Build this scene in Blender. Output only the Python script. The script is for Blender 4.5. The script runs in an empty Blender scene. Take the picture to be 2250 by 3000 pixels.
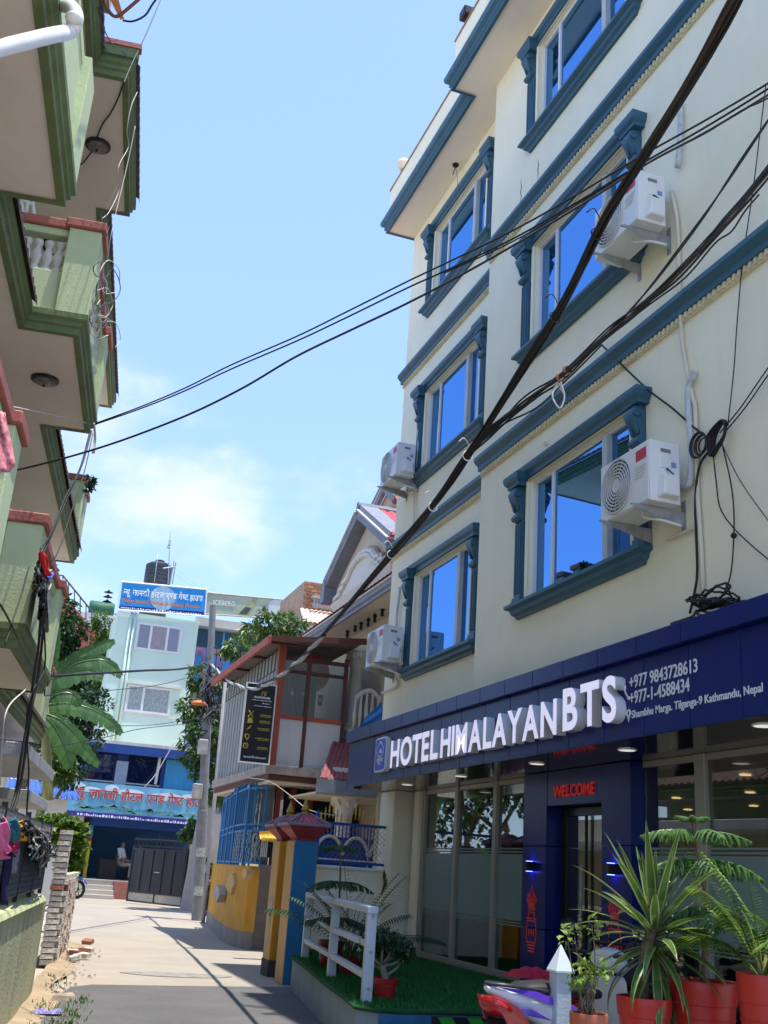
import bpy, bmesh, math, random
from mathutils import Vector, Matrix

SC = bpy.context.scene
COL = SC.collection
R = math.radians
rnd = random.Random(7)

# ------------------------------------------------------------------ camera
RT = Vector((0.9410376, -0.33168139, 0.06660094))
UP = Vector((-0.16795896, -0.28716822, 0.94303987))
FW = Vector((0.2936631, 0.89862221, 0.32594495))
EYE = Vector((0.0, 0.0, 1.45))
FPX = 3084.6
cam = bpy.data.cameras.new('camera')
cam.sensor_fit = 'VERTICAL'
cam.sensor_height = 36.0
cam.sensor_width = 27.0
cam.lens = FPX / 3000.0 * 36.0
cam.clip_start = 0.05
cam.clip_end = 3000.0
cam_ob = bpy.data.objects.new('camera', cam)
COL.objects.link(cam_ob)
mw = Matrix.Identity(4)
for i in range(3):
    mw[i][0] = RT[i]; mw[i][1] = UP[i]; mw[i][2] = -FW[i]; mw[i][3] = EYE[i]
cam_ob.matrix_world = mw
SC.camera = cam_ob

# ------------------------------------------------------------------ world, sun, exposure
SUNV = Vector((0.106, -0.108, 1.0)).normalized()
SUN_EL = math.asin(SUNV.z)
SUN_ROT = math.atan2(SUNV.x, SUNV.y)
world = bpy.data.worlds.new('World')
SC.world = world
world.use_nodes = True
wn = world.node_tree.nodes; wl = world.node_tree.links
wn.clear()
w_out = wn.new('ShaderNodeOutputWorld')
sky = wn.new('ShaderNodeTexSky')
sky.sky_type = 'NISHITA'
sky.sun_disc = False
sky.sun_elevation = SUN_EL
sky.sun_rotation = SUN_ROT
sky.altitude = 1350
sky.air_density = 1.0
sky.dust_density = 0.9
sky.ozone_density = 2.2
w_tc = wn.new('ShaderNodeTexCoord')
w_map = wn.new('ShaderNodeMapping')
w_map.inputs['Scale'].default_value = (1.0, 1.0, 1.7)
w_map.inputs['Location'].default_value = (0.2546, 2.5065, 2.2079)
w_map.inputs['Rotation'].default_value = (0, 0, R(-13.5))
w_n = wn.new('ShaderNodeTexNoise')
w_n.inputs['Scale'].default_value = 2.6
w_n.inputs['Detail'].default_value = 9.0
w_n.inputs['Roughness'].default_value = 0.56
w_sep = wn.new('ShaderNodeSeparateXYZ')
w_band = wn.new('ShaderNodeMapRange')      # clouds low over the horizon, carried round out of view to add fill
w_band.inputs['From Min'].default_value = 0.45
w_band.inputs['From Max'].default_value = 0.10
w_band.inputs['To Min'].default_value = -0.16
w_band.inputs['To Max'].default_value = 0.055
w_add = wn.new('ShaderNodeMath'); w_add.operation = 'ADD'
w_cr = wn.new('ShaderNodeMapRange')
w_cr.interpolation_type = 'SMOOTHSTEP'
w_cr.inputs['From Min'].default_value = 0.50
w_cr.inputs['From Max'].default_value = 0.66
w_cr.inputs['To Max'].default_value = 1.0
w_mix = wn.new('ShaderNodeMix'); w_mix.data_type = 'RGBA'
w_mix.inputs['B'].default_value = (2.5, 2.75, 3.1, 1.0)
w_haze = wn.new('ShaderNodeMix'); w_haze.data_type = 'RGBA'   # pale summer haze brightening the whole sky
w_haze.inputs['Factor'].default_value = 0.62
w_haze.inputs['B'].default_value = (1.2, 1.86, 3.7, 1.0)
w_bg = wn.new('ShaderNodeBackground')
w_bg.inputs['Strength'].default_value = 0.15
wl.new(w_tc.outputs['Generated'], w_map.inputs['Vector'])
wl.new(w_map.outputs['Vector'], w_n.inputs['Vector'])
wl.new(w_tc.outputs['Generated'], w_sep.inputs['Vector'])
wl.new(w_sep.outputs['Z'], w_band.inputs['Value'])
wl.new(w_n.outputs['Fac'], w_add.inputs[0])
wl.new(w_band.outputs['Result'], w_add.inputs[1])
wl.new(w_add.outputs['Value'], w_cr.inputs['Value'])
wl.new(sky.outputs['Color'], w_haze.inputs['A'])
wl.new(w_haze.outputs['Result'], w_mix.inputs['A'])
wl.new(w_cr.outputs['Result'], w_mix.inputs['Factor'])
wl.new(w_mix.outputs['Result'], w_bg.inputs['Color'])
wl.new(w_bg.outputs['Background'], w_out.inputs['Surface'])

sun = bpy.data.lights.new('sun', 'SUN')
sun.energy = 2.5
sun.angle = R(0.5)
sun.color = (1.0, 0.955, 0.88)
sun_ob = bpy.data.objects.new('sun', sun)
COL.objects.link(sun_ob)
sun_ob.rotation_euler = SUNV.to_track_quat('Z', 'Y').to_euler()
sun_ob.location = (0, 0, 60)

SC.view_settings.view_transform = 'Standard'
SC.view_settings.look = 'None'
SC.view_settings.gamma = 1.0
SC.view_settings.use_curve_mapping = False
SC.view_settings.exposure = 1.42
SC.cycles.max_bounces = 8
SC.cycles.transparent_max_bounces = 16
SC.cycles.use_denoising = True

# ------------------------------------------------------------------ placing: a line of sight met with a real plane
def ray(px, py):
    return FW + RT * ((px - 1125) / FPX) - UP * ((py - 1500) / FPX)
def U(px, py, ax, v):
    d = ray(px, py); return EYE + d * ((v - EYE[ax]) / d[ax])
def D(px, py, depth):
    return EYE + ray(px, py) * depth
def VP(px, py, P, Q):                       # vertical plane through two ground points
    d = ray(px, py)
    n = Vector((Q[1] - P[1], P[0] - Q[0], 0))
    return EYE + d * (n.dot(Vector((P[0], P[1], 0)) - EYE.to_2d().to_3d()) / n.dot(d))
TH = R(6.8)                                 # the row on the left stands 6.8 degrees off the hotel's line
AV = Vector((math.sin(TH), math.cos(TH), 0)); BV = Vector((math.cos(TH), -math.sin(TH), 0))
def LF(s, t, z):
    return AV * s + BV * t + Vector((0, 0, z))
def UL(px, py, ax, v):
    d = ray(px, py); dl = (d.dot(AV), d.dot(BV), d.z); c = (0, 0, EYE.z)
    k = (v - c[ax]) / dl[ax]
    return Vector((c[0] + k * dl[0], c[1] + k * dl[1], c[2] + k * dl[2]))

# ------------------------------------------------------------------ materials
MATS = {}
def mat(name, col, rough=0.65, var=0.10, vs=1.6, bump=0.0, bs=60.0, metal=0.0, spec=0.4, streak=0.0, stain=None, emit=None, es=1.0, coat=0.0, sub=0.0):
    if name in MATS: return MATS[name]
    m = bpy.data.materials.new(name); m.use_nodes = True
    n = m.node_tree.nodes; l = m.node_tree.links
    b = n['Principled BSDF']
    b.inputs['Roughness'].default_value = rough
    b.inputs['Metallic'].default_value = metal
    b.inputs['Specular IOR Level'].default_value = spec
    if coat: b.inputs['Coat Weight'].default_value = coat
    c = (col[0], col[1], col[2], 1)
    tc = n.new('ShaderNodeTexCoord')
    last = None
    if var > 0:
        no = n.new('ShaderNodeTexNoise'); no.inputs['Scale'].default_value = vs
        no.inputs['Detail'].default_value = 6; no.inputs['Roughness'].default_value = 0.62
        l.new(tc.outputs['Object'], no.inputs['Vector'])
        mr = n.new('ShaderNodeMapRange'); mr.inputs['From Min'].default_value = 0.3; mr.inputs['From Max'].default_value = 0.7
        l.new(no.outputs['Fac'], mr.inputs['Value'])
        mx = n.new('ShaderNodeMix'); mx.data_type = 'RGBA'
        mx.inputs['A'].default_value = tuple(max(0, x * (1 - var)) for x in c[:3]) + (1,)
        mx.inputs['B'].default_value = tuple(min(1, x * (1 + var)) for x in c[:3]) + (1,)
        l.new(mr.outputs['Result'], mx.inputs['Factor'])
        last = mx.outputs['Result']
    if streak > 0:
        mp = n.new('ShaderNodeMapping'); mp.inputs['Scale'].default_value = (3.5, 3.5, 0.28)
        l.new(tc.outputs['Object'], mp.inputs['Vector'])
        n2 = n.new('ShaderNodeTexNoise'); n2.inputs['Scale'].default_value = 1.6; n2.inputs['Detail'].default_value = 7
        n2.inputs['Roughness'].default_value = 0.65
        l.new(mp.outputs['Vector'], n2.inputs['Vector'])
        m2 = n.new('ShaderNodeMapRange'); m2.inputs['From Min'].default_value = 0.5; m2.inputs['From Max'].default_value = 0.78
        m2.inputs['To Max'].default_value = streak
        l.new(n2.outputs['Fac'], m2.inputs['Value'])
        mx2 = n.new('ShaderNodeMix'); mx2.data_type = 'RGBA'
        if last: l.new(last, mx2.inputs['A'])
        else: mx2.inputs['A'].default_value = c
        s = stain or tuple(x * 0.45 for x in col)
        mx2.inputs['B'].default_value = (s[0], s[1], s[2], 1)
        l.new(m2.outputs['Result'], mx2.inputs['Factor'])
        last = mx2.outputs['Result']
    if last: l.new(last, b.inputs['Base Color'])
    else: b.inputs['Base Color'].default_value = c
    if bump > 0:
        n3 = n.new('ShaderNodeTexNoise'); n3.inputs['Scale'].default_value = bs; n3.inputs['Detail'].default_value = 5
        l.new(tc.outputs['Object'], n3.inputs['Vector'])
        bp = n.new('ShaderNodeBump'); bp.inputs['Strength'].default_value = bump; bp.inputs['Distance'].default_value = 0.02
        l.new(n3.outputs['Fac'], bp.inputs['Height'])
        l.new(bp.outputs['Normal'], b.inputs['Normal'])
    if emit:
        b.inputs['Emission Color'].default_value = (emit[0], emit[1], emit[2], 1)
        b.inputs['Emission Strength'].default_value = es
    MATS[name] = m
    return m

def leaf_mat(name, col, col2, trans=0.25, rough=0.5, spec=0.4):
    if name in MATS: return MATS[name]
    m = bpy.data.materials.new(name); m.use_nodes = True
    n = m.node_tree.nodes; l = m.node_tree.links
    b = n['Principled BSDF']; out = n['Material Output']
    b.inputs['Roughness'].default_value = rough
    b.inputs['Specular IOR Level'].default_value = spec
    geo = n.new('ShaderNodeNewGeometry')
    mx = n.new('ShaderNodeMix'); mx.data_type = 'RGBA'
    mx.inputs['A'].default_value = col + (1,); mx.inputs['B'].default_value = col2 + (1,)
    l.new(geo.outputs['Random Per Island'], mx.inputs['Factor'])
    l.new(mx.outputs['Result'], b.inputs['Base Color'])
    tr = n.new('ShaderNodeBsdfTranslucent')
    l.new(mx.outputs['Result'], tr.inputs['Color'])
    ms = n.new('ShaderNodeMixShader'); ms.inputs['Fac'].default_value = trans
    l.new(b.outputs['BSDF'], ms.inputs[1]); l.new(tr.outputs['BSDF'], ms.inputs[2])
    l.new(ms.outputs['Shader'], out.inputs['Surface'])
    MATS[name] = m
    return m

def glass_mat(name, tint, dark, reflect=0.5, transp=0.0, rough=0.0, wav=0.0):
    """coated pane: part mirror (tinted), part see-through or dark"""
    if name in MATS: return MATS[name]
    m = bpy.data.materials.new(name); m.use_nodes = True
    n = m.node_tree.nodes; l = m.node_tree.links
    n.remove(n['Principled BSDF']); out = n['Material Output']
    gl = n.new('ShaderNodeBsdfGlossy'); gl.inputs['Color'].default_value = tint + (1,); gl.inputs['Roughness'].default_value = rough
    if wav:
        tc = n.new('ShaderNodeTexCoord'); no = n.new('ShaderNodeTexNoise'); no.inputs['Scale'].default_value = 1.3
        no.inputs['Detail'].default_value = 1
        l.new(tc.outputs['Object'], no.inputs['Vector'])
        bp = n.new('ShaderNodeBump'); bp.inputs['Strength'].default_value = wav; bp.inputs['Distance'].default_value = 0.02
        l.new(no.outputs['Fac'], bp.inputs['Height']); l.new(bp.outputs['Normal'], gl.inputs['Normal'])
    df = n.new('ShaderNodeBsdfDiffuse'); df.inputs['Color'].default_value = dark + (1,)
    base = df.outputs['BSDF']
    if transp > 0:
        tr = n.new('ShaderNodeBsdfTransparent'); tr.inputs['Color'].default_value = (0.8, 0.85, 0.85, 1)
        m1 = n.new('ShaderNodeMixShader'); m1.inputs['Fac'].default_value = transp
        l.new(base, m1.inputs[1]); l.new(tr.outputs['BSDF'], m1.inputs[2]); base = m1.outputs['Shader']
    fr = n.new('ShaderNodeLayerWeight'); fr.inputs['Blend'].default_value = 0.35
    mr = n.new('ShaderNodeMapRange'); mr.inputs['To Min'].default_value = reflect; mr.inputs['To Max'].default_value = min(1.0, reflect + 0.35)
    l.new(fr.outputs['Fresnel'], mr.inputs['Value'])
    ms = n.new('ShaderNodeMixShader')
    l.new(mr.outputs['Result'], ms.inputs['Fac'])
    l.new(base, ms.inputs[1]); l.new(gl.outputs['BSDF'], ms.inputs[2])
    l.new(ms.outputs['Shader'], out.inputs['Surface'])
    MATS[name] = m
    return m

# ------------------------------------------------------------------ mesh builder
WP = {}                                       # world origin of every root and part, for parenting at identity
class MB:
    def __init__(s, xf=None):
        s.v = []; s.f = []; s.m = []; s.xf = xf
    def add(s, vs, fs, m=0):
        o = len(s.v)
        if s.xf: vs = [s.xf(*p) for p in vs]
        s.v.extend([tuple(p) for p in vs])
        for f in fs:
            s.f.append(tuple(i + o for i in f)); s.m.append(m)
        return s
    def box(s, x0, x1, y0, y1, z0, z1, m=0):
        return s.add([(x0, y0, z0), (x1, y0, z0), (x1, y1, z0), (x0, y1, z0), (x0, y0, z1), (x1, y0, z1), (x1, y1, z1), (x0, y1, z1)],
                     [(0, 3, 2, 1), (4, 5, 6, 7), (0, 1, 5, 4), (1, 2, 6, 5), (2, 3, 7, 6), (3, 0, 4, 7)], m)
    def hexa(s, p, m=0):
        return s.add(p, [(0, 3, 2, 1), (4, 5, 6, 7), (0, 1, 5, 4), (1, 2, 6, 5), (2, 3, 7, 6), (3, 0, 4, 7)], m)
    def extr(s, poly, vec, m=0):
        n = len(poly); vec = Vector(vec)
        vs = [Vector(p) for p in poly] + [Vector(p) + vec for p in poly]
        fs = [tuple(range(n - 1, -1, -1)), tuple(range(n, 2 * n))]
        fs += [(i, (i + 1) % n, n + (i + 1) % n, n + i) for i in range(n)]
        return s.add(vs, fs, m)
    def poly(s, pts, m=0):
        return s.add(pts, [tuple(range(len(pts)))], m)
    def tube(s, pts, r, n=8, m=0, cap=True, sq=False):
        pts = [Vector(p) for p in pts]; k = len(pts)
        rs = r if isinstance(r, (list, tuple)) else [r] * k
        vs = []; prev = None
        for i, p in enumerate(pts):
            a = pts[max(i - 1, 0)]; b = pts[min(i + 1, k - 1)]
            t = (b - a)
            if t.length < 1e-9: t = Vector((0, 0, 1))
            t.normalize()
            if prev is None:
                h = Vector((0, 0, 1)) if abs(t.z) < 0.9 else Vector((1, 0, 0))
                u = t.cross(h).normalized()
            else:
                u = (prev - t * prev.dot(t))
                u = u.normalized() if u.length > 1e-6 else t.orthogonal().normalized()
            prev = u; w = t.cross(u)
            off = math.pi / 4 if sq else 0
            for j in range(n):
                g = 2 * math.pi * j / n + off
                vs.append(p + (u * math.cos(g) + w * math.sin(g)) * rs[i])
        fs = []
        for i in range(k - 1):
            for j in range(n):
                fs.append((i * n + j, i * n + (j + 1) % n, (i + 1) * n + (j + 1) % n, (i + 1) * n + j))
        if cap:
            fs.append(tuple(range(n - 1, -1, -1))); fs.append(tuple((k - 1) * n + j for j in range(n)))
        return s.add(vs, fs, m)
    def lathe(s, c, prof, n=16, m=0, ax=2, cap=True):
        vs = []
        for r, h in prof:
            for j in range(n):
                g = 2 * math.pi * j / n
                q = [r * math.cos(g), r * math.sin(g)]
                if ax == 2: p = (c[0] + q[0], c[1] + q[1], c[2] + h)
                elif ax == 0: p = (c[0] + h, c[1] + q[0], c[2] + q[1])
                else: p = (c[0] + q[0], c[1] + h, c[2] + q[1])
                vs.append(p)
        k = len(prof); fs = []
        for i in range(k - 1):
            for j in range(n):
                fs.append((i * n + j, i * n + (j + 1) % n, (i + 1) * n + (j + 1) % n, (i + 1) * n + j))
        if cap:
            fs.append(tuple(range(n - 1, -1, -1))); fs.append(tuple((k - 1) * n + j for j in range(n)))
        return s.add(vs, fs, m)
    def ball(s, c, r, nu=14, nv=8, m=0, sz=1.0):
        prof = [(max(1e-4, r * math.sin(math.pi * i / nv)), -r * sz * math.cos(math.pi * i / nv)) for i in range(nv + 1)]
        return s.lathe(c, prof, nu, m, 2, True)
    def torus(s, c, R0, r, ax=2, n=20, k=6, m=0):
        vs = []
        for i in range(n):
            a = 2 * math.pi * i / n
            for j in range(k):
                b = 2 * math.pi * j / k
                q = ((R0 + r * math.cos(b)) * math.cos(a), (R0 + r * math.cos(b)) * math.sin(a), r * math.sin(b))
                if ax == 2: p = (c[0] + q[0], c[1] + q[1], c[2] + q[2])
                elif ax == 0: p = (c[0] + q[2], c[1] + q[0], c[2] + q[1])
                else: p = (c[0] + q[0], c[1] + q[2], c[2] + q[1])
                vs.append(p)
        fs = [(i * k + j, ((i + 1) % n) * k + j, ((i + 1) % n) * k + (j + 1) % k, i * k + (j + 1) % k) for i in range(n) for j in range(k)]
        return s.add(vs, fs, m)
    def grid(s, fn, nu, nv, m=0):
        vs = [fn(i / nu, j / nv) for i in range(nu + 1) for j in range(nv + 1)]
        fs = [(i * (nv + 1) + j, (i + 1) * (nv + 1) + j, (i + 1) * (nv + 1) + j + 1, i * (nv + 1) + j + 1) for i in range(nu) for j in range(nv)]
        return s.add(vs, fs, m)
    def build(s, name, mats, parent=None, smooth=False, bevel=0.0, norm=True, seg=1):
        o0 = WP.get(parent.name, Vector((0, 0, 0))) if parent else Vector((0, 0, 0))
        me = bpy.data.meshes.new(name)
        me.from_pydata([(p[0] - o0[0], p[1] - o0[1], p[2] - o0[2]) for p in s.v], [], s.f)
        if not isinstance(mats, (list, tuple)): mats = [mats]
        for q in mats: me.materials.append(q)
        if len(mats) > 1: me.polygons.foreach_set('material_index', s.m)
        if norm:
            bm = bmesh.new(); bm.from_mesh(me)
            bmesh.ops.recalc_face_normals(bm, faces=bm.faces[:]); bm.to_mesh(me); bm.free()
        if smooth:
            me.polygons.foreach_set('use_smooth', [True] * len(me.polygons))
            if smooth != 'all':
                me.set_sharp_from_angle(angle=R(smooth if smooth is not True else 40))
        me.update()
        o = bpy.data.objects.new(name, me); COL.objects.link(o)
        if parent: o.parent = parent
        WP[o.name] = o0
        if bevel > 0:
            md = o.modifiers.new('edge', 'BEVEL'); md.width = bevel; md.segments = seg; md.limit_method = 'ANGLE'; md.angle_limit = R(35)
            md.harden_normals = False
        return o

def tag(o, label=None, cat=None, group=None, kind=None):
    if label: o['label'] = label
    if cat: o['category'] = cat
    if group: o['group'] = group
    if kind: o['kind'] = kind
    return o
def thing(name, label, cat, loc=(0, 0, 0), group=None):
    o = bpy.data.objects.new(name, None); COL.objects.link(o)
    o.location = loc; o.empty_display_size = 0.2
    WP[o.name] = Vector(loc)
    return tag(o, label, cat, group)
def share(me, name, parent, mx=None):
    o = bpy.data.objects.new(name, me); COL.objects.link(o); o.parent = parent
    if mx is not None: o.matrix_local = mx
    WP[o.name] = WP.get(parent.name, Vector((0, 0, 0)))
    return o
def copy_tree(o, parent=None):
    c = o.copy(); COL.objects.link(c)
    if parent: c.parent = parent
    for ch in list(o.children): copy_tree(ch, c)
    return c
def smooth_path(pts, k=6):
    pts = [Vector(p) for p in pts]
    if len(pts) < 3: return pts
    out = []
    P = [pts[0] * 2 - pts[1]] + pts + [pts[-1] * 2 - pts[-2]]
    for i in range(1, len(P) - 2):
        a, b, c, d = P[i - 1], P[i], P[i + 1], P[i + 2]
        for j in range(k):
            t = j / k
            out.append(0.5 * ((2 * b) + (c - a) * t + (2 * a - 5 * b + 4 * c - d) * t * t + (3 * b - a - 3 * c + d) * t ** 3))
    out.append(pts[-1])
    return out

# lettering: curves turned into meshes; org + right + up give the plane it stands on
def text_mesh(body, size=1.0, depth=0.0, bold=0.0, res=3):
    cu = bpy.data.curves.new('letters', 'FONT')
    cu.body = body; cu.size = size; cu.extrude = depth / 2.0; cu.offset = bold; cu.resolution_u = res
    ob = bpy.data.objects.new('letters', cu)
    COL.objects.link(ob)
    dg = bpy.context.evaluated_depsgraph_get()
    me = bpy.data.meshes.new_from_object(ob.evaluated_get(dg))
    bpy.data.objects.remove(ob); bpy.data.curves.remove(cu)
    return me
def plane_mx(org, right, up, sx=1.0, sy=1.0, sz=1.0):
    r = Vector(right).normalized(); u = Vector(up).normalized(); n = r.cross(u)
    m = Matrix.Identity(4)
    for i in range(3):
        m[i][0] = r[i] * sx; m[i][1] = u[i] * sy; m[i][2] = n[i] * sz; m[i][3] = org[i]
    return m
def put_text(body, name, m, parent, org, right, up, width=None, height=None, depth=0.004, bold=0.0, res=3):
    me = text_mesh(body, 1.0, depth, bold, res)
    if not len(me.vertices): return None
    xs = [v.co.x for v in me.vertices]; ys = [v.co.y for v in me.vertices]
    x0, x1, y0, y1 = min(xs), max(xs), min(ys), max(ys)
    sx = (width / (x1 - x0)) if width else None
    sy = (height / (y1 - y0)) if height else None
    if sx is None: sx = sy
    if sy is None: sy = sx
    o0 = WP.get(parent.name, Vector((0, 0, 0))) if parent else Vector((0, 0, 0))
    mx = plane_mx(Vector(org) - o0, right, up, sx, sy) @ Matrix.Translation((-x0, -y0, 0))
    me.transform(mx)
    me.materials.clear(); me.materials.append(m)
    me.name = name
    ob = bpy.data.objects.new(name, me); COL.objects.link(ob)
    if parent: ob.parent = parent
    WP[ob.name] = o0
    return ob
def deva_mesh(tokens, bold=0.0, depth=0.01):
    """Devanagari run; a token ending in ~ is a half consonant (its stem is cut away)"""
    bm = bmesh.new(); x = 0.0
    for tk in tokens:
        if tk == ' ': x += 0.30; continue
        half = tk.endswith('~')
        me = text_mesh(tk[:-1] if half else tk, 1.0, depth, bold, 3)
        xs = [v.co.x for v in me.vertices]; x0, x1 = min(xs), max(xs)
        b2 = bmesh.new(); b2.from_mesh(me)
        if half:
            bmesh.ops.bisect_plane(b2, geom=b2.verts[:] + b2.edges[:] + b2.faces[:], plane_co=(x1 - 0.21, 0, 0), plane_no=(1, 0, 0), clear_outer=True)
            x1 -= 0.21
        bmesh.ops.translate(b2, verts=b2.verts[:], vec=(x - x0, 0, 0))
        b2.to_mesh(me); b2.free()
        bm.from_mesh(me); bpy.data.meshes.remove(me)
        x += (x1 - x0) - 0.015
    me = bpy.data.meshes.new('letters'); bm.to_mesh(me); bm.free()
    return me
def put_mesh_text(me, name, m, parent, org, right, up, width, height):
    xs = [v.co.x for v in me.vertices]; ys = [v.co.y for v in me.vertices]
    x0, x1, y0, y1 = min(xs), max(xs), min(ys), max(ys)
    o0 = WP.get(parent.name, Vector((0, 0, 0)))
    me.transform(plane_mx(Vector(org) - o0, right, up, width / (x1 - x0), height / (y1 - y0)) @ Matrix.Translation((-x0, -y0, 0)))
    me.materials.append(m)
    ob = bpy.data.objects.new(name, me); COL.objects.link(ob); ob.parent = parent
    WP[ob.name] = o0
    return ob
JANAKI = ['न~', 'यू', ' ', 'जा', 'न', 'की', ' ', 'हो', 'ट', 'ल', ' ', 'ए', 'ण~', 'ड', ' ', 'गे', 'ष~', 'ट', ' ', 'हा', 'उ', 'स']
# ------------------------------------------------------------------ palette
m_cream = mat('hotel_plaster', (0.90, 0.84, 0.64), 0.85, 0.05, 0.7, 0.25, 90, streak=0.14, stain=(0.66, 0.61, 0.46))
m_soffit = mat('pale_soffit_paint', (0.84, 0.77, 0.68), 0.85, 0.05, 0.8, 0.15, 60, streak=0.08)
m_trim = mat('teal_blue_paint', (0.030, 0.105, 0.165), 0.45, 0.12, 2.0, 0.12, 50, streak=0.15, stain=(0.05, 0.13, 0.19))
m_dentil = mat('cream_band', (0.66, 0.58, 0.38), 0.85, 0.10, 6.0, 0.5, 40)
m_alu = mat('white_frame', (0.70, 0.71, 0.70), 0.4, 0.04, 3.0)
m_alugrey = mat('grey_frame', (0.46, 0.48, 0.47), 0.45, 0.12, 5.0, streak=0.3, stain=(0.62, 0.62, 0.60))
m_pane = glass_mat('blue_mirror_glass', (0.17, 0.40, 0.76), (0.006, 0.022, 0.07), 0.74, wav=0.012)
m_dark = mat('dark_gap', (0.012, 0.013, 0.015), 0.8, 0)
m_navy = mat('navy_panel', (0.005, 0.014, 0.135), 0.28, 0.08, 0.6, spec=0.28)
m_black = mat('black_plastic', (0.012, 0.012, 0.013), 0.45, 0)
m_cable = mat('black_cable', (0.015, 0.014, 0.014), 0.6, 0.2, 8)
m_white = mat('white_plastic', (0.74, 0.74, 0.72), 0.38, 0.03, 4, streak=0.12, stain=(0.55, 0.52, 0.46))
m_steel = mat('galvanised_steel', (0.36, 0.37, 0.37), 0.5, 0.25, 9, metal=0.4, streak=0.3, stain=(0.22, 0.17, 0.13))
m_red = mat('red_sticker', (0.55, 0.02, 0.05), 0.45, 0.05)
m_pvc = mat('cream_pipe', (0.66, 0.60, 0.46), 0.5, 0.06, 3)
m_lag = mat('pipe_wrap', (0.52, 0.54, 0.56), 0.6, 0.2, 16, 0.5, 30)
m_asphalt = mat('asphalt', (0.150, 0.146, 0.142), 0.9, 0.16, 0.9, 0.9, 130, streak=0)
m_concrete = mat('road_concrete', (0.36, 0.32, 0.26), 0.92, 0.13, 0.55, 0.5, 45)
m_dirt = mat('bare_dirt', (0.36, 0.27, 0.17), 0.95, 0.25, 2.2, 0.8, 30)
m_earth = mat('earth', (0.42, 0.37, 0.29), 0.95, 0.25, 0.3, 0.6, 20)

def light_dust(m, amount=0.35, col=(0.50, 0.45, 0.38), scale=1.1, st=(0.5, 1.5, 1)):
    """wind-blown dust lying in streaks across the lane"""
    n = m.node_tree.nodes; l = m.node_tree.links
    b = n['Principled BSDF']
    src = b.inputs['Base Color'].links[0].from_socket
    tc = n.new('ShaderNodeTexCoord'); mp = n.new('ShaderNodeMapping'); mp.inputs['Scale'].default_value = st
    no = n.new('ShaderNodeTexNoise'); no.inputs['Scale'].default_value = scale; no.inputs['Detail'].default_value = 8; no.inputs['Roughness'].default_value = 0.7
    mr = n.new('ShaderNodeMapRange'); mr.inputs['From Min'].default_value = 0.48; mr.inputs['From Max'].default_value = 0.75; mr.inputs['To Max'].default_value = amount
    mx = n.new('ShaderNodeMix'); mx.data_type = 'RGBA'; mx.inputs['B'].default_value = col + (1,)
    l.new(tc.outputs['Object'], mp.inputs['Vector']); l.new(mp.outputs['Vector'], no.inputs['Vector']); l.new(no.outputs['Fac'], mr.inputs['Value'])
    l.new(mr.outputs['Result'], mx.inputs['Factor']); l.new(src, mx.inputs['A']); l.new(mx.outputs['Result'], b.inputs['Base Color'])
light_dust(m_asphalt, 0.35, (0.27, 0.255, 0.235), 1.1, (0.8, 1.2, 1)); light_dust(m_asphalt, 0.5, (0.09, 0.088, 0.085), 24, (1, 1, 1))
light_dust(m_concrete, 0.6, (0.42, 0.32, 0.20), 0.5, (1, 0.8, 1)); light_dust(m_concrete, 0.5, (0.30, 0.275, 0.24), 1.7, (1, 0.7, 1)); light_dust(m_concrete, 0.35, (0.31, 0.28, 0.24), 22, (1, 1, 1))

# ------------------------------------------------------------------ the setting
b = MB(); b.poly([(-400, -400, -0.03), (400, -400, -0.03), (400, 900, -0.03), (-400, 900, -0.03)])
tag(b.build('ground', m_earth), kind='structure')
b = MB(); b.poly([(0.2, 8, 0), (0.62, 10.8, 0), (0.76, 11.7, 0), (1.05, 13.8, 0), (1.35, 18.9, 0), (1.9, 27, 0), (2.45, 37.8, 0), (1.6, 48, 0),
                  (12, 48, 0), (8.5, 43.4, 0), (7.2, 38.0, 0), (6.4, 34, 0), (6.2, 28, 0), (6.2, 8, 0)])
tag(b.build('road', m_concrete), kind='structure')
edge = [(3.9, 14.42), (3.2, 14.27), (2.4, 14.1), (1.7, 13.98), (1.35, 13.92), (1.08, 13.6), (0.88, 12.7), (0.74, 11.7), (0.64, 10.7), (0.30, 8), (-0.3, 3), (-0.8, -6), (6.5, -6), (6.5, 14.42)]
b = MB(); b.poly([(x, y, 0.012) for x, y in edge])
for i in range(9):                                         # ragged lip where the newer asphalt ends
    (x0, y0), (x1, y1) = edge[i], edge[i + 1]
    b.add([(x0, y0, 0.012), (x1, y1, 0.012), (x1, y1 + 0.05, 0.0), (x0, y0 + 0.05, 0.0)], [(0, 1, 2, 3)])
tag(b.build('asphalt_road', m_asphalt), kind='structure')
def verge_fn(u, v):
    s = 7 + u * 13
    t0, t1 = -0.95, -0.55 + 0.10 * math.sin(s * 1.7) - 0.20 * u
    t = t0 + (t1 - t0) * v
    p = LF(s, t, 0.05 * (1 - v) + 0.012 * math.sin(s * 5 + v * 3) * (1 - v) + 0.006)
    return p
b = MB(); b.grid(verge_fn, 60, 6)
tag(b.build('dirt_verge', m_dirt, smooth=True), kind='structure')

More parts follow.
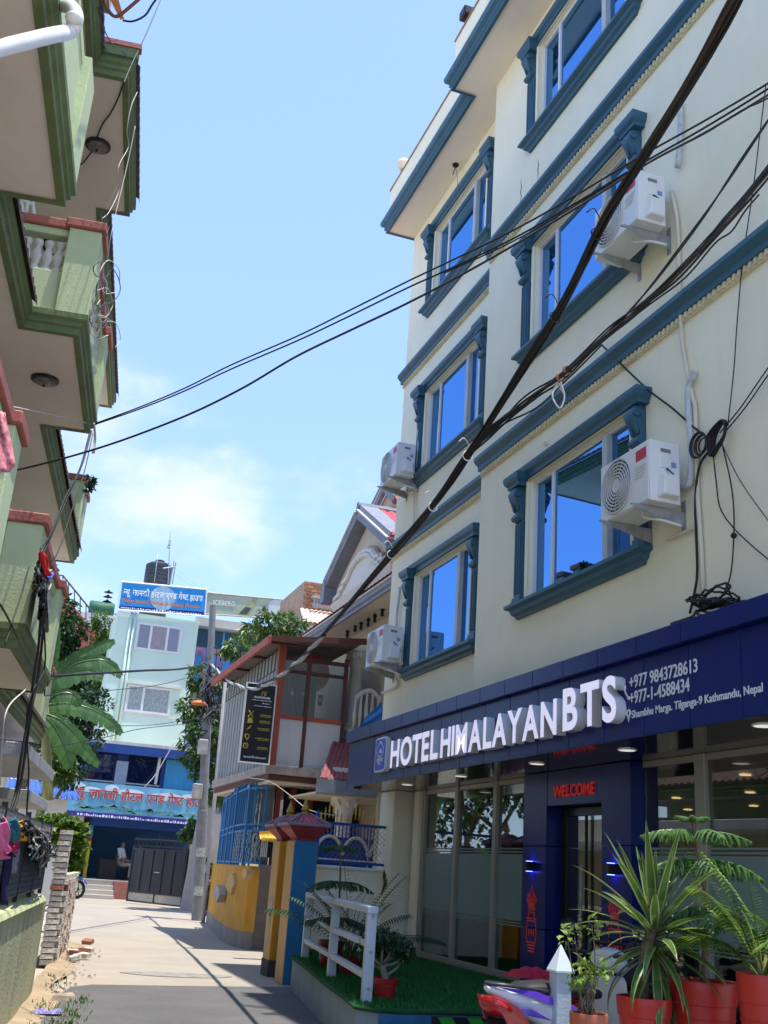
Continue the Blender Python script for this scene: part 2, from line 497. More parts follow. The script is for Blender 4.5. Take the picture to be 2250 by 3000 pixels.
# ------------------------------------------------------------------ hotel
BX, RX = 5.15, 5.45             # wall faces: projecting bay, recessed part
YB, YE, YN = 11.78, 16.02, 5.86  # bay corner, far end, near end
FLOORS = (4.44, 7.63, 10.80)
RFLOORS = (4.42, 7.56, 10.67)
hotel = thing('hotel', 'cream four storey hotel with teal blue window mouldings and roof overhang', 'building', (BX, 10.5, 0))
def wall_holes(b, x, y0, y1, z0, z1, holes, depth, m=0):
    ys = sorted({y0, y1} | {h[0] for h in holes} | {h[1] for h in holes})
    zs = sorted({z0, z1} | {h[2] for h in holes} | {h[3] for h in holes})
    for i in range(len(ys) - 1):
        for j in range(len(zs) - 1):
            cy, cz = (ys[i] + ys[i + 1]) / 2, (zs[j] + zs[j + 1]) / 2
            if any(h[0] < cy < h[1] and h[2] < cz < h[3] for h in holes): continue
            b.add([(x, ys[i], zs[j]), (x, ys[i + 1], zs[j]), (x, ys[i + 1], zs[j + 1]), (x, ys[i], zs[j + 1])], [(0, 1, 2, 3)], m)
    for (a, c, e, f) in holes:
        X = x + depth
        b.add([(x, a, e), (X, a, e), (X, a, f), (x, a, f)], [(0, 1, 2, 3)], m)
        b.add([(x, c, e), (X, c, e), (X, c, f), (x, c, f)], [(0, 1, 2, 3)], m)
        b.add([(x, a, e), (X, a, e), (X, c, e), (x, c, e)], [(0, 1, 2, 3)], m)
        b.add([(x, a, f), (X, a, f), (X, c, f), (x, c, f)], [(0, 1, 2, 3)], m)
BAYW = (8.20, 10.36); RECW = (12.68, 14.80)
b = MB()
wall_holes(b, BX, YN, YB, 2.70, 12.80, [(BAYW[0], BAYW[1], z + 0.02, z + 1.46) for z in FLOORS], 0.09)
b.add([(BX, YB, 2.7), (RX, YB, 2.7), (RX, YB, 12.8), (BX, YB, 12.8)], [(0, 1, 2, 3)])
wall_holes(b, RX, YB, YE, 2.70, 12.80, [(RECW[0], RECW[1], z + 0.02, z + 1.46) for z in RFLOORS], 0.09)
b.add([(RX, YE, 0.3), (14, YE, 0.3), (14, YE, 12.8), (RX, YE, 12.8)], [(0, 1, 2, 3)])
b.add([(BX, YN, 2.7), (14, YN, 2.7), (14, YN, 12.8), (BX, YN, 12.8)], [(0, 1, 2, 3)])
b.add([(14, YN, 0), (14, YE, 0), (14, YE, 12.8), (14, YN, 12.8)], [(0, 1, 2, 3)])
b.build('wall', m_cream, hotel, norm=False)

# roof slab, blue cornice and parapet
b = MB()
RO, BO = 4.93, 4.58             # overhang edges
YO = 12.10                      # far end of the bay's overhang
ROOF_END = 16.04
b.extr([(BO, YN - 0.02, 12.72), (BO, YO, 12.72), (RO, YO, 12.72), (RO, ROOF_END, 12.72), (14, ROOF_END, 12.72), (14, YN - 0.02, 12.72)], (0, 0, 0.2))
b.build('roof_slab', m_soffit, hotel)
def cornice(b, pts, prof, m=0):
    """profile (outward, z) swept along a plan polyline, outward to the left of travel"""
    P = [Vector((p[0], p[1], 0)) for p in pts]; n = len(P); k = len(prof); vs = []
    for i in range(n):
        d1 = (P[i] - P[i - 1]).normalized() if i else (P[1] - P[0]).normalized()
        d2 = (P[i + 1] - P[i]).normalized() if i < n - 1 else d1
        n1 = Vector((-d1.y, d1.x, 0)); n2 = Vector((-d2.y, d2.x, 0))
        mvec = (n1 + n2); mvec = mvec / max(0.35, mvec.dot(n1))
        for o, z in prof: vs.append(P[i] + mvec * o + Vector((0, 0, z)))
    fs = [(i * k + j, (i + 1) * k + j, (i + 1) * k + j + 1, i * k + j + 1) for i in range(n - 1) for j in range(k - 1)]
    fs += [tuple(range(k)), tuple((n - 1) * k + j for j in range(k - 1, -1, -1))]
    b.add(vs, fs, m)
roofline = [(BO, YN - 0.02), (BO, YO), (RO, YO), (RO, ROOF_END), (14, ROOF_END)]
cpro = [(-0.02, 12.70), (0.03, 12.70), (0.03, 12.75), (0.055, 12.77), (0.055, 12.83), (0.10, 12.86), (0.12, 12.91), (0.12, 12.95), (0.07, 12.97), (-0.02, 12.97)]
b = MB(); cornice(b, roofline, cpro); b.build('cornice', m_trim, hotel)
b = MB(); cornice(b, roofline, [(-0.12, 12.93), (0.0, 12.97), (0.0, 13.62), (-0.12, 13.62)]); b.build('parapet', m_cream, hotel)
b = MB(); cornice(b, roofline, [(-0.14, 13.62), (0.02, 13.62), (0.02, 13.65), (-0.14, 13.65)])
b.build('coping', mat('rusty_coping', (0.33, 0.22, 0.17), 0.8, 0.3, 6), hotel)
# string courses
for z in (6.50, 9.70):
    for (x, ya, yb) in ((BX, YN, YB + 0.0), (RX, YB + 0.005, YE + 0.06)):
        pr = [(-0.05, z), (0.055, z), (0.06, z + 0.06), (0.09, z + 0.085), (0.12, z + 0.12), (0.12, z + 0.17), (0.09, z + 0.185), (-0.05, z + 0.185)]
        b = MB(); cornice(b, [(x, ya), (x, yb)], pr)
        b.build('string_course', m_trim, hotel)
        b = MB(); b.box(x - 0.028, x + 0.05, ya, yb - 0.03, z - 0.075, z - 0.002)
        y = ya
        while y < yb - 0.1:
            b.box(x - 0.045, x - 0.027, y, y + 0.035, z - 0.06, z - 0.004); y += 0.07
        b.build('dentil_band', m_dentil, hotel)

# windows: sub-parts sill, head moulding, pilasters, scroll brackets, frame, mullions, panes
def make_window(x, ya, yb, zs, pl, pr, sl, sr):
    """opening ya..yb above sill zs on wall x; pilaster centres pl (far) and pr (near); sill from sr to sl"""
    z0, z1 = zs + 0.02, zs + 1.46
    b = MB(); X = x + 0.05
    t = 0.035
    b.box(X, X + 0.06, ya, yb, z0, z0 + t); b.box(X, X + 0.06, ya, yb, z1 - t, z1)
    b.box(X, X + 0.06, ya, ya + t, z0 + t, z1 - t); b.box(X, X + 0.06, yb - t, yb, z0 + t, z1 - t)
    win = b.build('window', m_alu, hotel, bevel=0.004)
    w = yb - ya
    m1, m2 = yb - w * 0.225, ya + w * 0.25
    b = MB(); b.box(X - 0.018, X + 0.05, m1 - 0.022, m1 + 0.022, z0 + t, z1 - t); b.build('mullion', m_alu, win, bevel=0.004)
    b = MB(); b.box(X - 0.03, X + 0.05, m2 - 0.05, m2 + 0.045, z0 + t, z1 - t); b.build('mullion', m_alugrey, win, bevel=0.004)
    for (p, q, dx) in ((m1 + 0.022, yb - t, 0.036), (m2 + 0.045, m1 - 0.022, 0.010), (ya + t, m2 - 0.05, 0.036)):
        b = MB(); b.box(X + dx, X + dx + 0.008, p, q, z0 + t, z1 - t); b.build('pane', m_pane, win)
    b = MB(); b.box(x + 0.005, x + 0.055, ya - 0.0, yb + 0.0, z0 - 0.012, z0 + 0.006); b.build('ledge', m_alu, win)
    # sill
    sp = [(-0.04, zs - 0.155), (0.035, zs - 0.155), (0.05, zs - 0.125), (0.085, zs - 0.10), (0.095, zs - 0.06), (0.145, zs - 0.035), (0.145, zs), (-0.04, zs + 0.004)]
    b = MB(); cornice(b, [(x + 0.14, sr + 0.145), (x, sr + 0.145), (x, sl - 0.145), (x + 0.14, sl - 0.145)], sp)
    b.build('sill', m_trim, win)
    # head moulding
    zh = zs + 1.49
    hp = [(-0.04, zh), (0.045, zh), (0.05, zh + 0.05), (0.085, zh + 0.075), (0.10, zh + 0.12), (0.10, zh + 0.145), (-0.04, zh + 0.165)]
    b = MB(); cornice(b, [(x, pr), (x, pl)], hp); b.build('head_moulding', m_trim, win)
    b = MB(); b.box(x - 0.02, x + 0.02, ya - 0.03, yb + 0.03, zh - 0.028, zh - 0.002); b.build('dentil_band', m_dentil, win)
    # cream strips beside the opening
    b = MB()
    b.box(x - 0.03, x - 0.001, yb + 0.006, yb + 0.05, z0, z1); b.build('jamb_strip', m_cream, win, bevel=0.006)
    b = MB(); b.box(x - 0.03, x - 0.001, ya - 0.05, ya - 0.006, z0, z1); b.build('jamb_strip', m_cream, win, bevel=0.006)
    for c in (pl, pr):
        hw = 0.09
        b = MB()
        b.box(x - 0.045, x + 0.04, c - hw, c + hw, zs + 0.0, zs + 1.0)
        for q in (-0.055, 0.0, 0.055): b.box(x - 0.058, x - 0.044, c + q - 0.014, c + q + 0.014, zs + 0.14, zs + 0.98)
        b.box(x - 0.075, x + 0.03, c - hw - 0.03, c + hw + 0.03, zs + 0.0, zs + 0.06)
        b.box(x - 0.062, x + 0.03, c - hw - 0.015, c + hw + 0.015, zs + 0.06, zs + 0.10)
        b.build('pilaster', m_trim, win, bevel=0.006)
        # scroll bracket: an S profile seen from the side, extruded along the wall
        prof = []
        zc = zs + 1.0
        S = [(-0.03, 0.0), (-0.075, 0.015), (-0.10, 0.055), (-0.085, 0.10), (-0.06, 0.12), (-0.075, 0.17), (-0.11, 0.22), (-0.145, 0.28), (-0.15, 0.345), (-0.125, 0.40), (-0.07, 0.42), (0.03, 0.42), (0.03, 0.0)]
        b = MB(); b.extr([(x + q, c - 0.075, zc + h) for q, h in S], (0, 0.15, 0))
        b.lathe((x - 0.105, c - 0.095, zc + 0.335), [(0.045, 0.0), (0.045, 0.19)], 12, 0, 1)
        b.lathe((x - 0.068, c - 0.09, zc + 0.055), [(0.038, 0.0), (0.038, 0.18)], 12, 0, 1)
        for q in (-0.05, 0.05): b.tube([(x - 0.12, c + q, zc + 0.27), (x - 0.10, c + q, zc + 0.20), (x - 0.075, c + q, zc + 0.13)], 0.018, 6)
        b.build('scroll_bracket', m_trim, win, smooth=35, bevel=0.005)
        cap = [(-0.04, zc + 0.42), (0.08, zc + 0.42), (0.085, zc + 0.455), (0.115, zc + 0.49), (0.125, zc + 0.53), (0.125, zc + 0.57), (-0.04, zc + 0.59)]
        b = MB(); cornice(b, [(x + 0.14, c - 0.06), (x - 0.05, c - 0.06), (x - 0.05, c + 0.06), (x + 0.14, c + 0.06)], cap)
        b.build('capital', m_trim, win)
    return win
for z in FLOORS: make_window(BX, BAYW[0], BAYW[1], z, 10.55, 8.01, 10.68, 7.86)
for z in RFLOORS: make_window(RX, RECW[0], RECW[1], z, 15.0, 12.48, 15.13, 12.35)
# dark sheets standing in for unlit rooms behind the coated upper panes
b = MB()
for z in FLOORS:
    b.box(BX + 0.30, BX + 0.34, BAYW[0] - 0.2, BAYW[1] + 0.2, z - 0.2, z + 1.7); b.box(RX + 0.30, RX + 0.34, RECW[0] - 0.2, RECW[1] + 0.2, z - 0.2, z + 1.7)
b.build('dark_room_sheet', mat('dark_room', (0.06, 0.07, 0.09), 0.9, 0.1), hotel)
# plaster cracks: thin open seams on the bay wall
b = MB()
for (px, py, h) in ((1577, 495, 0.30), (1527, 560, 0.36)):
    p = U(px, py, 0, BX)
    pts = [(BX - 0.003, p.y + 0.012 * math.sin(k * 2.1), p.z + h / 2 - h * k / 7) for k in range(8)]
    b.tube(pts, [0.002, 0.004, 0.006, 0.005, 0.006, 0.005, 0.003, 0.001], 4)
b.build('wall_crack', mat('crack', (0.10, 0.10, 0.09), 0.9, 0), hotel)
# globe lamp on the parapet corner, small pipe on the parapet, hook in the soffit
p = U(1174, 480, 0, RO + 0.02)
lamp = thing('globe_lamp', 'cream globe lamp standing on the corner of the hotel roof parapet', 'lamp', (RO + 0.08, p.y, 13.65))
h = p.z - 13.65
b = MB(); b.ball((RO + 0.08, p.y, p.z), 0.125, 20, 12); b.build('globe', mat('opal_globe', (0.80, 0.66, 0.50), 0.35, 0.03), lamp, smooth='all')
b = MB(); b.lathe((RO + 0.08, p.y, 13.65), [(0.05, 0), (0.03, 0.04), (0.022, h - 0.16), (0.05, h - 0.15), (0.06, h - 0.10)], 10); b.build('stem', m_steel, lamp, smooth=True)
p = U(1372, 45, 0, BO + 0.05)
lp = thing('roof_floodlight', 'small black floodlight clamped on the hotel roof edge', 'lamp', (BO + 0.06, p.y, 13.65))
b = MB(); b.box(BO - 0.06, BO + 0.10, p.y - 0.11, p.y + 0.11, 13.78, 13.94); b.build('housing', m_black, lp, bevel=0.02)
b = MB(); b.tube([(BO + 0.06, p.y, 13.65), (BO + 0.04, p.y, 13.80)], 0.025); b.build('bracket', m_black, lp)
p = U(1335, 482, 2, 12.72)
b = MB(); b.lathe((p.x, p.y, 12.66), [(0.012, 0), (0.05, 0.03), (0.055, 0.06)], 12)
b.tube([(p.x, p.y, 12.67), (p.x - 0.02, p.y + 0.03, 12.58), (p.x - 0.03, p.y + 0.02, 12.52)], 0.008, 5)
b.tube([(p.x, p.y, 12.68), (p.x + 0.05, p.y + 0.02, 12.5), (p.x + 0.07, p.y + 0.05, 12.36)], 0.004, 5)
tag(b.build('ceiling_hook', m_dark), 'empty lamp rose with loose wires under the hotel roof overhang', 'lamp fitting')

# ------------------------------------------------------------------ air conditioners (built at the origin: front faces -X, valve side faces -Y)
def make_ac():
    ac = thing('air_conditioner', 'x', 'air conditioner')
    W, H, Dp = 0.80, 0.56, 0.30
    b = MB(); b.box(0, Dp, -W / 2, W / 2, 0, H)
    b.box(-0.010, 0, -W / 2 + 0.01, W / 2 - 0.01, 0.01, H - 0.01)
    b.build('casing', m_white, ac, bevel=0.018, seg=2)
    cy, cz, r = 0.11, 0.285, 0.245
    b = MB(); b.lathe((-0.0125, cy, cz), [(r, 0), (r, 0.002)], 40, 0, 0); b.build('fan_opening', mat('fan_shadow', (0.06, 0.06, 0.06), 0.7, 0), ac)
    b = MB()
    for k in range(7): b.torus((-0.02, cy, cz), 0.06 + k * 0.031, 0.0075, 0, 36, 6)
    for k in range(18):
        a = 2 * math.pi * k / 18
        b.tube([(-0.018, cy + 0.05 * math.cos(a), cz + 0.05 * math.sin(a)), (-0.018, cy + r * math.cos(a + 0.3), cz + r * math.sin(a + 0.3))], 0.004, 4)
    b.lathe((-0.026, cy, cz), [(0.001, 0), (0.055, 0.001), (0.058, 0.012)], 24, 0, 0)
    b.torus((-0.014, cy, cz), r + 0.006, 0.012, 0, 44, 6)
    b.build('fan_grille', mat('grille_grey', (0.55, 0.56, 0.56), 0.45, 0.03), ac, smooth=True)
    b = MB(); b.box(-0.014, -0.0105, -0.365, -0.205, 0.40, 0.50); b.build('badge', m_red, ac, bevel=0.0015)
    b = MB()
    for k in range(5): b.box(-0.0135, -0.0105, -0.36 + 0.01 * k, -0.19, 0.34 - k * 0.025, 0.345 - k * 0.025)
    b.build('moulded_line', m_alugrey, ac)
    b = MB(); b.box(-0.0135, -0.0105, -0.348, -0.222, 0.438, 0.452); b.build('badge_lettering', m_white, ac)
    # valve side
    b = MB(); b.box(0.10, 0.21, -W / 2 - 0.008, -W / 2 + 0.01, 0.31, 0.50)
    b.build('wiring_cover', m_white, ac, bevel=0.006)
    b = MB(); b.box(0.105, 0.205, -W / 2 - 0.011, -W / 2 - 0.002, 0.455, 0.49); b.build('handle_slot', mat('slot_grey', (0.20, 0.20, 0.19), 0.7, 0), ac)
    b = MB()
    b.hexa([(0.09, -W / 2 - 0.075, 0.05), (0.25, -W / 2 - 0.075, 0.05), (0.27, -W / 2 + 0.01, 0.03), (0.06, -W / 2 + 0.01, 0.03),
            (0.11, -W / 2 - 0.075, 0.235), (0.25, -W / 2 - 0.075, 0.235), (0.27, -W / 2 + 0.01, 0.27), (0.08, -W / 2 + 0.01, 0.27)])
    b.build('valve_cover', m_white, ac, bevel=0.01)
    b = MB()
    for k in range(3): b.tube(smooth_path([(0.16, -W / 2 - 0.012, 0.30 + 0.005 * k), (0.19, -W / 2 - 0.03, 0.275), (0.24 + 0.01 * k, -W / 2 - 0.03, 0.22), (0.27, -W / 2 - 0.02, 0.16)], 4), 0.006, 5)
    b.build('wire', m_black, ac, smooth='all')
    b = MB(); b.box(0.215, 0.265, -W / 2 - 0.0025, -W / 2 + 0.01, 0.33, 0.38); b.build('rating_label', mat('blue_label', (0.20, 0.27, 0.48), 0.5, 0), ac)
    for y in (-0.26, 0.26):
        b = MB()
        b.extr([(-0.10, y - 0.02, -0.012), (0.43, y - 0.02, -0.012), (0.43, y - 0.02, -0.15), (-0.10, y - 0.02, -0.03)], (0, 0.004, 0))
        b.box(-0.10, 0.43, y - 0.02, y + 0.02, -0.014, -0.008)
        b.box(0.422, 0.43, y - 0.03, y + 0.03, -0.19, 0.10)
        for k in range(3): b.lathe((0.418, y, -0.17 + 0.045 * k), [(0.009, 0), (0.009, 0.006)], 8, 0, 0)
        b.build('bracket', m_steel, ac)
        b = MB(); b.box(-0.02, 0.06, y - 0.02, y + 0.02, -0.008, 0.0); b.box(0.22, 0.30, y - 0.02, y + 0.02, -0.008, 0.0); b.build('foot', m_steel, ac)
    b = MB(); b.tube(smooth_path([(0.12, -0.10, 0.0), (0.12, -0.13, -0.06), (0.20, -0.28, -0.12), (0.33, -0.36, -0.17)], 5), 0.013, 8)
    b.build('drain_hose', m_white, ac, smooth='all')
    return ac
AC0 = make_ac()
def put_ac(first, x_wall, px, py, label):
    """px,py: the lower near corner of the casing front"""
    p = U(px, py, 0, x_wall - 0.44)
    o = AC0 if first else copy_tree(AC0)
    o.location = (x_wall - 0.43, p.y + 0.40, p.z)
    tag(o, label, 'air conditioner', 'air conditioners on the hotel wall')
    return o
AC_A = put_ac(True, BX, 1902, 1462, 'white air conditioner beside the lowest window of the bay, above the blue sign')
AC_B = put_ac(False, BX, 1868, 640, 'white air conditioner crossed by black cables, beside the middle bay window')
AC_C = put_ac(False, RX, 1160, 1388, 'white air conditioner at the far hotel corner beside the middle window, seen against the sky')
AC_D = put_ac(False, RX, 1118, 1935, 'lowest white air conditioner at the far hotel corner, over the red roofed porch')
# refrigerant pipes and drains
def wall_pipe(name, label, path_px, x, r, m, cat='pipe', group=None, k=4):
    b = MB(); b.tube(smooth_path([U(p[0], p[1], 0, x) for p in path_px], k), r, 8)
    return tag(b.build(name, m, smooth='all'), label, cat, group)
wall_pipe('lagged_pipe', 'silver wrapped pipe rising with a hooked top beside the lower bay air conditioner', [(1968, 1420), (2010, 1424), (2024, 1400), (2026, 1300), (2017, 1185), (2018, 1130), (2030, 1105), (2036, 1086)], BX - 0.05, 0.032, m_lag)
wall_pipe('drain_pipe', 'thin cream drain pipe running down the bay wall to the blue sign', [(1965, 560), (1984, 640), (1990, 800), (1998, 1000), (2030, 1170), (2037, 1200), (2044, 1450), (2054, 1600), (2061, 1768)], BX - 0.035, 0.020, m_pvc, k=2)
wall_pipe('drain_pipe', 'short cream drain pipe slanting under the lower bay air conditioner', [(1955, 1580), (1990, 1566), (2038, 1545)], BX - 0.035, 0.016, m_pvc)
wall_pipe('lagged_pipe', 'silver wrapped pipe above the air conditioner that the cables cross', [(1985, 490), (1992, 420), (1994, 350), (1993, 300)], BX - 0.05, 0.030, m_lag)
wall_pipe('drain_pipe', 'cream drain pipe falling from the upper far corner air conditioner', [(1180, 1440), (1205, 1445), (1214, 1440), (1214, 1470), (1212, 1560)], RX - 0.035, 0.018, m_pvc)
wall_pipe('lagged_pipe', 'grey stained pipe beside the far upper window of the hotel corner', [(1222, 1215), (1226, 1300), (1222, 1370)], RX - 0.04, 0.020, m_lag)
wall_pipe('lagged_pipe', 'grey stained pipe above the lowest far corner air conditioner', [(1161, 1850), (1163, 1800), (1170, 1745), (1172, 1720)], RX - 0.04, 0.022, m_lag)
wall_pipe('drain_pipe', 'cream drain pipe at the bottom far corner of the hotel wall', [(1160, 1985), (1163, 2010), (1120, 2030)], RX - 0.035, 0.020, m_pvc)
# ------------------------------------------------------------------ blue sign canopy over the shopfront
SX = 4.87                         # sign face
SZ0, SZ1 = 2.68, 3.34
sign = thing('hotel_sign', 'long navy sign canopy with white raised letters HOTEL HIMALAYAN BTS over the shopfront', 'sign', (SX, 10.5, SZ0))
YS1 = U(1016, 2300, 0, SX).y
ys = [YS1] + [U(px, py, 0, SX).y for px, py in ((1088, 2293), (1131, 2286), (1181, 2277), (1231, 2268), (1286, 2258), (1346, 2247), (1416, 2235))]
stepw = (ys[1] - ys[-1]) / 6.0
while ys[-1] > 5.5: ys.append(ys[-1] - stepw)
for i in range(len(ys) - 1):
    b = MB(); b.box(SX, SX + 0.03, ys[i + 1] + 0.005, ys[i] - 0.005, SZ0, SZ1 - 0.006)
    b.build('panel', m_navy, sign, bevel=0.002)
    b = MB(); b.box(SX - 0.07, SX + 0.03, ys[i + 1] + 0.004, ys[i] - 0.004, SZ1, SZ1 + 0.165)
    b.build('cap_panel', m_navy, sign, bevel=0.003)
YSN = ys[-1]
b = MB(); b.box(SX + 0.03, BX + 0.02, YSN, YS1 - 0.002, SZ1 - 0.02, SZ1 + 0.155); b.box(SX + 0.03, SX + 0.06, YSN, YS1 - 0.002, SZ0 + 0.02, SZ1 - 0.02)
b.box(BX + 0.02, RX + 0.3, YB + 0.02, YS1 - 0.002, SZ1 - 0.02, SZ1 + 0.155)
b.build('backing', m_dark, sign)
m_soff_gloss = mat('gloss_soffit', (0.010, 0.014, 0.040), 0.07, 0.1, 0.5, spec=0.8)
q = YS1
while q > 5.75:
    r = max(YSN, q - 1.22)
    b = MB(); b.box(SX + 0.005, 6.6, r + 0.004, q - 0.004, SZ0 - 0.004, SZ0 + 0.016); b.build('soffit_panel', m_soff_gloss, sign); q = r
# raised letters
m_letter = mat('white_return', (0.74, 0.74, 0.76), 0.4, 0.0)
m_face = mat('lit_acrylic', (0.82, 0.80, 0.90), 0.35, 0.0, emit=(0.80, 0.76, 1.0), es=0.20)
def word(txt, p_bl, p_br, p_top, xf, depth, gapk=0.10):
    A = U(p_bl[0], p_bl[1], 0, xf); B = U(p_br[0], p_br[1], 0, xf); T = U(p_top[0], p_top[1], 0, xf)
    ms = [text_mesh(c, 1.0, 0.0, 0.03, 4) for c in txt]
    cap = 0.70
    ws = []
    for me in ms:
        xs = [v.co.x for v in me.vertices]; ws.append((min(xs), max(xs)))
    tight = [gapk * (0.25 if (txt[i] + txt[i + 1]) in ('LA', 'AY', 'YA', 'OT', 'TE') else 1.0) for i in range(len(txt) - 1)] + [0]
    total = sum(w[1] - w[0] for w in ws) + sum(tight)
    W = A.y - B.y; H = T.z - A.z
    k = W / total; y = A.y; zb = (A.z + B.z) / 2
    for i, me in enumerate(ms):
        bpy.data.meshes.remove(me)
        w = (ws[i][1] - ws[i][0]) * k
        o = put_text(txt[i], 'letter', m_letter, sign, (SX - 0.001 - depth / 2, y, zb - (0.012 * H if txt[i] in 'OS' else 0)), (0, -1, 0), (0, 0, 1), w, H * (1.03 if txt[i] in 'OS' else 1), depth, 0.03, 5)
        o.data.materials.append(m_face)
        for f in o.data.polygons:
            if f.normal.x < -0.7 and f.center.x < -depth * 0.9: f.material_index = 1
        y -= w + tight[i] * k
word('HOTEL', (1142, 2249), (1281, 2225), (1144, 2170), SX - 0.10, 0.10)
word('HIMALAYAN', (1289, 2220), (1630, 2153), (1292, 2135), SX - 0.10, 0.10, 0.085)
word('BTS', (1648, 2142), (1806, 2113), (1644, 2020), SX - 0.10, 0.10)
m_print = mat('white_vinyl', (0.78, 0.80, 0.84), 0.5, 0)
def printed(txt, pa, pb, ptop, name='lettering'):
    A = U(pa[0], pa[1], 0, SX); B = U(pb[0], pb[1], 0, SX); T = U(ptop[0], ptop[1], 0, SX)
    put_text(txt, name, m_print, sign, (SX - 0.004, A.y, A.z), (0, -1, 0), (0, 0, 1), A.y - B.y, T.z - A.z, 0.004, 0.012)
printed('+977 9843728613', (1845, 2019), (2045, 1973), (1846, 1981))
printed('+977-1-4588434', (1846, 2065), (2022, 2027), (1847, 2027))
printed('Shambhu Marga. Tilganga-9 Kathmandu, Nepal', (1852, 2112), (2237, 2035), (1853, 2082))
A = U(1832, 2010, 0, SX); b = MB()
b.tube(smooth_path([(SX - 0.004, A.y, A.z), (SX - 0.004, A.y - 0.005, A.z - 0.05), (SX - 0.004, A.y - 0.05, A.z - 0.105), (SX - 0.004, A.y - 0.075, A.z - 0.115)], 4), [0.016] * 3 + [0.008] * 6 + [0.016] * 4, 6)
b.build('telephone_mark', m_print, sign, smooth='all')
A = U(1843, 2100, 0, SX); b = MB()
b.torus((SX - 0.004, A.y, A.z + 0.03), 0.026, 0.009, 0, 16, 6); b.extr([(SX - 0.003, A.y + 0.022, A.z + 0.01), (SX - 0.003, A.y - 0.022, A.z + 0.01), (SX - 0.003, A.y, A.z - 0.05)], (-0.003, 0, 0))
b.build('location_mark', m_print, sign)
# logo tile
LX = SX - 0.075
tl = U(1102, 2165, 0, LX); br = U(1126, 2265, 0, LX); bl = U(1093, 2269, 0, LX)
y0, y1, z0, z1 = br.y, tl.y, bl.z + 0.02, tl.z
def rrect(y0, y1, z0, z1, r, x, k=4):
    out = []
    for cy, cz, a0 in ((y1 - r, z1 - r, 0), (y0 + r, z1 - r, 90), (y0 + r, z0 + r, 180), (y1 - r, z0 + r, 270)):
        for j in range(k + 1):
            a = R(a0 + 90 * j / k); out.append((x, cy + r * math.cos(a), cz + r * math.sin(a)))
    return out
logo = thing('logo_tile', 'upright rounded blue logo tile with white rim at the far end of the hotel sign', 'sign', (LX, (y0 + y1) / 2, z0))
b = MB(); b.extr(rrect(y0, y1, z0, z1, 0.06, LX), (0.072, 0, 0)); b.build('body', m_letter, logo)
b = MB(); b.extr(rrect(y0 + 0.022, y1 - 0.022, z0 + 0.022, z1 - 0.022, 0.05, LX - 0.003), (0.004, 0, 0)); b.build('face', mat('royal_blue', (0.018, 0.04, 0.55), 0.35, 0.05), logo)
b = MB(); cy = (y0 + y1) / 2; hz = z1 - z0; x = LX - 0.005
for w, za, zb in ((0.11, 0.72, 0.90), (0.085, 0.76, 0.86)):
    for sgn in (-1, 1): b.tube([(x, cy, z0 + hz * zb), (x, cy + sgn * w, z0 + hz * za)], 0.005, 4)
b.extr([(x, cy - 0.06, z0 + hz * 0.55), (x, cy, z0 + hz * 0.70), (x, cy + 0.06, z0 + hz * 0.55)], (0.002, 0, 0))
b.extr([(x, cy - 0.09, z0 + hz * 0.54), (x, cy - 0.05, z0 + hz * 0.63), (x, cy - 0.01, z0 + hz * 0.54)], (0.002, 0, 0))
for sgn in (-1, 1):
    b.tube(smooth_path([(x, cy + sgn * 0.12, z0 + hz * 0.72), (x, cy + sgn * 0.14, z0 + hz * 0.6), (x, cy + sgn * 0.10, z0 + hz * 0.48)], 4), 0.005, 4)
b.tube([(x, cy - 0.10, z0 + hz * 0.46), (x, cy + 0.10, z0 + hz * 0.46)], 0.006, 4)
b.build('mountain_emblem', m_print, logo)
for t, zz, hh, ww in (('HOTEL', 0.38, 0.04, 0.12), ('HIMALAYAN', 0.28, 0.055, 0.24), ('BTS', 0.20, 0.05, 0.10)):
    put_text(t, 'lettering', m_print, logo, (x, cy + ww / 2, z0 + hz * zz), (0, -1, 0), (0, 0, 1), ww, hh, 0.003, 0.01)
# downlights in the canopy
m_lens = mat('lamp_disc', (0.85, 0.83, 0.78), 0.4, 0, emit=(1, 0.95, 0.85), es=0.25)
for k, (px, py, lb) in enumerate(((1193, 2299, 'round downlight at the far end of the canopy under the logo tile'), (1350, 2274, 'round downlight under the canopy in front of the far shop panes'),
                                  (1573, 2238, 'round downlight under the canopy left of the WELCOME sign'), (1837, 2198, 'round downlight under the canopy right of the WELCOME sign'),
                                  (2238, 2127, 'round downlight under the canopy at the right edge of the photo'))):
    p = U(px, py, 2, SZ0 - 0.01)
    d = thing('downlight', lb, 'lamp', (p.x, p.y, SZ0 - 0.005), 'downlights under the hotel canopy')
    b = MB(); b.lathe((p.x, p.y, SZ0 - 0.012), [(0.078, 0), (0.088, 0.003), (0.09, 0.008)], 24); b.build('rim', m_white, d, smooth=True)
    b = MB(); b.lathe((p.x, p.y, SZ0 - 0.0145), [(0.001, 0), (0.074, 0.0005), (0.074, 0.003)], 24); b.build('lens', m_lens, d)

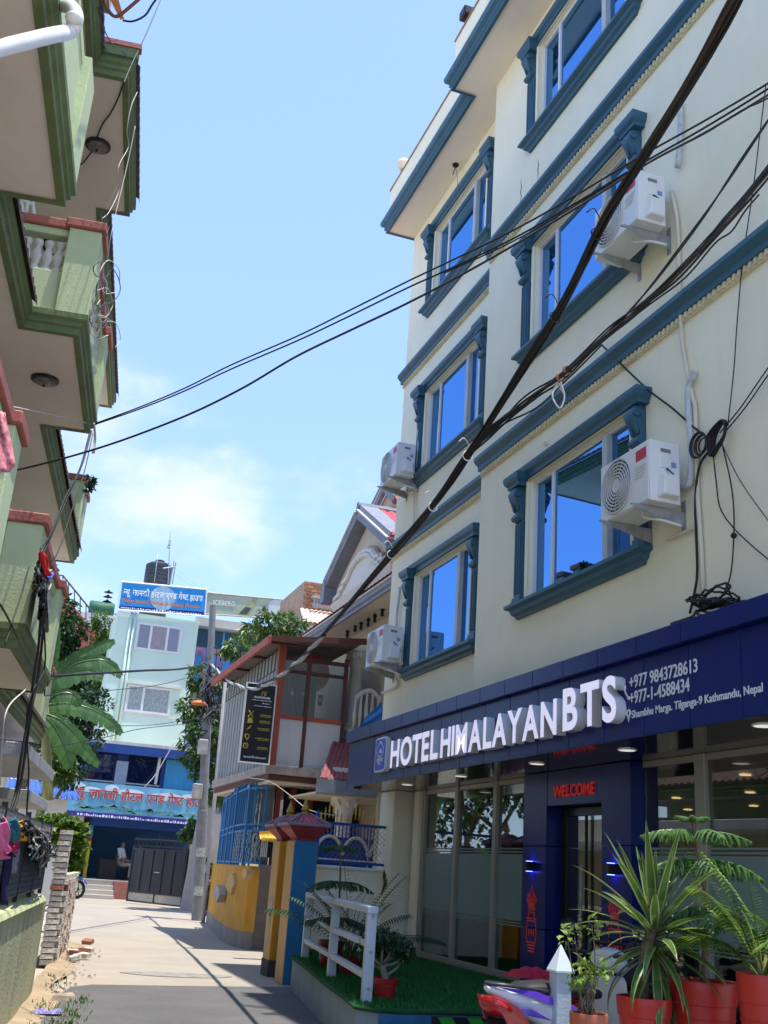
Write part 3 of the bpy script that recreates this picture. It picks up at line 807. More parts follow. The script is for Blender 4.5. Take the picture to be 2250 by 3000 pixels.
# ------------------------------------------------------------------ shopfront under the canopy
GX = 5.85
FZ = 0.42
m_tanframe = mat('champagne_frame', (0.36, 0.34, 0.27), 0.4, 0.06, 4, metal=0.2)
m_shop = glass_mat('shop_glass', (0.82, 0.86, 0.84), (0.006, 0.008, 0.008), 0.20, 0.60, wav=0.004)
m_frost = glass_mat('frosted_film', (0.4, 0.45, 0.45), (0.24, 0.34, 0.34), 0.05, 0.06, 0.25)
gy = lambda px, py: U(px, py, 0, GX).y
yL = gy(1232, 2797); yM1 = gy(1337, 2560); yM2 = gy(1453, 2560); py_ = lambda px: U(px, 2400, 0, GX - 0.16).y; yP1 = py_(1533); yP1b = py_(1601)
yP2 = py_(1762); yP2b = py_(1848); yPost = gy(2063, 2320); yPost2 = 5.35
def frame_post(ya, yb, name='mullion'):
    b = MB(); b.box(GX - 0.05, GX + 0.04, ya, yb, FZ, SZ0 - 0.005); return b.build(name, m_tanframe, hotel, bevel=0.005)
for yc, w in ((yL + 0.05, 0.10), (yM1, 0.10), (yM2, 0.10), (yPost, 0.15), (yPost2, 0.10)): frame_post(yc - w / 2, yc + w / 2)
def bay(ya, yb, strips=True):
    b = MB(); b.box(GX - 0.04, GX + 0.03, ya, yb, FZ, FZ + 0.07); b.build('frame_rail', m_tanframe, hotel, bevel=0.004)
    b = MB(); b.box(GX - 0.03, GX + 0.03, ya, yb, SZ0 - 0.065, SZ0 - 0.005); b.build('frame_rail', m_tanframe, hotel, bevel=0.004)
    b = MB(); b.box(GX - 0.005, GX + 0.005, ya, yb, FZ + 0.07, SZ0 - 0.065); p = b.build('shop_pane', m_shop, hotel)
    b = MB(); b.box(GX - 0.0085, GX - 0.0062, ya, yb, 1.06, 1.80)
    for za in (1.825, 1.86): b.box(GX - 0.0085, GX - 0.0062, ya, yb, za - 0.008, za + 0.010)
    for za in (1.005, 1.035): b.box(GX - 0.0085, GX - 0.0062, ya, yb, za - 0.008, za + 0.008)
    b.build('frosted_band', m_frost, p)
bay(yM1 + 0.05, yL); bay(yM2 + 0.05, yM1 - 0.05); bay(yP1 + 0.01, yM2 - 0.05)
bay(yPost + 0.075, yP2b - 0.01); bay(yPost2 + 0.05, yPost - 0.075)
m_kick = mat('tan_stone', (0.24, 0.19, 0.11), 0.6, 0.2, 5)
b = MB(); b.box(GX - 0.06, GX + 0.3, 5.3, yL + 0.10, 0.0, FZ - 0.002); b.build('plinth', m_kick, hotel)
# cream pilasters at the far end of the shopfront
b = MB(); b.box(GX - 0.10, GX + 0.35, yL + 0.10, yL + 0.32, 0.3, SZ0 - 0.006); b.build('pier', m_cream, hotel, bevel=0.01)
b = MB(); b.box(RX + 0.05, GX + 0.35, yL + 0.50, YE - 0.02, 0.3, SZ0 - 0.006); b.build('pier', m_cream, hotel, bevel=0.01)
b = MB(); b.box(GX + 0.05, GX + 0.30, yL + 0.32, yL + 0.50, 0.3, SZ0 - 0.006); b.build('pier_recess', m_dark, hotel)
# navy door pillars with panel joints
def pillar(ya, yb, lab):
    zs = [FZ - 0.02, 1.02, 1.88, SZ0 - 0.006]
    for j in range(3):
        b = MB(); b.box(GX - 0.16, GX + 0.25, ya, yb, zs[j] + 0.004, zs[j + 1] - 0.004); b.build('pillar_panel', m_navy, hotel, bevel=0.003)
    # sconce: black cube lamp with blue light up and down
    cy = (ya + yb) / 2 + 0.02
    t = thing('wall_lamp', 'small black cube wall lamp glowing blue on the %s door pillar' % lab, 'lamp', (GX - 0.16, cy, 1.66), 'cube lamps on the door pillars')
    b = MB(); b.box(GX - 0.26, GX - 0.161, cy - 0.05, cy + 0.05, 1.61, 1.71); b.build('housing', m_black, t, bevel=0.004)
    mb = mat('blue_led', (0.02, 0.02, 0.4), 0.4, 0, emit=(0.05, 0.07, 1.0), es=9.0)
    for za in (1.604, 1.711):
        b = MB(); b.box(GX - 0.235, GX - 0.175, cy - 0.022, cy + 0.022, za, za + 0.005); b.build('lens', mb, t)
    # red vase of plenty in line work
    e = thing('vase_emblem', 'red line drawing of a flowering ceremonial vase on the %s door pillar' % lab, 'emblem', (GX - 0.163, cy, 0.85), 'red vase emblems on the door pillars')
    m = mat('red_line', (0.62, 0.05, 0.05), 0.5, 0, emit=(0.9, 0.08, 0.08), es=0.02); x = GX - 0.165; zc = 0.78  # faint emission brightens the red lines; the emblem is no lamp
    b = MB(); L = lambda pts, r=0.006: b.tube([(x, cy + p[0], zc + p[1]) for p in pts], r, 4)
    for w, z in ((0.07, 0.0), (0.075, 0.03), (0.085, 0.06), (0.10, 0.09)): L([(-w, z), (w, z)], 0.009)
    L([(-0.10, 0.10), (-0.115, 0.19), (-0.10, 0.30)]); L([(0.10, 0.10), (0.115, 0.19), (0.10, 0.30)])
    for w, z in ((0.105, 0.31), (0.115, 0.335), (0.07, 0.40), (0.08, 0.43), (0.085, 0.45)): L([(-w, z), (w, z)], 0.008)
    L([(-0.075, 0.335), (-0.06, 0.40)]); L([(0.075, 0.335), (0.06, 0.40)])
    for q in (-0.055, 0, 0.055): L([(q - 0.015, 0.19), (q, 0.225), (q + 0.015, 0.19), (q, 0.155), (q - 0.015, 0.19)])
    for k in range(-3, 4):
        a = k * 0.36; tip = (0.17 - abs(k) * 0.012); c0 = (k * 0.018, 0.46); t1 = (math.sin(a) * tip, 0.46 + math.cos(a * 0.8) * tip + (0.05 if k == 0 else 0))
        mid = ((c0[0] + t1[0]) / 2, (c0[1] + t1[1]) / 2); nx, nz = (t1[1] - c0[1]) * 0.16, -(t1[0] - c0[0]) * 0.16
        L([c0, (mid[0] + nx, mid[1] + nz), t1, (mid[0] - nx, mid[1] - nz), c0], 0.005)
    b.build('line_work', m, e)
pillar(yP1b, yP1, 'left'); pillar(yP2b, yP2, 'right')
b = MB(); b.box(GX - 0.155, GX + 0.2, yP2 + 0.004, yP1b - 0.004, 2.30, SZ0 - 0.008); b.build('door_lintel', m_navy, hotel, bevel=0.003)
wel = thing('welcome_sign', 'red WELCOME lettering over the dark hotel door', 'sign', (GX - 0.12, (yP2 + yP1b) / 2, 2.4))
A = U(1623, 2307, 0, GX - 0.16); B = U(1744, 2298, 0, GX - 0.16)
put_text('WELCOME', 'lettering', mat('red_led', (0.45, 0.03, 0.03), 0.4, 0.25, 14, emit=(0.9, 0.03, 0.02), es=0.05), wel, (GX - 0.165, A.y, 2.385), (0, -1, 0), (0, 0, 1), A.y - B.y, 0.125, 0.02, 0.012)
# door leaf, dark frame and curtain behind
b = MB()
b.box(GX + 0.02, GX + 0.07, yP2 + 0.01, yP2 + 0.12, FZ, 2.29); b.box(GX + 0.02, GX + 0.07, yP1b - 0.12, yP1b - 0.01, FZ, 2.29); b.box(GX + 0.02, GX + 0.07, yP2 + 0.12, yP1b - 0.12, 2.2, 2.29)
dr = b.build('door', mat('dark_door', (0.012, 0.011, 0.010), 0.35, 0), hotel, bevel=0.004)
b = MB(); b.box(GX + 0.04, GX + 0.05, yP2 + 0.12, yP1b - 0.12, FZ, 2.2); b.build('door_glass', m_shop, dr)
b = MB(); cyd = (yP2 + yP1b) / 2; b.box(GX - 0.01, GX + 0.02, cyd - 0.008, cyd + 0.008, FZ, 2.2); b.build('door_stile', m_black, dr)
b = MB(); b.tube([(GX - 0.03, cyd + 0.05, 1.2), (GX - 0.03, cyd + 0.05, 1.7)], 0.014, 8); b.build('handle', m_steel, dr)
def curtain_fn(u, v):
    y = yP2 + 0.2 + u * (yP1b - yP2 - 0.3)
    return (GX + 0.75 + 0.03 * math.sin(u * 60), y, 1.35 + v * 0.85 - 0.3 * (1 - v) * (1 - u))
b = MB(); b.grid(curtain_fn, 60, 2)
tag(b.build('door_curtain', mat('beige_curtain', (0.30, 0.25, 0.19), 0.9, 0.1), smooth='all'), 'beige curtain hanging behind the dark hotel door', 'curtain')
# lobby behind the glass
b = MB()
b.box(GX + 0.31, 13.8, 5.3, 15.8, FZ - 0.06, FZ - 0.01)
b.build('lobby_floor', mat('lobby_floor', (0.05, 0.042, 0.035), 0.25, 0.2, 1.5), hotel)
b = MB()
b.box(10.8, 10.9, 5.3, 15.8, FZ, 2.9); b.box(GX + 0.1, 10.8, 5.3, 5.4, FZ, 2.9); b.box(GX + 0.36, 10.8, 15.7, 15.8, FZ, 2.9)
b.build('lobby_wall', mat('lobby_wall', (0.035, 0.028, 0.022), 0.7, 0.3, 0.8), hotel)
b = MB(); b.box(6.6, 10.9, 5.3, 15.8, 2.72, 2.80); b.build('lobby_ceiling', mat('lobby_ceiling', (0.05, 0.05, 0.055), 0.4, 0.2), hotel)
m_warm = mat('warm_lamp', (1, 0.8, 0.5), 0.5, 0, emit=(1.0, 0.62, 0.28), es=2.5)
b = MB()
for ix in range(3):
    for iy in range(6):
        b.lathe((7.3 + ix * 1.25, 6.4 + iy * 1.55, 2.70), [(0.001, 0), (0.06, 0.0), (0.06, 0.015)], 12)
b.build('recessed_lamp', m_warm, hotel)
def sofa(x, y, m, lb):
    t = thing('sofa', lb, 'sofa', (x, y, FZ))
    b = MB(); b.box(x - 0.4, x + 0.4, y - 0.9, y + 0.9, FZ + 0.08, FZ + 0.42); b.build('seat', m, t, bevel=0.05, seg=2)
    b = MB(); b.box(x + 0.2, x + 0.42, y - 0.9, y + 0.9, FZ + 0.42, FZ + 0.85); b.build('backrest', m, t, bevel=0.06, seg=2)
    for s in (-1, 1):
        b = MB(); b.box(x - 0.4, x + 0.4, y + s * 0.9 - 0.09, y + s * 0.9 + 0.09, FZ + 0.1, FZ + 0.62); b.build('armrest', m, t, bevel=0.05, seg=2)
sofa(7.0, 12.3, mat('dark_sofa', (0.03, 0.03, 0.035), 0.7, 0.2), 'dark sofa inside the hotel lobby behind the glass')

# ------------------------------------------------------------------ raised entrance platform with artificial turf
PZ = 0.40
plat = [(3.82, 14.15), (3.60, 12.6), (3.36, 11.1), (3.20, 9.9), (3.10, 9.30), (3.22, 9.12), (3.5, 9.08), (GX - 0.07, 9.20), (GX - 0.07, 15.45), (4.25, 15.45), (4.22, 14.2)]
m_platgrey = mat('worn_blue_grey_paint', (0.22, 0.29, 0.33), 0.8, 0.18, 2.5, 0.4, 40, streak=0.55, stain=(0.33, 0.34, 0.32))
m_platblue = mat('blue_painted_kerb', (0.025, 0.13, 0.27), 0.6, 0.25, 4, 0.3, 40, streak=0.3, stain=(0.06, 0.2, 0.35))
b = MB(); b.extr([(x, y, 0.0) for x, y in plat], (0, 0, PZ - 0.03))
pf = tag(b.build('entrance_platform', m_platgrey), 'raised entrance platform covered with green artificial turf in front of the glass', 'platform')
b = MB(); b.box(3.24, GX - 0.09, 9.07, 9.09, 0.02, PZ - 0.035); b.build('front_face', m_platblue, pf)
m_go = mat('green_stripe', (0.03, 0.33, 0.02), 0.6, 0.1); m_bk = mat('black_stripe', (0.012, 0.012, 0.014), 0.6, 0.2)
b = MB(); b.box(3.70, 5.5, 9.062, 9.069, 0.03, PZ - 0.04); b.build('hazard_panel', m_bk, pf)
b = MB()
for k in range(6):
    x = 3.75 + k * 0.27
    b.extr([(x, 9.058, PZ - 0.045), (x + 0.13, 9.058, PZ - 0.045), (x + 0.40, 9.058, 0.04), (x + 0.27, 9.058, 0.04)], (0, 0.003, 0))
b.build('hazard_stripe', m_go, pf)
m_turf = leaf_mat('turf_blade', (0.012, 0.13, 0.022), (0.03, 0.20, 0.04), 0.15, 0.6)
m_turfbase = mat('turf_backing', (0.008, 0.075, 0.016), 0.9, 0.25, 9, 0.6, 200)
lip = [(x + (0 if x > 5.7 else -0.03), y, PZ - 0.03) for x, y in plat]
b = MB(); b.extr([(x - (0.03 if x < 4 else 0), y - (0.025 if y < 9.5 else 0), PZ - 0.03) for x, y in plat], (0, 0, 0.035))
turf = tag(b.build('turf_mat', m_turfbase, bevel=0.012), 'green artificial turf mat laid over the entrance platform', 'turf mat')
b = MB(); rr = random.Random(3)
def inside(x, y):
    c = False; n = len(plat); j = n - 1
    for i in range(n):
        xi, yi = plat[i]; xj, yj = plat[j]
        if (yi > y) != (yj > y) and x < (xj - xi) * (y - yi) / (yj - yi) + xi: c = not c
        j = i
    return c
cnt = 0
while cnt < 26000:
    x = 3.05 + rr.random() * 2.75; y = 9.05 + rr.random() * 6.3
    if not inside(x, y): continue
    cnt += 1
    a = rr.random() * 6.283; h = 0.022 + rr.random() * 0.022; w = 0.008
    dx, dy = math.cos(a) * w, math.sin(a) * w; lx, ly = (rr.random() - 0.5) * 0.03, (rr.random() - 0.5) * 0.03
    b.add([(x - dx, y - dy, PZ + 0.003), (x + dx, y + dy, PZ + 0.003), (x + lx, y + ly, PZ + h)], [(0, 1, 2)])
o = b.build('turf_blades', m_turf, norm=False); tag(o, 'short plastic grass blades of the turf mat', 'turf', kind='stuff')
# white railing
rail = thing('white_railing', 'blue white painted timber railing with bolted posts on the edge of the turf platform', 'railing', (3.5, 11, PZ))
m_rail = mat('railing_paint', (0.50, 0.56, 0.60), 0.55, 0.07, 3, 0.15, 60, streak=0.25, stain=(0.30, 0.31, 0.31))
P0 = U(892, 2809, 2, PZ); P1 = U(963, 2864, 2, PZ); P2 = U(1072, 2938, 2, PZ)
dirv = (P2 - P0); dirv.z = 0; L_ = dirv.length; dirv.normalize(); nrm = Vector((-dirv.y, dirv.x, 0))
zt = VP(1090, 2655, P0, P2).z
w = 0.044
def beam(b, A, Bp, w, h):
    d = (Bp - A).normalized(); n = Vector((-d.y, d.x, 0)).normalized() * w; u = Vector((0, 0, h))
    b.hexa([A - n - u, Bp - n - u, Bp + n - u, A + n - u, A - n + u, Bp - n + u, Bp + n + u, A + n + u])
for k, P in enumerate((P0, P1, P2)):
    b = MB(); c = P0 + dirv * (P - P0).dot(dirv)
    for_ = c
    p = [for_ + dirv * sx * w + nrm * sy * w for sx, sy in ((-1, -1), (1, -1), (1, 1), (-1, 1))]
    b.hexa([Vector((q.x, q.y, PZ)) for q in p] + [Vector((q.x, q.y, zt - 0.055)) for q in p])
    o = b.build('post', m_rail, rail, bevel=0.005)
    b = MB()
    if k == 2:
        for zz in (0.15, 0.52, 0.9):
            b.lathe((c.x + 0.0, c.y - w - 0.012, PZ + (zt - PZ) * zz), [(0.012, 0), (0.014, 0.006), (0.014, 0.014)], 8, 0, 1)
        b.build('bolt', m_steel, o)
for z, h in ((zt - 0.03, 0.03), (PZ + (zt - PZ) * 0.60, 0.026), (PZ + (zt - PZ) * 0.27, 0.026)):
    b = MB(); e0, e1 = (P0 - dirv * 0.05, P0 + dirv * (L_ + 0.055)) if z > zt - 0.1 else (P0, P0 + dirv * (L_ - w))
    off = Vector((0, 0, 0)) if z > zt - 0.1 else nrm * 0.0
    beam(b, Vector((e0.x, e0.y, z)) + off, Vector((e1.x, e1.y, z)) + off, (w + 0.006) if z > zt - 0.1 else 0.034, h)
    b.build('rail', m_rail, rail, bevel=0.005)
# ------------------------------------------------------------------ green apartment block on the left
m_green = mat('pale_green_plaster', (0.60, 0.68, 0.40), 0.85, 0.07, 1.6, 0.18, 45, streak=0.22, stain=(0.46, 0.54, 0.32))
m_backlittile = mat('backlit_tile', (0.085, 0.055, 0.045), 0.8, 0.35, 7)  # dark tone stands for the backlit shade on the tile edges
m_moss = mat('dark_green_moulding', (0.14, 0.19, 0.08), 0.7, 0.2, 3, 0.3, 40, streak=0.3, stain=(0.20, 0.30, 0.15))
m_taupe = mat('taupe_soffit', (0.80, 0.71, 0.63), 0.9, 0.07, 0.9, 0.2, 40, streak=0.1)
m_cap = mat('red_oxide_cap', (0.42, 0.13, 0.10), 0.7, 0.22, 5, 0.3, 40, streak=0.3, stain=(0.34, 0.16, 0.13))
m_balus = mat('white_baluster', (0.70, 0.66, 0.58), 0.7, 0.1, 5)
m_tile = mat('red_roof_tile', (0.36, 0.060, 0.050), 0.6, 0.25, 4, 0.2, 30)
apt = thing('apartment_block', 'pale green apartment block with red capped balconies and taupe soffits along the left side', 'building', tuple(LF(10, -3, 0)))
xf = LF
WT = -2.75
b = MB(xf); b.box(2.0, 18.2, -9.0, WT, 0.0, 9.5); b.build('wall', m_green, apt)
b = MB(xf); b.box(2.0, 18.22, WT, WT + 0.03, 0.0, 2.55); b.build('ground_floor_wall', mat('tan_wall', (0.50, 0.45, 0.33), 0.85, 0.1, 1.5, 0.3, 40, streak=0.3), apt)
PROF = lambda z: [(-0.06, z - 0.014), (0.005, z - 0.014), (0.005, z + 0.055), (0.03, z + 0.07), (0.03, z + 0.115), (0.06, z + 0.14), (0.06, z + 0.20), (-0.06, z + 0.20)]
def outline(S, tw, tn):
    """S: far end, far bay far side, far bay near side, near bay far side"""
    return [(S[0], -6.0), (S[0], tn), (S[1], tn), (S[1], tw), (S[2], tw), (S[2], tn), (S[3], tn), (S[3], tw), (2.0, tw)]
LEVELS = {'D': (3.14, outline((18.5, 12.46, 9.68, 7.6), -1.28, -1.80)), 'C': (6.33, outline((18.83, 12.45, 9.84, 7.6), -1.25, -1.78)), 'A': (9.46, outline((18.98, 12.45, 9.8, 7.7), -1.22, -1.59))}
def tile_skirt(name, s0, s1, t, z, parent, rise=0.30, run=0.42):
    def fn(u, v):
        s = s0 + (s1 - s0) * u
        wob = 0.045 * abs(math.sin(math.pi * (s - s0) / 0.17))
        st = (v * 4) % 1.0
        return LF(s, t + 0.10 - run * v, z + rise * v + wob + (0.012 if st > 0.01 else 0))
    b = MB(); b.grid(fn, max(8, int((s1 - s0) / 0.034)), 4)
    def fn2(u, v):
        s = s0 + (s1 - s0) * u
        return LF(s, t + 0.10, z - 0.03 * v + 0.045 * abs(math.sin(math.pi * (s - s0) / 0.17)) * (1 - v))
    b.grid(fn2, max(8, int((s1 - s0) / 0.034)), 1)
    o = b.build(name, m_backlittile, parent); o['kind'] = 'stuff'; return o
for k, (z, ol) in LEVELS.items():
    pts = [LF(s, t, 0) for s, t in ol]
    poly = [LF(s, t, z) for s, t in ol] + [LF(2.0, -6.0, z)]
    b = MB(); b.extr(poly, (0, 0, 0.19)); sl = b.build('floor_slab' if k != 'A' else 'roof_slab', m_taupe, apt)
    b = MB(); cornice(b, [(p.x, p.y) for p in pts], PROF(z)); b.build('moulding', m_moss, sl)
    S = ol
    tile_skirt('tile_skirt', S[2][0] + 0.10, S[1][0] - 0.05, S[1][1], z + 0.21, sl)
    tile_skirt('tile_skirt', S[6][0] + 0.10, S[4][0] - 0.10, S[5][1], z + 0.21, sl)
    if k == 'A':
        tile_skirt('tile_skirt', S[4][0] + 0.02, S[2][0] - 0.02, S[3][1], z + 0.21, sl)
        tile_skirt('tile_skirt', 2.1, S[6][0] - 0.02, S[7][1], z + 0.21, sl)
        b = MB(LF); b.box(9.70, 9.80, -1.60, -1.14, z + 0.20, z + 0.32); b.build('eave_end', m_moss, sl)
        b = MB(LF); b.box(9.68, 9.78, -1.62, -1.12, z + 0.32, z + 0.38); b.build('eave_cap', m_cap, sl)
        b = MB(LF); b.box(9.0, 9.25, -1.62, -1.45, z + 0.3, z + 0.75); b.build('roof_upstand', mat('mortar', (0.42, 0.37, 0.31), 0.9, 0.2, 6), sl)
# parapets
def post(b, s0, s1, t0, t1, z0, z1): b.box(s0, s1, t0, t1, z0, z1)
def cap(s0, s1, t0, t1, z, parent):
    b = MB(LF); b.box(s0 - 0.04, s1 + 0.04, t0 - 0.04, t1 + 0.04, z, z + 0.10); return b.build('cap', m_cap, parent, bevel=0.012)
BAL = [(0.030, 0), (0.055, 0.0), (0.055, 0.03), (0.035, 0.05), (0.030, 0.07), (0.060, 0.13), (0.062, 0.17), (0.035, 0.23), (0.028, 0.27), (0.045, 0.29), (0.050, 0.31), (0.05, 0.34)]
def baluster_mesh():
    b = MB(); b.lathe((0, 0, 0), BAL, 12); o = b.build('baluster', m_balus, None, smooth=50)
    me = o.data; bpy.data.objects.remove(o); return me
BALM = baluster_mesh()
def balustrade(p0, p1, z, parent, n):
    for i in range(n):
        f = (i + 0.5) / n; P = LF(p0[0] + (p1[0] - p0[0]) * f, p0[1] + (p1[1] - p0[1]) * f, z)
        share(BALM, 'baluster', parent, Matrix.Translation(P - WP[parent.name]))
for k, tw, s0, s1, z0, zc in (('C', -1.25, 9.84, 12.45, 6.53, 7.50), ('D', -1.28, 9.68, 12.46, 3.34, 4.27), ('C', -1.25, 2.0, 7.6, 6.53, 7.50), ('D', -1.28, 2.0, 7.6, 3.34, 4.27)):
    near = s0 < 5
    te = tw + 0.05                     # outer face of the posts
    tn = -1.80 if k == 'D' else -1.78
    par = MB(LF)
    # corner posts
    posts = [(s1 - 0.36, s1 + 0.05)] + ([] if near else [(s0 - 0.04, s0 + 0.34)]) + ([(4.6, 5.0)] if near else [])
    for a, c in posts: par.box(a, c, te - 0.32, te, z0, zc)
    # street-side low wall between the posts
    lo = z0 + 0.48
    par.box(s0 + 0.34 if not near else 2.0, s1 - 0.36, te - 0.20, te - 0.06, z0, lo)
    par.box(s0 + 0.34 if not near else 2.0, s1 - 0.36, te - 0.20, te - 0.06, zc - 0.10, zc)
    # end walls
    par.box(s1 - 0.12, s1 + 0.02, WT, te - 0.32, z0, zc)
    if not near: par.box(s0 + 0.02, s0 + 0.15, tn - 0.9, te - 0.32, z0, lo if k == 'C' else zc); par.box(s0 + 0.02, s0 + 0.15, tn - 0.9, te - 0.32, zc - 0.08, zc)
    o = par.build('parapet', m_green, apt, bevel=0.008)
    if near and k == 'C':
        b = MB(LF); b.box(2.0, s1 - 0.361, te - 0.19, te - 0.07, lo + 0.002, zc - 0.102); b.build('parapet_panel', m_green, apt); continue
    for a, c in posts: cap(a, c, te - 0.32, te, zc, o)
    cap(s0 + 0.39 if not near else 2.0, s1 - 0.42, te - 0.20, te - 0.06, zc - 0.002, o)
    cap(s1 - 0.12, s1 + 0.02, WT, te - 0.38, zc - 0.002, o)
    if not near: cap(s0 + 0.02, s0 + 0.15, tn - 0.9, te - 0.38, zc - 0.002, o)
    L_ = (s1 - 0.36) - (s0 + 0.34 if not near else 5.0)
    balustrade((s0 + 0.34 if not near else 5.0, te - 0.13), (s1 - 0.36, te - 0.13), lo, apt, int(L_ / 0.2))
    if k == 'C' and not near: balustrade((s0 + 0.085, te - 0.34), (s0 + 0.085, tn - 0.3), lo, apt, 5)
# narrow-part parapet posts at the far end
for z0, zc, t, s1 in ((6.53, 7.5, -1.72, 18.75), (3.34, 4.27, -1.76, 18.4)):
    b = MB(LF); b.box(s1 - 1.05, s1 - 0.7, t - 0.34, t, z0, zc); b.box(s1 - 0.35, s1, t - 0.34, t, z0, zc - 0.04); b.box(s1 - 0.7, s1 - 0.35, t - 0.25, t - 0.08, z0, zc - 0.3)
    b.box(12.6, s1 - 1.05, t - 0.5, t - 0.38, z0, zc - 0.15)
    o = b.build('parapet', m_green, apt, bevel=0.008)
    cap(s1 - 1.05, s1 - 0.7, t - 0.34, t, zc, o); cap(s1 - 0.35, s1, t - 0.34, t, zc - 0.04, o)
# concrete sun shades low on the block
m_greyc = mat('grey_canopy', (0.38, 0.40, 0.43), 0.9, 0.15, 3, 0.3, 40, streak=0.4)
b = MB(LF); b.box(14.0, 18.5, WT + 0.03, -1.50, 2.55, 2.72); b.build('sunshade', m_greyc, apt, bevel=0.01)
b = MB(LF); b.box(18.7, 22.6, -3.2, -1.85, 2.22, 2.40); b.build('sunshade', m_greyc, apt, bevel=0.01)
b = MB(LF); b.box(18.25, 23.0, -9, -2.75, 0, 2.9); b.build('rear_annexe', mat('tan_wall', (0.5, 0.45, 0.33)), apt)
b = MB(LF); b.box(17.2, 17.9, WT + 0.03, WT + 0.06, 0.1, 2.0); b.build('door', m_dark, apt)
# dark balcony doors and windows
m_glassdark = glass_mat('dark_window', (0.6, 0.66, 0.7), (0.015, 0.018, 0.02), 0.25)
for z in (3.45, 6.65):
    for s in (5.0, 10.6, 14.4, 16.6):
        b = MB(LF); b.box(s, s + 1.3, WT, WT + 0.05, z + (0.05 if s == 10.6 else 0.9), z + 2.1); f = b.build('window', mat('green_frame', (0.10, 0.20, 0.10), 0.6), apt, bevel=0.01)
        for q in (0.06, 0.68):
            b = MB(LF); b.box(s + q, s + q + 0.56, WT + 0.05, WT + 0.056, z + (0.12 if s == 10.6 else 0.96), z + 2.04); b.build('pane', m_glassdark, f)
# ceiling lamps
for (px, py, z, lb) in ((286, 430, 9.46, 'round dark glass ceiling lamp under the topmost soffit of the green block'), (131, 1117, 6.33, 'round dark glass ceiling lamp under the middle soffit of the green block')):
    p = U(px, py, 2, z - 0.03)
    t = thing('ceiling_lamp', lb, 'lamp', (p.x, p.y, z), 'ceiling lamps under the soffits')
    b = MB(); b.lathe((p.x, p.y, z - 0.035), [(0.125, 0.0), (0.15, 0.01), (0.15, 0.034)], 24); b.build('rim', mat('bronze', (0.035, 0.03, 0.025), 0.4, 0.2, 8, metal=0.3), t, smooth=30)
    b = MB(); b.lathe((p.x, p.y, z - 0.08), [(0.001, 0), (0.03, 0.002), (0.085, 0.018), (0.125, 0.046)], 24); b.build('lamp_bowl', mat('smoked_bowl', (0.15, 0.13, 0.12), 0.25, 0.3, 5), t, smooth='all')
    b = MB(); b.ball((p.x, p.y, z - 0.085), 0.016, 8, 6); b.build('finial', m_black, t)
# white waste pipe elbowing out of the balcony
q = [UL(170, 14, 1, -1.24), UL(205, 20, 1, -1.12), UL(222, 42, 1, -1.06), UL(221, 62, 1, -1.05), UL(213, 82, 1, -1.06), UL(200, 94, 1, -1.08), UL(140, 106, 1, -1.14), UL(0, 141, 1, -1.30), UL(-120, 170, 1, -1.42)]
b = MB(); b.tube(smooth_path([LF(*p) for p in q], 6), 0.046, 14)
wp = tag(b.build('waste_pipe', mat('white_pvc', (0.72, 0.72, 0.70), 0.35, 0.08, 5, streak=0.2), smooth='all'), 'fat white waste pipe elbowing out under the uppermost left balcony', 'pipe')
for (px, py, tt) in ((195, 95, -1.085), (216, 55, -1.055)):
    c = LF(*UL(px, py, 1, tt)); b = MB(); b.ball(c, 0.053, 12, 8, sz=0.7); b.build('pipe_socket', mat('white_pvc', (0.7, 0.7, 0.7)), wp, smooth='all')
b = MB(); b.tube(smooth_path([LF(*UL(px, py, 1, -1.42)) for px, py in ((222, -40), (230, 60), (238, 150), (243, 175), (236, 188))], 5), 0.030, 8)
tag(b.build('drain_pipe', mat('rust_grey_pipe', (0.26, 0.22, 0.20), 0.6, 0.3, 8), smooth='all'), 'thin rusty grey pipe beside the uppermost left balcony wall', 'pipe')
# things on the far balcony: bicycle tyre, white poles
c = LF(*UL(178, 722, 0, 10.15)); b = MB(); b.torus((c.x, c.y, c.z), 0.155, 0.030, 1, 28, 8)
tag(b.build('tyre', m_black, smooth='all'), 'black tyre hanging behind the white balusters of the left balcony', 'tyre')
t = thing('drying_rack', 'white folding drying rack standing on the left balcony behind the balusters', 'drying rack', tuple(LF(10.5, -1.9, 6.6)))
for (a, c) in (((42, 560), (55, 640)), ((60, 575), (72, 650)), ((85, 560), (74, 640)), ((50, 580), (95, 600)), ((95, 575), (100, 650))):
    b = MB(); b.tube([LF(*UL(a[0], a[1], 0, 10.5)), LF(*UL(c[0], c[1], 0, 10.5))], 0.022, 8); b.build('bar', m_white, t, smooth='all')
# potted plants poking over balcony ends are built with the plants below

# ------------------------------------------------------------------ boundary wall, netting and brick pier
m_bwall = mat('mossy_wall', (0.46, 0.46, 0.27), 0.9, 0.14, 1.4, 0.4, 35, streak=0.85, stain=(0.13, 0.13, 0.08))
WTOP = 1.03
b = MB(LF); b.box(2.0, 12.62, -1.06, -0.885, 0.0, WTOP - 0.07)
wall = tag(b.build('boundary_wall', m_bwall, bevel=0.01), 'low mossy green boundary wall at the left edge with black netting above it', 'wall')
s = 2.0; rr = random.Random(5); capm = []
for k in range(4):
    b = MB(LF); j = 0.0; l = 0.44
    b.hexa([(0.01, -1.09, WTOP - 0.07), (l, -1.09, WTOP - 0.07), (l, -0.855, WTOP - 0.07), (0.01, -0.855, WTOP - 0.07), (0.02, -1.06, WTOP + 0.01 + j), (l - 0.01, -1.06, WTOP + 0.01), (l - 0.01, -0.90, WTOP - 0.01), (0.02, -0.90, WTOP - 0.01 + j)])
    o = b.build('coping_stone', mat('mossy_coping', (0.46, 0.50, 0.26), 0.9, 0.22, 3, 0.6, 35, streak=0.4), wall, bevel=0.012)
    capm.append(o)
k = 0
s = 2.0
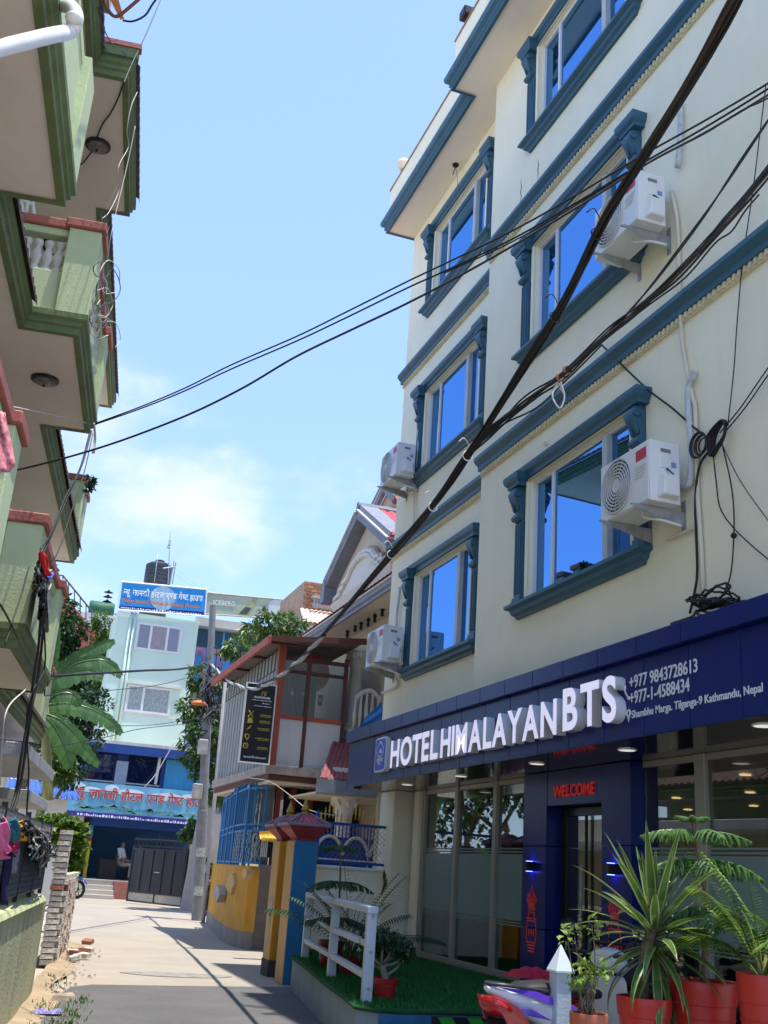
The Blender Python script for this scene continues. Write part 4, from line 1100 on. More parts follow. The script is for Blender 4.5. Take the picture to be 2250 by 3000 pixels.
while s < 12.2:
    if k < 4: o = capm[k]
    else: o = share(capm[k % 4].data, 'coping_stone', wall); md = o.modifiers.new('edge', 'BEVEL'); md.width = 0.012; md.segments = 1
    d = AV * s; o.location = (d.x, d.y, 0)
    s += 0.447; k += 1
fence = thing('net_fence', 'black netted fence with thin posts standing on the mossy boundary wall', 'fence', tuple(LF(8, -0.97, WTOP)))
m_net = mat('black_net', (0.018, 0.018, 0.018), 0.8, 0.2, 12)
m_netlit = mat('net_wire', (0.10, 0.10, 0.10), 0.55, 0.3, 10)
FT = 1.72
for s in (4.2, 6.2, 8.2, 10.0, 11.3, 12.5):
    b = MB(LF); b.box(s - 0.02, s + 0.02, -0.985, -0.945, WTOP, FT + 0.05); b.build('post', m_black, fence)
for z in (WTOP + 0.06, FT):
    b = MB(); b.tube([LF(2.2, -0.965, z), LF(12.5, -0.965, z)], 0.014, 6); b.build('rail', m_black, fence)
b = MB(); N = 0.055
z0, z1 = WTOP + 0.06, FT
s = 3.0
while s < 12.5:
    for sg in (-1, 1):
        a, c = s, s + sg * (z1 - z0) * 0.6
        b.tube([LF(a, -0.955, z0), LF(c, -0.955, z1)], 0.0045, 3, cap=False)
    s += N
o = b.build('net_mesh', m_netlit, fence, norm=False); o['kind'] = 'stuff'
b = MB(LF); b.box(8.25, 12.45, -0.985, -0.975, WTOP + 0.07, FT - 0.01); b.build('shade_cloth', m_net, fence)
pier = thing('brick_pier', 'crumbling brick and plaster pier at the end of the left boundary wall', 'pier', tuple(LF(16, -1.0, 0)))
b = MB(LF); b.box(16.02, 16.32, -1.09, -0.93, 0, 1.72); b.box(16.32, 19.0, -1.10, -0.93, 0, 1.16); b.build('mortar_core', mat('old_mortar', (0.42, 0.38, 0.32), 0.95, 0.25, 6, 0.8, 30, streak=0.4), pier)
m_brick = mat('weathered_brick', (0.58, 0.53, 0.46), 0.95, 0.35, 7, 0.8, 30); m_brick2 = mat('red_brick', (0.34, 0.13, 0.08), 0.95, 0.3, 7, 0.8, 30)
proto = []
for k in range(3):
    b = MB(); l = (0.085, 0.09, 0.08)[k]
    b.hexa([(-l, -0.05, 0), (l, -0.055, 0.004), (l, 0.05, 0), (-l, 0.05, 0.003), (-l + 0.006, -0.05, 0.058), (l - 0.004, -0.05, 0.062), (l, 0.05, 0.06), (-l, 0.05, 0.058)])
    o = b.build('brick', m_brick, None); proto.append(o.data); bpy.data.objects.remove(o)
red = proto[0].copy(); red.materials.clear(); red.materials.append(m_brick2)
rr = random.Random(11)
def place_brick(parent, s, t, z, along_t, me, jit=0.012):
    P = LF(s, t, z) - WP[parent.name]
    ang = -TH + (0 if along_t else math.pi / 2) + rr.uniform(-0.04, 0.04)
    mx = Matrix.Translation(P + Vector((rr.uniform(-jit, jit), rr.uniform(-jit, jit), 0))) @ Matrix.Rotation(ang, 4, 'Z')
    return share(me, 'brick', parent, mx)
for c in range(24):
    place_brick(pier, 16.0, -1.01, 0.02 + c * 0.073, True, rr.choice(proto * 2 + [red]))
for c in range(16):
    for q in range(12):
        place_brick(pier, 16.15 + q * 0.24 + (0.12 if c % 2 else 0), -0.935, 0.02 + c * 0.073, False, rr.choice(proto) if rr.random() > 0.10 else red, 0.008) if (q < 12 and 16.15 + q * 0.24 < 18.9) else None
rub = thing('brick_rubble', 'small heap of broken bricks on the lane edge beyond the brick pier', 'rubble', tuple(LF(17.6, -0.6, 0)))
for k in range(9):
    P = LF(17.6 + rr.uniform(-0.9, 1.1), -0.68 + rr.uniform(-0.16, 0.16), 0.03 + (0.09 if k > 7 else 0.0)) - WP[rub.name]
    share(rr.choice(proto + [red]), 'brick', rub, Matrix.Translation(P) @ Matrix.Rotation(rr.uniform(0, 3), 4, 'Z') @ Matrix.Rotation(rr.uniform(-0.5, 0.5), 4, 'X'))
# laundry on the fence and balcony
def cloth(name, label, corners, m, sag=0.05, n=10, wob=0.03, group='clothes drying on the netted fence'):
    A, B_, C_, D_ = [Vector(c) for c in corners]      # top a, top b, bottom b, bottom a
    nrm = (B_ - A).cross(D_ - A).normalized()
    sd = rnd.uniform(0, 9)
    def fn(u, v):
        p = A.lerp(B_, u).lerp(D_.lerp(C_, u), v)
        p = p + Vector((0, 0, -sag * 4 * u * (1 - u) * (1 - v * 0.6)))
        return p + nrm * (wob * (0.25 + v) * math.sin(u * 9 + v * 1.5 + sd) + wob * 0.6 * math.sin(u * 17 - v * 3 + sd))
    b = MB(); b.grid(fn, n * 2, n)
    o = b.build(name, m, None, smooth='all'); md = o.modifiers.new('thick', 'SOLIDIFY'); md.thickness = 0.006
    return tag(o, label, 'clothing' if 'towel' not in name else 'towel', group)
FP = lambda px, py, t=-0.93: LF(*UL(px, py, 1, t))
def fcloth(name, label, tl, tr, br, bl, m, t=-0.93): return cloth(name, label, (FP(*tl, t), FP(*tr, t), FP(*br, t), FP(*bl, t)), m)
fcloth('pink_shirt', 'bright pink shirt drying on the left netted fence, leftmost in the photo', (-14, 2400), (12, 2392), (24, 2478), (-10, 2500), mat('pink_cloth', (0.75, 0.16, 0.34), 0.85, 0.12, 9), -0.90)
fcloth('teal_shirt', 'teal blue shirt drying on the left netted fence between the pink and yellow clothes', (14, 2394), (36, 2392), (50, 2452), (28, 2464), mat('teal_cloth', (0.012, 0.17, 0.24), 0.85, 0.2, 9), -0.92)
fcloth('yellow_shirt', 'yellow orange shirt drying on the left netted fence beside the wire tangle', (44, 2402), (64, 2402), (72, 2446), (52, 2460), mat('yellow_cloth', (0.80, 0.38, 0.02), 0.85, 0.15, 9), -0.93)
fcloth('crimson_cloth', 'crimson cloth hanging under the teal shirt on the left fence', (26, 2462), (46, 2458), (44, 2490), (28, 2494), mat('crimson_cloth', (0.45, 0.02, 0.09), 0.85, 0.2, 9), -0.935)
fcloth('rose_cloth', 'rose striped cloth hanging below the pink shirt at the left edge', (-10, 2480), (26, 2478), (22, 2492), (-12, 2520), mat('rose_cloth', (0.66, 0.12, 0.22), 0.85, 0.3, 14), -0.91)
fcloth('indigo_cloth', 'dark indigo cloth hanging at the left end of the netted fence', (20, 2488), (32, 2488), (10, 2644), (-6, 2640), mat('indigo_cloth', (0.012, 0.012, 0.045), 0.85, 0.2, 9), -0.94)
fcloth('grey_cloth', 'pale grey patterned cloth low on the netted fence', (30, 2500), (50, 2484), (44, 2540), (26, 2556), mat('grey_cloth', (0.22, 0.22, 0.28), 0.85, 0.5, 22), -0.94)
TW = lambda px, py: LF(*UL(px, py, 0, 6.8))
cloth('patterned_towel', 'red and white patterned towel hanging over the left balcony edge', (TW(-40, 1180), TW(14, 1205), TW(44, 1362), TW(-40, 1420)), mat('towel_print', (0.62, 0.20, 0.22), 0.9, 0.75, 26), 0.03, 12, 0.03, 'laundry on the balcony')
# ------------------------------------------------------------------ gate pillars of the neighbouring house
m_yel = mat('ochre_yellow_paint', (0.55, 0.27, 0.022), 0.75, 0.16, 2.5, 0.3, 40, streak=0.5, stain=(0.50, 0.36, 0.14))
m_tan = mat('lit_worn_ochre', (0.58, 0.38, 0.16), 0.85, 0.12, 3, 0.3, 40, streak=0.5, stain=(0.45, 0.33, 0.2))  # paler ochre: worn wall patches and the light on the pillars' lane faces
m_blue = mat('blue_wall_paint', (0.018, 0.155, 0.33), 0.65, 0.08, 1.5, 0.15, 40, streak=0.2, stain=(0.03, 0.19, 0.37))
m_gold = mat('gold_paint', (0.48, 0.33, 0.06), 0.45, 0.2, 9, metal=0.3)
m_bareplaster = mat('bare_plaster', (0.40, 0.38, 0.35), 0.95, 0.2, 8, 0.5, 30)
m_rooftrim = mat('grey_trim', (0.20, 0.22, 0.26), 0.6, 0.15, 4)
m_pinktile = mat('rose_tile', (0.42, 0.09, 0.12), 0.55, 0.25, 6)
def frust4(b, cx, cy, lv, m=0):
    vs = []
    for hx, hy, z in lv: vs += [(cx - hx, cy - hy, z), (cx + hx, cy - hy, z), (cx + hx, cy + hy, z), (cx - hx, cy + hy, z)]
    fs = [(3, 2, 1, 0), tuple(4 * (len(lv) - 1) + i for i in range(4))]
    for k in range(len(lv) - 1):
        for i in range(4): fs.append((4 * k + i, 4 * k + (i + 1) % 4, 4 * k + 4 + (i + 1) % 4, 4 * k + 4 + i))
    b.add(vs, fs, m)
def gate_pillar(x0, x1, y0, y1, front, lb, h=1.83):
    t = thing('gate_pillar', lb, 'pillar', ((x0 + x1) / 2, (y0 + y1) / 2, 0), 'gate pillars with little tiled roofs')
    b = MB(); b.box(x0, x1, y0, y1, 0.0, h); b.m = [1, 1, 0, 1, 1, 2]
    b.build('shaft', [front, m_yel, m_tan], t, norm=False, bevel=0.01)  # light on the lane face is put in as paler ochre
    cx, cy = (x0 + x1) / 2, (y0 + y1) / 2; hx, hy = (x1 - x0) / 2, (y1 - y0) / 2
    b = MB(); frust4(b, cx, cy, [(hx * 0.8, hy * 0.8, h), (hx * 0.8, hy * 0.8, h + 0.04), (hx + 0.09, hy + 0.06, h + 0.16), (hx + 0.10, hy + 0.07, h + 0.20)]); b.build('cove', mat('dark_red_cove', (0.25, 0.03, 0.035), 0.6, 0.2, 6), t)
    b = MB(); frust4(b, cx, cy, [(hx + 0.12, hy + 0.09, h + 0.20), (hx + 0.12, hy + 0.09, h + 0.235), (hx * 0.35, hy * 0.35, h + 0.36), (hx * 0.3, hy * 0.3, h + 0.37)]); rf = b.build('roof', m_pinktile, t)
    b = MB()
    for sx in (-1, 1):
        for sy in (-1, 1): b.tube([(cx + sx * (hx + 0.13), cy + sy * (hy + 0.10), h + 0.232), (cx + sx * hx * 0.36, cy + sy * hy * 0.36, h + 0.37)], 0.018, 6)
    for k in (-1, 1):
        b.tube([(cx + k * (hx + 0.125), cy - hy - 0.095, h + 0.215), (cx + k * (hx + 0.125), cy + hy + 0.095, h + 0.215)], 0.02, 6)
        b.tube([(cx - hx - 0.125, cy + k * (hy + 0.095), h + 0.215), (cx + hx + 0.125, cy + k * (hy + 0.095), h + 0.215)], 0.02, 6)
    b.build('ridge', m_rooftrim, rf)
    b = MB()
    for k in range(1, 7):
        f = k / 7
        for sx in (-1, 1):
            pass
        xx = cx + (hx + 0.11) * (2 * f - 1)
        b.tube([(xx, cy - hy - 0.09, h + 0.245), (cx + (xx - cx) * 0.32, cy - hy * 0.36, h + 0.365)], 0.010, 5)
        yy = cy + (hy + 0.08) * (2 * f - 1)
        b.tube([(cx - hx - 0.12, yy, h + 0.245), (cx - hx * 0.36, cy + (yy - cy) * 0.32, h + 0.365)], 0.010, 5)
    b.build('roll_tile', m_pinktile, rf)
    b = MB(); b.lathe((cx, cy, h + 0.36), [(0.05, 0), (0.062, 0.015), (0.05, 0.03), (0.03, 0.045), (0.055, 0.06), (0.06, 0.075), (0.045, 0.09), (0.05, 0.105), (0.036, 0.12), (0.04, 0.135), (0.026, 0.15), (0.03, 0.165), (0.018, 0.18), (0.02, 0.195), (0.006, 0.215), (0.002, 0.25)], 14)
    b.build('spire', m_gold, t, smooth=50)
    return t
gp = gate_pillar(3.86, 4.20, 14.72, 15.16, m_blue, 'blue faced gate pillar with tiled cap and gold spire, nearest the platform')
gp2 = gate_pillar(3.90, 4.22, 15.72, 16.12, m_yel, 'ochre gate pillar with peeling plaster behind the blue pillar, gold spire on its cap')
b = MB(); b.box(3.89, 4.23, 15.71, 16.13, 0.0, 0.22); b.build('base_band', mat('dark_base', (0.05, 0.05, 0.055), 0.8, 0.2, 4), gp2)
for (z, r) in ((0.95, 0.11), (0.75, 0.07), (0.50, 0.06)):
    b = MB(); rr = random.Random(int(z * 100)); n = 11
    b.extr([(3.897, 15.90 + r * (0.7 + 0.5 * rr.random()) * math.cos(k * 6.283 / n), z + 1.5 * r * (0.7 + 0.5 * rr.random()) * math.sin(k * 6.283 / n)) for k in range(n)], (-0.004, 0, 0))
    b.build('bare_patch', m_bareplaster, gp2)
# ledge wall between the pillar and the hotel, with blue fence and ornate blue gate behind
b = MB(); b.box(4.24, 5.92, 15.60, 15.75, 0.0, 1.50); lw = tag(b.build('garden_wall', m_cream), 'cream garden wall behind the potted plants on the turf platform', 'wall')
b = MB(); b.box(4.24, 5.92, 15.56, 15.78, 1.50, 1.545); b.build('coping', m_white, lw, bevel=0.008)
m_bfence = mat('gloss_blue', (0.010, 0.075, 0.30), 0.4, 0.1, 4); m_wtrim = mat('white_arch', (0.62, 0.60, 0.52), 0.6, 0.1, 5)
fe = thing('chain_link_fence', 'blue framed chain link fence with round blue post on the cream garden wall', 'fence', (5, 15.65, 1.545))
b = MB(); b.lathe((4.42, 15.66, 1.545), [(0.055, 0), (0.055, 0.62), (0.04, 0.66), (0.015, 0.74), (0.002, 0.78)], 12); b.build('post', m_bfence, fe, smooth=50)
b = MB(); b.lathe((5.86, 15.66, 1.545), [(0.04, 0), (0.04, 0.62)], 10); b.build('post', m_bfence, fe, smooth=50)
for z in (1.60, 2.14):
    b = MB(); b.box(4.45, 5.84, 15.645, 15.675, z - 0.02, z + 0.02); b.build('rail', m_bfence, fe)
b = MB(); x = 3.95
while x < 5.84:
    for sg in (-1, 1):
        p, q = [x, 1.62], [x + sg * 0.5, 2.12]
        if 4.48 < min(p[0], q[0]) and max(p[0], q[0]) < 5.84: b.tube([(p[0], 15.66, p[1]), (q[0], 15.66, q[1])], 0.0035, 3, cap=False)
    x += 0.075
o = b.build('wire_mesh', mat('faded_red_wire', (0.25, 0.12, 0.16), 0.6, 0.3, 6), fe, norm=False); o['kind'] = 'stuff'
og = thing('ornate_gate', 'ornate blue metal gate with white arches and gold spear tips behind the chain link fence', 'gate', (5.3, 17.2, 0.3))
for (xa, xb) in ((4.85, 5.75), (5.77, 6.67)):
    b = MB(); b.box(xa, xb, 17.2, 17.22, 0.4, 2.0); b.build('sheet_panel', m_bfence, og)
    b = MB()
    k = xa
    while k < xb: b.box(k, k + 0.02, 17.18, 17.20, 0.4, 2.2); k += 0.062
    o = b.build('bars', m_bfence, og); o['kind'] = 'stuff'
    for k in range(2):
        c = xa + 0.225 + k * 0.45
        pts = [(c + 0.215 * math.cos(a), 17.165, 1.72 + 0.28 * math.sin(a)) for a in [R(q) for q in range(0, 181, 12)]]
        b = MB(); b.tube(pts, 0.03, 6); b.build('arch', m_wtrim, og, smooth='all')
        for j in range(6):
            x = c - 0.17 + j * 0.068; h = 2.16 + 0.16 * (1 - abs(j - 2.5) / 2.5)
            b = MB(); b.lathe((x, 17.17, h), [(0.010, 0), (0.010, 0.08), (0.020, 0.11), (0.012, 0.14), (0.016, 0.155), (0.002, 0.23)], 8); b.build('spear_tip', m_gold, og, smooth='all')
    b = MB(); b.box(xa, xb, 17.155, 17.18, 1.60, 1.66); b.build('white_rail', m_wtrim, og)
b = MB(); b.lathe((4.5, 16.6, 1.0), [(0.16, 0), (0.2, 0.3), (0.2, 0.95), (0.17, 1.0)], 14)
tag(b.build('plastic_drum', mat('maroon_plastic', (0.16, 0.02, 0.05), 0.5, 0.2), smooth=40), 'maroon plastic drum behind the chain link fence', 'drum')

# ------------------------------------------------------------------ the house beyond: tiled gable, eaves, columns
m_hwall = mat('house_cream', (0.62, 0.53, 0.40), 0.85, 0.07, 1.0, 0.2, 50, streak=0.25, stain=(0.42, 0.36, 0.27))
m_hwhite = mat('house_white', (0.70, 0.66, 0.58), 0.8, 0.06, 2, 0.2, 40, streak=0.2)
m_peach = mat('house_peach', (0.55, 0.36, 0.25), 0.8, 0.08, 2)
house = thing('house', 'cream house with grey trimmed gable, red tiled roofs and a carved arch beyond the hotel', 'house', (7, 20, 0))
HX = 6.05
e1 = U(1142, 1715, 0, HX); e2 = U(904, 1867, 0, HX)
EZ = (e1.z + e2.z) / 2
b = MB(); b.box(HX + 0.75, 14, 16.4, 27.0, 0.0, EZ + 0.3); b.build('wall', m_hwall, house)
b = MB(); b.box(HX + 0.1, HX + 0.75, 16.3, 27.5, EZ - 0.06, EZ + 0.02); b.build('eave_soffit', m_hwall, house)
pr = [(0, EZ - 0.06), (0.05, EZ - 0.06), (0.05, EZ + 0.0), (0.09, EZ + 0.03), (0.09, EZ + 0.12), (0, EZ + 0.12)]
b = MB(); cornice(b, [(HX + 0.1, 16.2), (HX + 0.1, 27.6)], pr); b.build('eave_fascia', m_rooftrim, house)
b = MB(); b.box(HX - 0.02, HX + 0.15, 16.2, 27.6, EZ + 0.122, EZ + 0.155); b.build('gutter_line', m_hwhite, house)
def tile_plane(name, P, uvec, vvec, nu, nv, parent, m=None, amp=0.02):
    """courses of roll tiles: u along the eave, v up the slope"""
    P = Vector(P); u_ = Vector(uvec); v_ = Vector(vvec); n = u_.cross(v_).normalized()
    if n.z < 0: n = -n
    def fn(a, c):
        st = (c * nv) % 1.0
        return P + u_ * a + v_ * c + n * (amp * abs(math.sin(math.pi * a * nu)) + 0.018 * (1 - st))
    b = MB(); b.grid(fn, nu * 4, nv * 3)
    o = b.build(name, m or m_tile, parent, norm=False); o['kind'] = 'stuff'; return o
tile_plane('roof_tiles', (HX - 0.04, 16.2, EZ + 0.15), (0, 11.4, 0), (0.9, 0, 0.55), 50, 4, house)
# gable facing the lane
GXp = HX + 0.05
ap = U(1061, 1517, 0, GXp); gl = U(966, 1722, 0, GXp); gr = U(1150, 1600, 0, GXp)
yA, zA = ap.y, ap.z
gb = MB(); gb.extr([(GXp + 0.15, gl.y, gl.z), (GXp + 0.15, yA, zA - 0.1), (GXp + 0.15, gr.y, gr.z), (GXp + 0.15, gr.y, EZ + 0.3), (GXp + 0.15, gl.y, EZ + 0.3)], (0.15, 0, 0))
gb.build('gable_wall', m_hwall, house)
for (A, B_) in ((gl, ap), (ap, gr)):
    d = Vector((0, B_.y - A.y, B_.z - A.z)).normalized(); nn = Vector((0, -d.z, d.y))
    if nn.z < 0: nn = -nn
    for off, th, x0, x1, m in ((-0.03, 0.16, -0.12, 0.30, m_rooftrim), (0.135, 0.03, -0.16, 0.30, m_hwhite), (0.165, 0.10, -0.10, 0.30, m_rooftrim)):
        a0 = Vector((GXp + x0, A.y, A.z)) + nn * off; b0 = Vector((GXp + x0, B_.y, B_.z)) + nn * off
        b = MB(); b.extr([a0, b0, b0 + nn * th, a0 + nn * th], (x1 - x0, 0, 0)); b.build('verge_board', m, house)
tile_plane('roof_tiles', (GXp - 0.10, gr.y - 0.25, gr.z + 0.12), (4.5, 0, 0), (0, yA - gr.y + 0.25, zA - gr.z + 0.12), 22, 9, house, mat('wet_red_tile', (0.50, 0.05, 0.045), 0.35, 0.25, 5), 0.03)
tile_plane('roof_tiles', (GXp - 0.10, gl.y, gl.z + 0.12), (4.5, 0, 0), (0, yA - gl.y, zA - gl.z + 0.12), 22, 9, house)
b = MB(); b.tube([(GXp - 0.12, yA, zA + 0.25), (GXp + 4.4, yA, zA + 0.25)], 0.09, 8); b.build('ridge', m_rooftrim, house)
# stepped arch moulding and cove under the gable
W_ = (gl.y - gr.y) * 0.5
cy0 = yA - 0.1; zb = EZ + 0.5
hG = zA - 0.75 - zb
prof = [(-0.98, 0.0), (-0.98, 0.10), (-0.80, 0.16), (-0.80, 0.28), (-0.66, 0.34), (-0.66, 0.46), (-0.52, 0.52), (-0.46, 0.62), (-0.38, 0.80), (-0.2, 0.96), (0, 1.0)]
full = prof + [(-p[0], p[1]) for p in prof[-2::-1]]
for k, (sc, xo, m) in enumerate(((1.0, -0.02, m_peach), (0.93, -0.08, m_hwhite), (0.86, -0.02, m_peach), (0.80, -0.10, m_hwhite))):
    pts = [(GXp + xo + 0.10, cy0 + p[0] * W_ * 0.92 * sc, zb + p[1] * hG * sc) for p in full]
    b = MB(); b.tube(pts, 0.05, 6); b.build('arch_moulding', m, house, smooth=50)
b = MB(); b.extr([(GXp + 0.02, cy0 + p[0] * W_ * 0.92, zb + p[1] * hG) for p in full], (0.12, 0, 0)); b.build('arch_panel', m_hwhite, house)
b = MB(); b.extr([(GXp - 0.02, cy0 - W_ * 0.92, zb - 0.02), (GXp + 0.16, cy0 - W_ * 0.92, zb - 0.45), (GXp + 0.16, cy0 + W_ * 0.92, zb - 0.45), (GXp - 0.02, cy0 + W_ * 0.92, zb - 0.02)], (0.3, 0, 0)); b.build('cove', m_hwhite, house)
b = MB(); b.box(GXp - 0.14, GXp + 0.2, gl.y - 0.05, gl.y + 0.25, gl.z - 0.35, gl.z + 0.12); b.build('verge_stop', m_rooftrim, house)
# a second gable farther back
g2 = [U(px, py, 0, 7.6) for px, py in ((1098, 1515), (1140, 1432), (1170, 1470))]
b = MB(); b.extr([(7.6, g2[0].y, g2[0].z), (7.6, g2[1].y, g2[1].z), (7.6, g2[2].y, g2[2].z), (7.6, g2[2].y, g2[0].z - 1.5), (7.6, g2[0].y, g2[0].z - 1.5)], (0.2, 0, 0)); b.build('gable_wall', m_peach, house)
for A, B_ in ((g2[0], g2[1]), (g2[1], g2[2])):
    for off, rr_, m in ((0.0, 0.09, m_rooftrim), (0.14, 0.05, m_hwhite), (0.22, 0.07, m_rooftrim)):
        b = MB(); b.tube([(7.5, A.y, A.z + off), (7.5, B_.y, B_.z + off)], rr_, 6); b.build('verge_board', m, house)
tile_plane('roof_tiles', (7.45, g2[2].y - 0.6, g2[2].z - 0.3), (3.5, 0, 0), (0, g2[1].y - g2[2].y + 0.6, g2[1].z - g2[2].z + 0.4), 16, 6, house)
cA = [(7.48, g2[1].y - 0.25 + 0.5 * math.cos(R(a)), g2[1].z - 1.35 + 0.75 * math.sin(R(a))) for a in range(0, 181, 15)]
for k in range(3):
    b = MB(); b.tube([(p[0] + 0.02 * k, cA[6][1] + (p[1] - cA[6][1]) * (1 - 0.2 * k), p[2] - 0.1 * k) for p in cA], 0.045, 6); b.build('arch_moulding', m_hwhite, house, smooth='all')
# verandah columns, balustrade and lean-to porch roof
def column(cx, cy, z0, z1, r, name='column'):
    b = MB(); n = 20
    b.lathe((cx, cy, z0), [(r * 1.5, 0), (r * 1.5, 0.08), (r * 1.15, 0.12), (r, 0.2), (r * 0.92, z1 - z0 - 0.38), (r * 1.1, z1 - z0 - 0.34), (r * 1.1, z1 - z0 - 0.30), (r * 1.25, z1 - z0 - 0.22), (r * 1.7, z1 - z0 - 0.06), (r * 1.8, z1 - z0)], n)
    frust4(b, cx, cy, [(r * 1.9, r * 1.9, z1 - 0.06), (r * 2.0, r * 2.0, z1)])
    o = b.build(name, m_hwhite, house, smooth=40)
    b = MB()
    for k in range(8):
        a = k * math.pi / 4; b.lathe((cx + r * 1.35 * math.cos(a), cy + r * 1.35 * math.sin(a), z1 - 0.24), [(0.01, 0), (0.045, 0.04), (0.05, 0.09), (0.02, 0.14)], 8)
    b.build('capital_leaf', m_hwhite, o, smooth='all')
cU = U(1031, 2145, 1, 20.9); column(cU.x, 20.9, cU.z, U(1034, 1903, 1, 20.9).z, 0.15)
cL = U(1004, 2425, 1, 19.0); column(cL.x, 19.0, 0.3, U(1004, 2325, 1, 19.0).z, 0.16)
cL2 = cL.x + 2.6; column(cL2, 19.0, 0.3, U(1004, 2325, 1, 19.0).z, 0.16)
zs = U(1000, 2310, 1, 19.0).z
b = MB(); b.box(cL.x - 0.3, cL.x + 5, 18.8, 19.2, zs, zs + 0.35); b.build('verandah_beam', m_hwhite, house)
b = MB(); b.box(cL.x - 0.2, 12, 19.2, 26, zs + 0.3, zs + 0.42); b.build('upper_floor', m_hwall, house)
zb0 = U(1040, 2140, 1, 20.2).z
b = MB()
tp = [(U(1040, 2066, 1, 20.2).x + 0.16 * k, 20.2, zb0 + 0.62 + 0.20 * math.sin(k * 0.9)) for k in range(9)]
b.tube(smooth_path(tp, 4), 0.05, 8); o = b.build('balcony_rail', m_hwhite, house, smooth='all')
for k in range(12):
    x = tp[0][0] + k * 0.12; h = 0.62 + 0.20 * math.sin(k * 0.12 / 0.16 * 0.9)
    b = MB(); b.lathe((x, 20.2, zb0), [(0.035, 0), (0.025, h * 0.2), (0.045, h * 0.45), (0.022, h * 0.8), (0.03, h)], 8); b.build('baluster', m_hwhite, house, smooth='all')
b = MB(); b.box(tp[0][0] - 0.1, tp[-1][0], 20.1, 20.3, zb0 - 0.12, zb0); b.build('balcony_slab', m_hwhite, house)
l0 = U(924, 2285, 1, 18.6); l1 = U(1000, 2200, 1, 20.2)
tile_plane('porch_tiles', (l0.x + 0.05, 18.5, l0.z + 0.02), (2.6, 0, 0), (0.75, 1.9, 0.95), 30, 6, house, mat('porch_tile', (0.26, 0.075, 0.08), 0.7, 0.3, 5), 0.02)
b = MB(); b.box(l0.x, l0.x + 2.2, 18.42, 18.52, l0.z - 0.22, l0.z + 0.02); b.build('porch_fascia', m_rooftrim, house)
b = MB(); b.box(l0.x, l0.x + 2.2, 18.52, 20.4, l0.z - 0.24, l0.z - 0.20); b.build('porch_soffit', m_hwall, house)
# small roosting lamps on the eave soffit (a string of hung bulbs)
st = thing('bulb_string', 'string of little dark lanterns hanging under the cream eave above the air conditioner', 'lights', (HX, 20, EZ))
for px, py in ((1120, 1792), (1098, 1810), (1079, 1822), (1058, 1832), (1041, 1838), (1018, 1855)):
    p = U(px, py, 0, HX + 0.45)
    b = MB(); b.lathe((p.x, p.y, p.z - 0.10), [(0.02, 0), (0.04, 0.03), (0.03, 0.10), (0.05, 0.14), (0.01, 0.2)], 8); b.build('lantern', m_dark, st, smooth='all')

# ------------------------------------------------------------------ ochre wall, blue grille and metal clad room
path = [(5.45, 29.1), (5.02, 26.0), (4.62, 22.9), (4.50, 21.3), (4.60, 20.75), (4.76, 20.6)]
m_plinth = mat('grey_plinth', (0.26, 0.24, 0.21), 0.95, 0.2, 3, 0.5, 30, streak=0.5)
ow = thing('ochre_wall', 'curved ochre yellow painted wall with grey plinth under the blue window bars', 'wall', (4.6, 22, 0))
def ribbon(b, pts, z0, z1, th):
    P = [Vector((p[0], p[1], 0)) for p in pts]; n = len(P); vs = []
    for i in range(n):
        d = (P[min(i + 1, n - 1)] - P[max(i - 1, 0)]).normalized(); nn = Vector((d.y, -d.x, 0))   # lane side
        if nn.x > 0: nn = -nn
        for q, z in ((0, z0), (0, z1), (th, z1), (th, z0)): vs.append(P[i] - nn * q + Vector((0, 0, z)))
    fs = [(i * 4 + j, i * 4 + 4 + j, i * 4 + 4 + (j + 1) % 4, i * 4 + (j + 1) % 4) for i in range(n - 1) for j in range(4)]
    fs += [(0, 1, 2, 3), tuple(4 * (n - 1) + j for j in (3, 2, 1, 0))]
    b.add(vs, fs)
b = MB(); ribbon(b, path, 0.0, 0.30, 0.2); b.build('plinth', m_plinth, ow)
inner = [(x + 0.01, y + 0.0) for x, y in path]
b = MB(); ribbon(b, inner, 0.30, 1.46, 0.19); b.build('painted_face', m_yel, ow, smooth=30)
for px, py, rr_ in ((690, 2590, 0.22), (650, 2620, 0.17), (735, 2560, 0.12)):
    c = U(px, py, 0, 4.58); rq = random.Random(px); b = MB(); b.extr([(c.x - 0.12, c.y + rr_ * 2 * (0.6 + 0.5 * rq.random()) * math.cos(k * 0.52), c.z + rr_ * (0.6 + 0.5 * rq.random()) * math.sin(k * 0.52)) for k in range(12)], (0.14, 0, 0)); b.build('worn_patch', m_tan if px != 650 else m_bareplaster, ow)
b = MB(); b.box(4.77, 6.6, 20.58, 20.75, 0, 1.50); b.build('end_wall', mat('grey_brown_render', (0.24, 0.20, 0.17), 0.95, 0.22, 3, 0.5, 30, streak=0.5), ow)
# bars: thing of its own
gr_ = thing('window_grille', 'blue painted window bars above the ochre wall', 'grille', (4.6, 22, 1.46))
def along(pts, s):
    for i in range(len(pts) - 1):
        A, B_ = Vector(pts[i]), Vector(pts[i + 1]); L_ = (B_ - A).length
        if s <= L_: return A.lerp(B_, s / L_)
        s -= L_
    return Vector(pts[-1])
tot = sum((Vector(path[i + 1]) - Vector(path[i])).length for i in range(len(path) - 1))
gpath = [(5.10, 26.5)] + path[2:]
gtot = sum((Vector(gpath[i + 1]) - Vector(gpath[i])).length for i in range(len(gpath) - 1))
m_bbar = mat('blue_bar', (0.015, 0.17, 0.42), 0.5, 0.1, 4)
n = 22
for k in range(n + 1):
    p = along(gpath, gtot * k / n); w = 0.035 if k % 5 == 0 else 0.016
    b = MB(); b.box(p.x - w, p.x + w, p.y - w, p.y + w, 1.46, 3.0); b.build('bar', m_bbar, gr_)
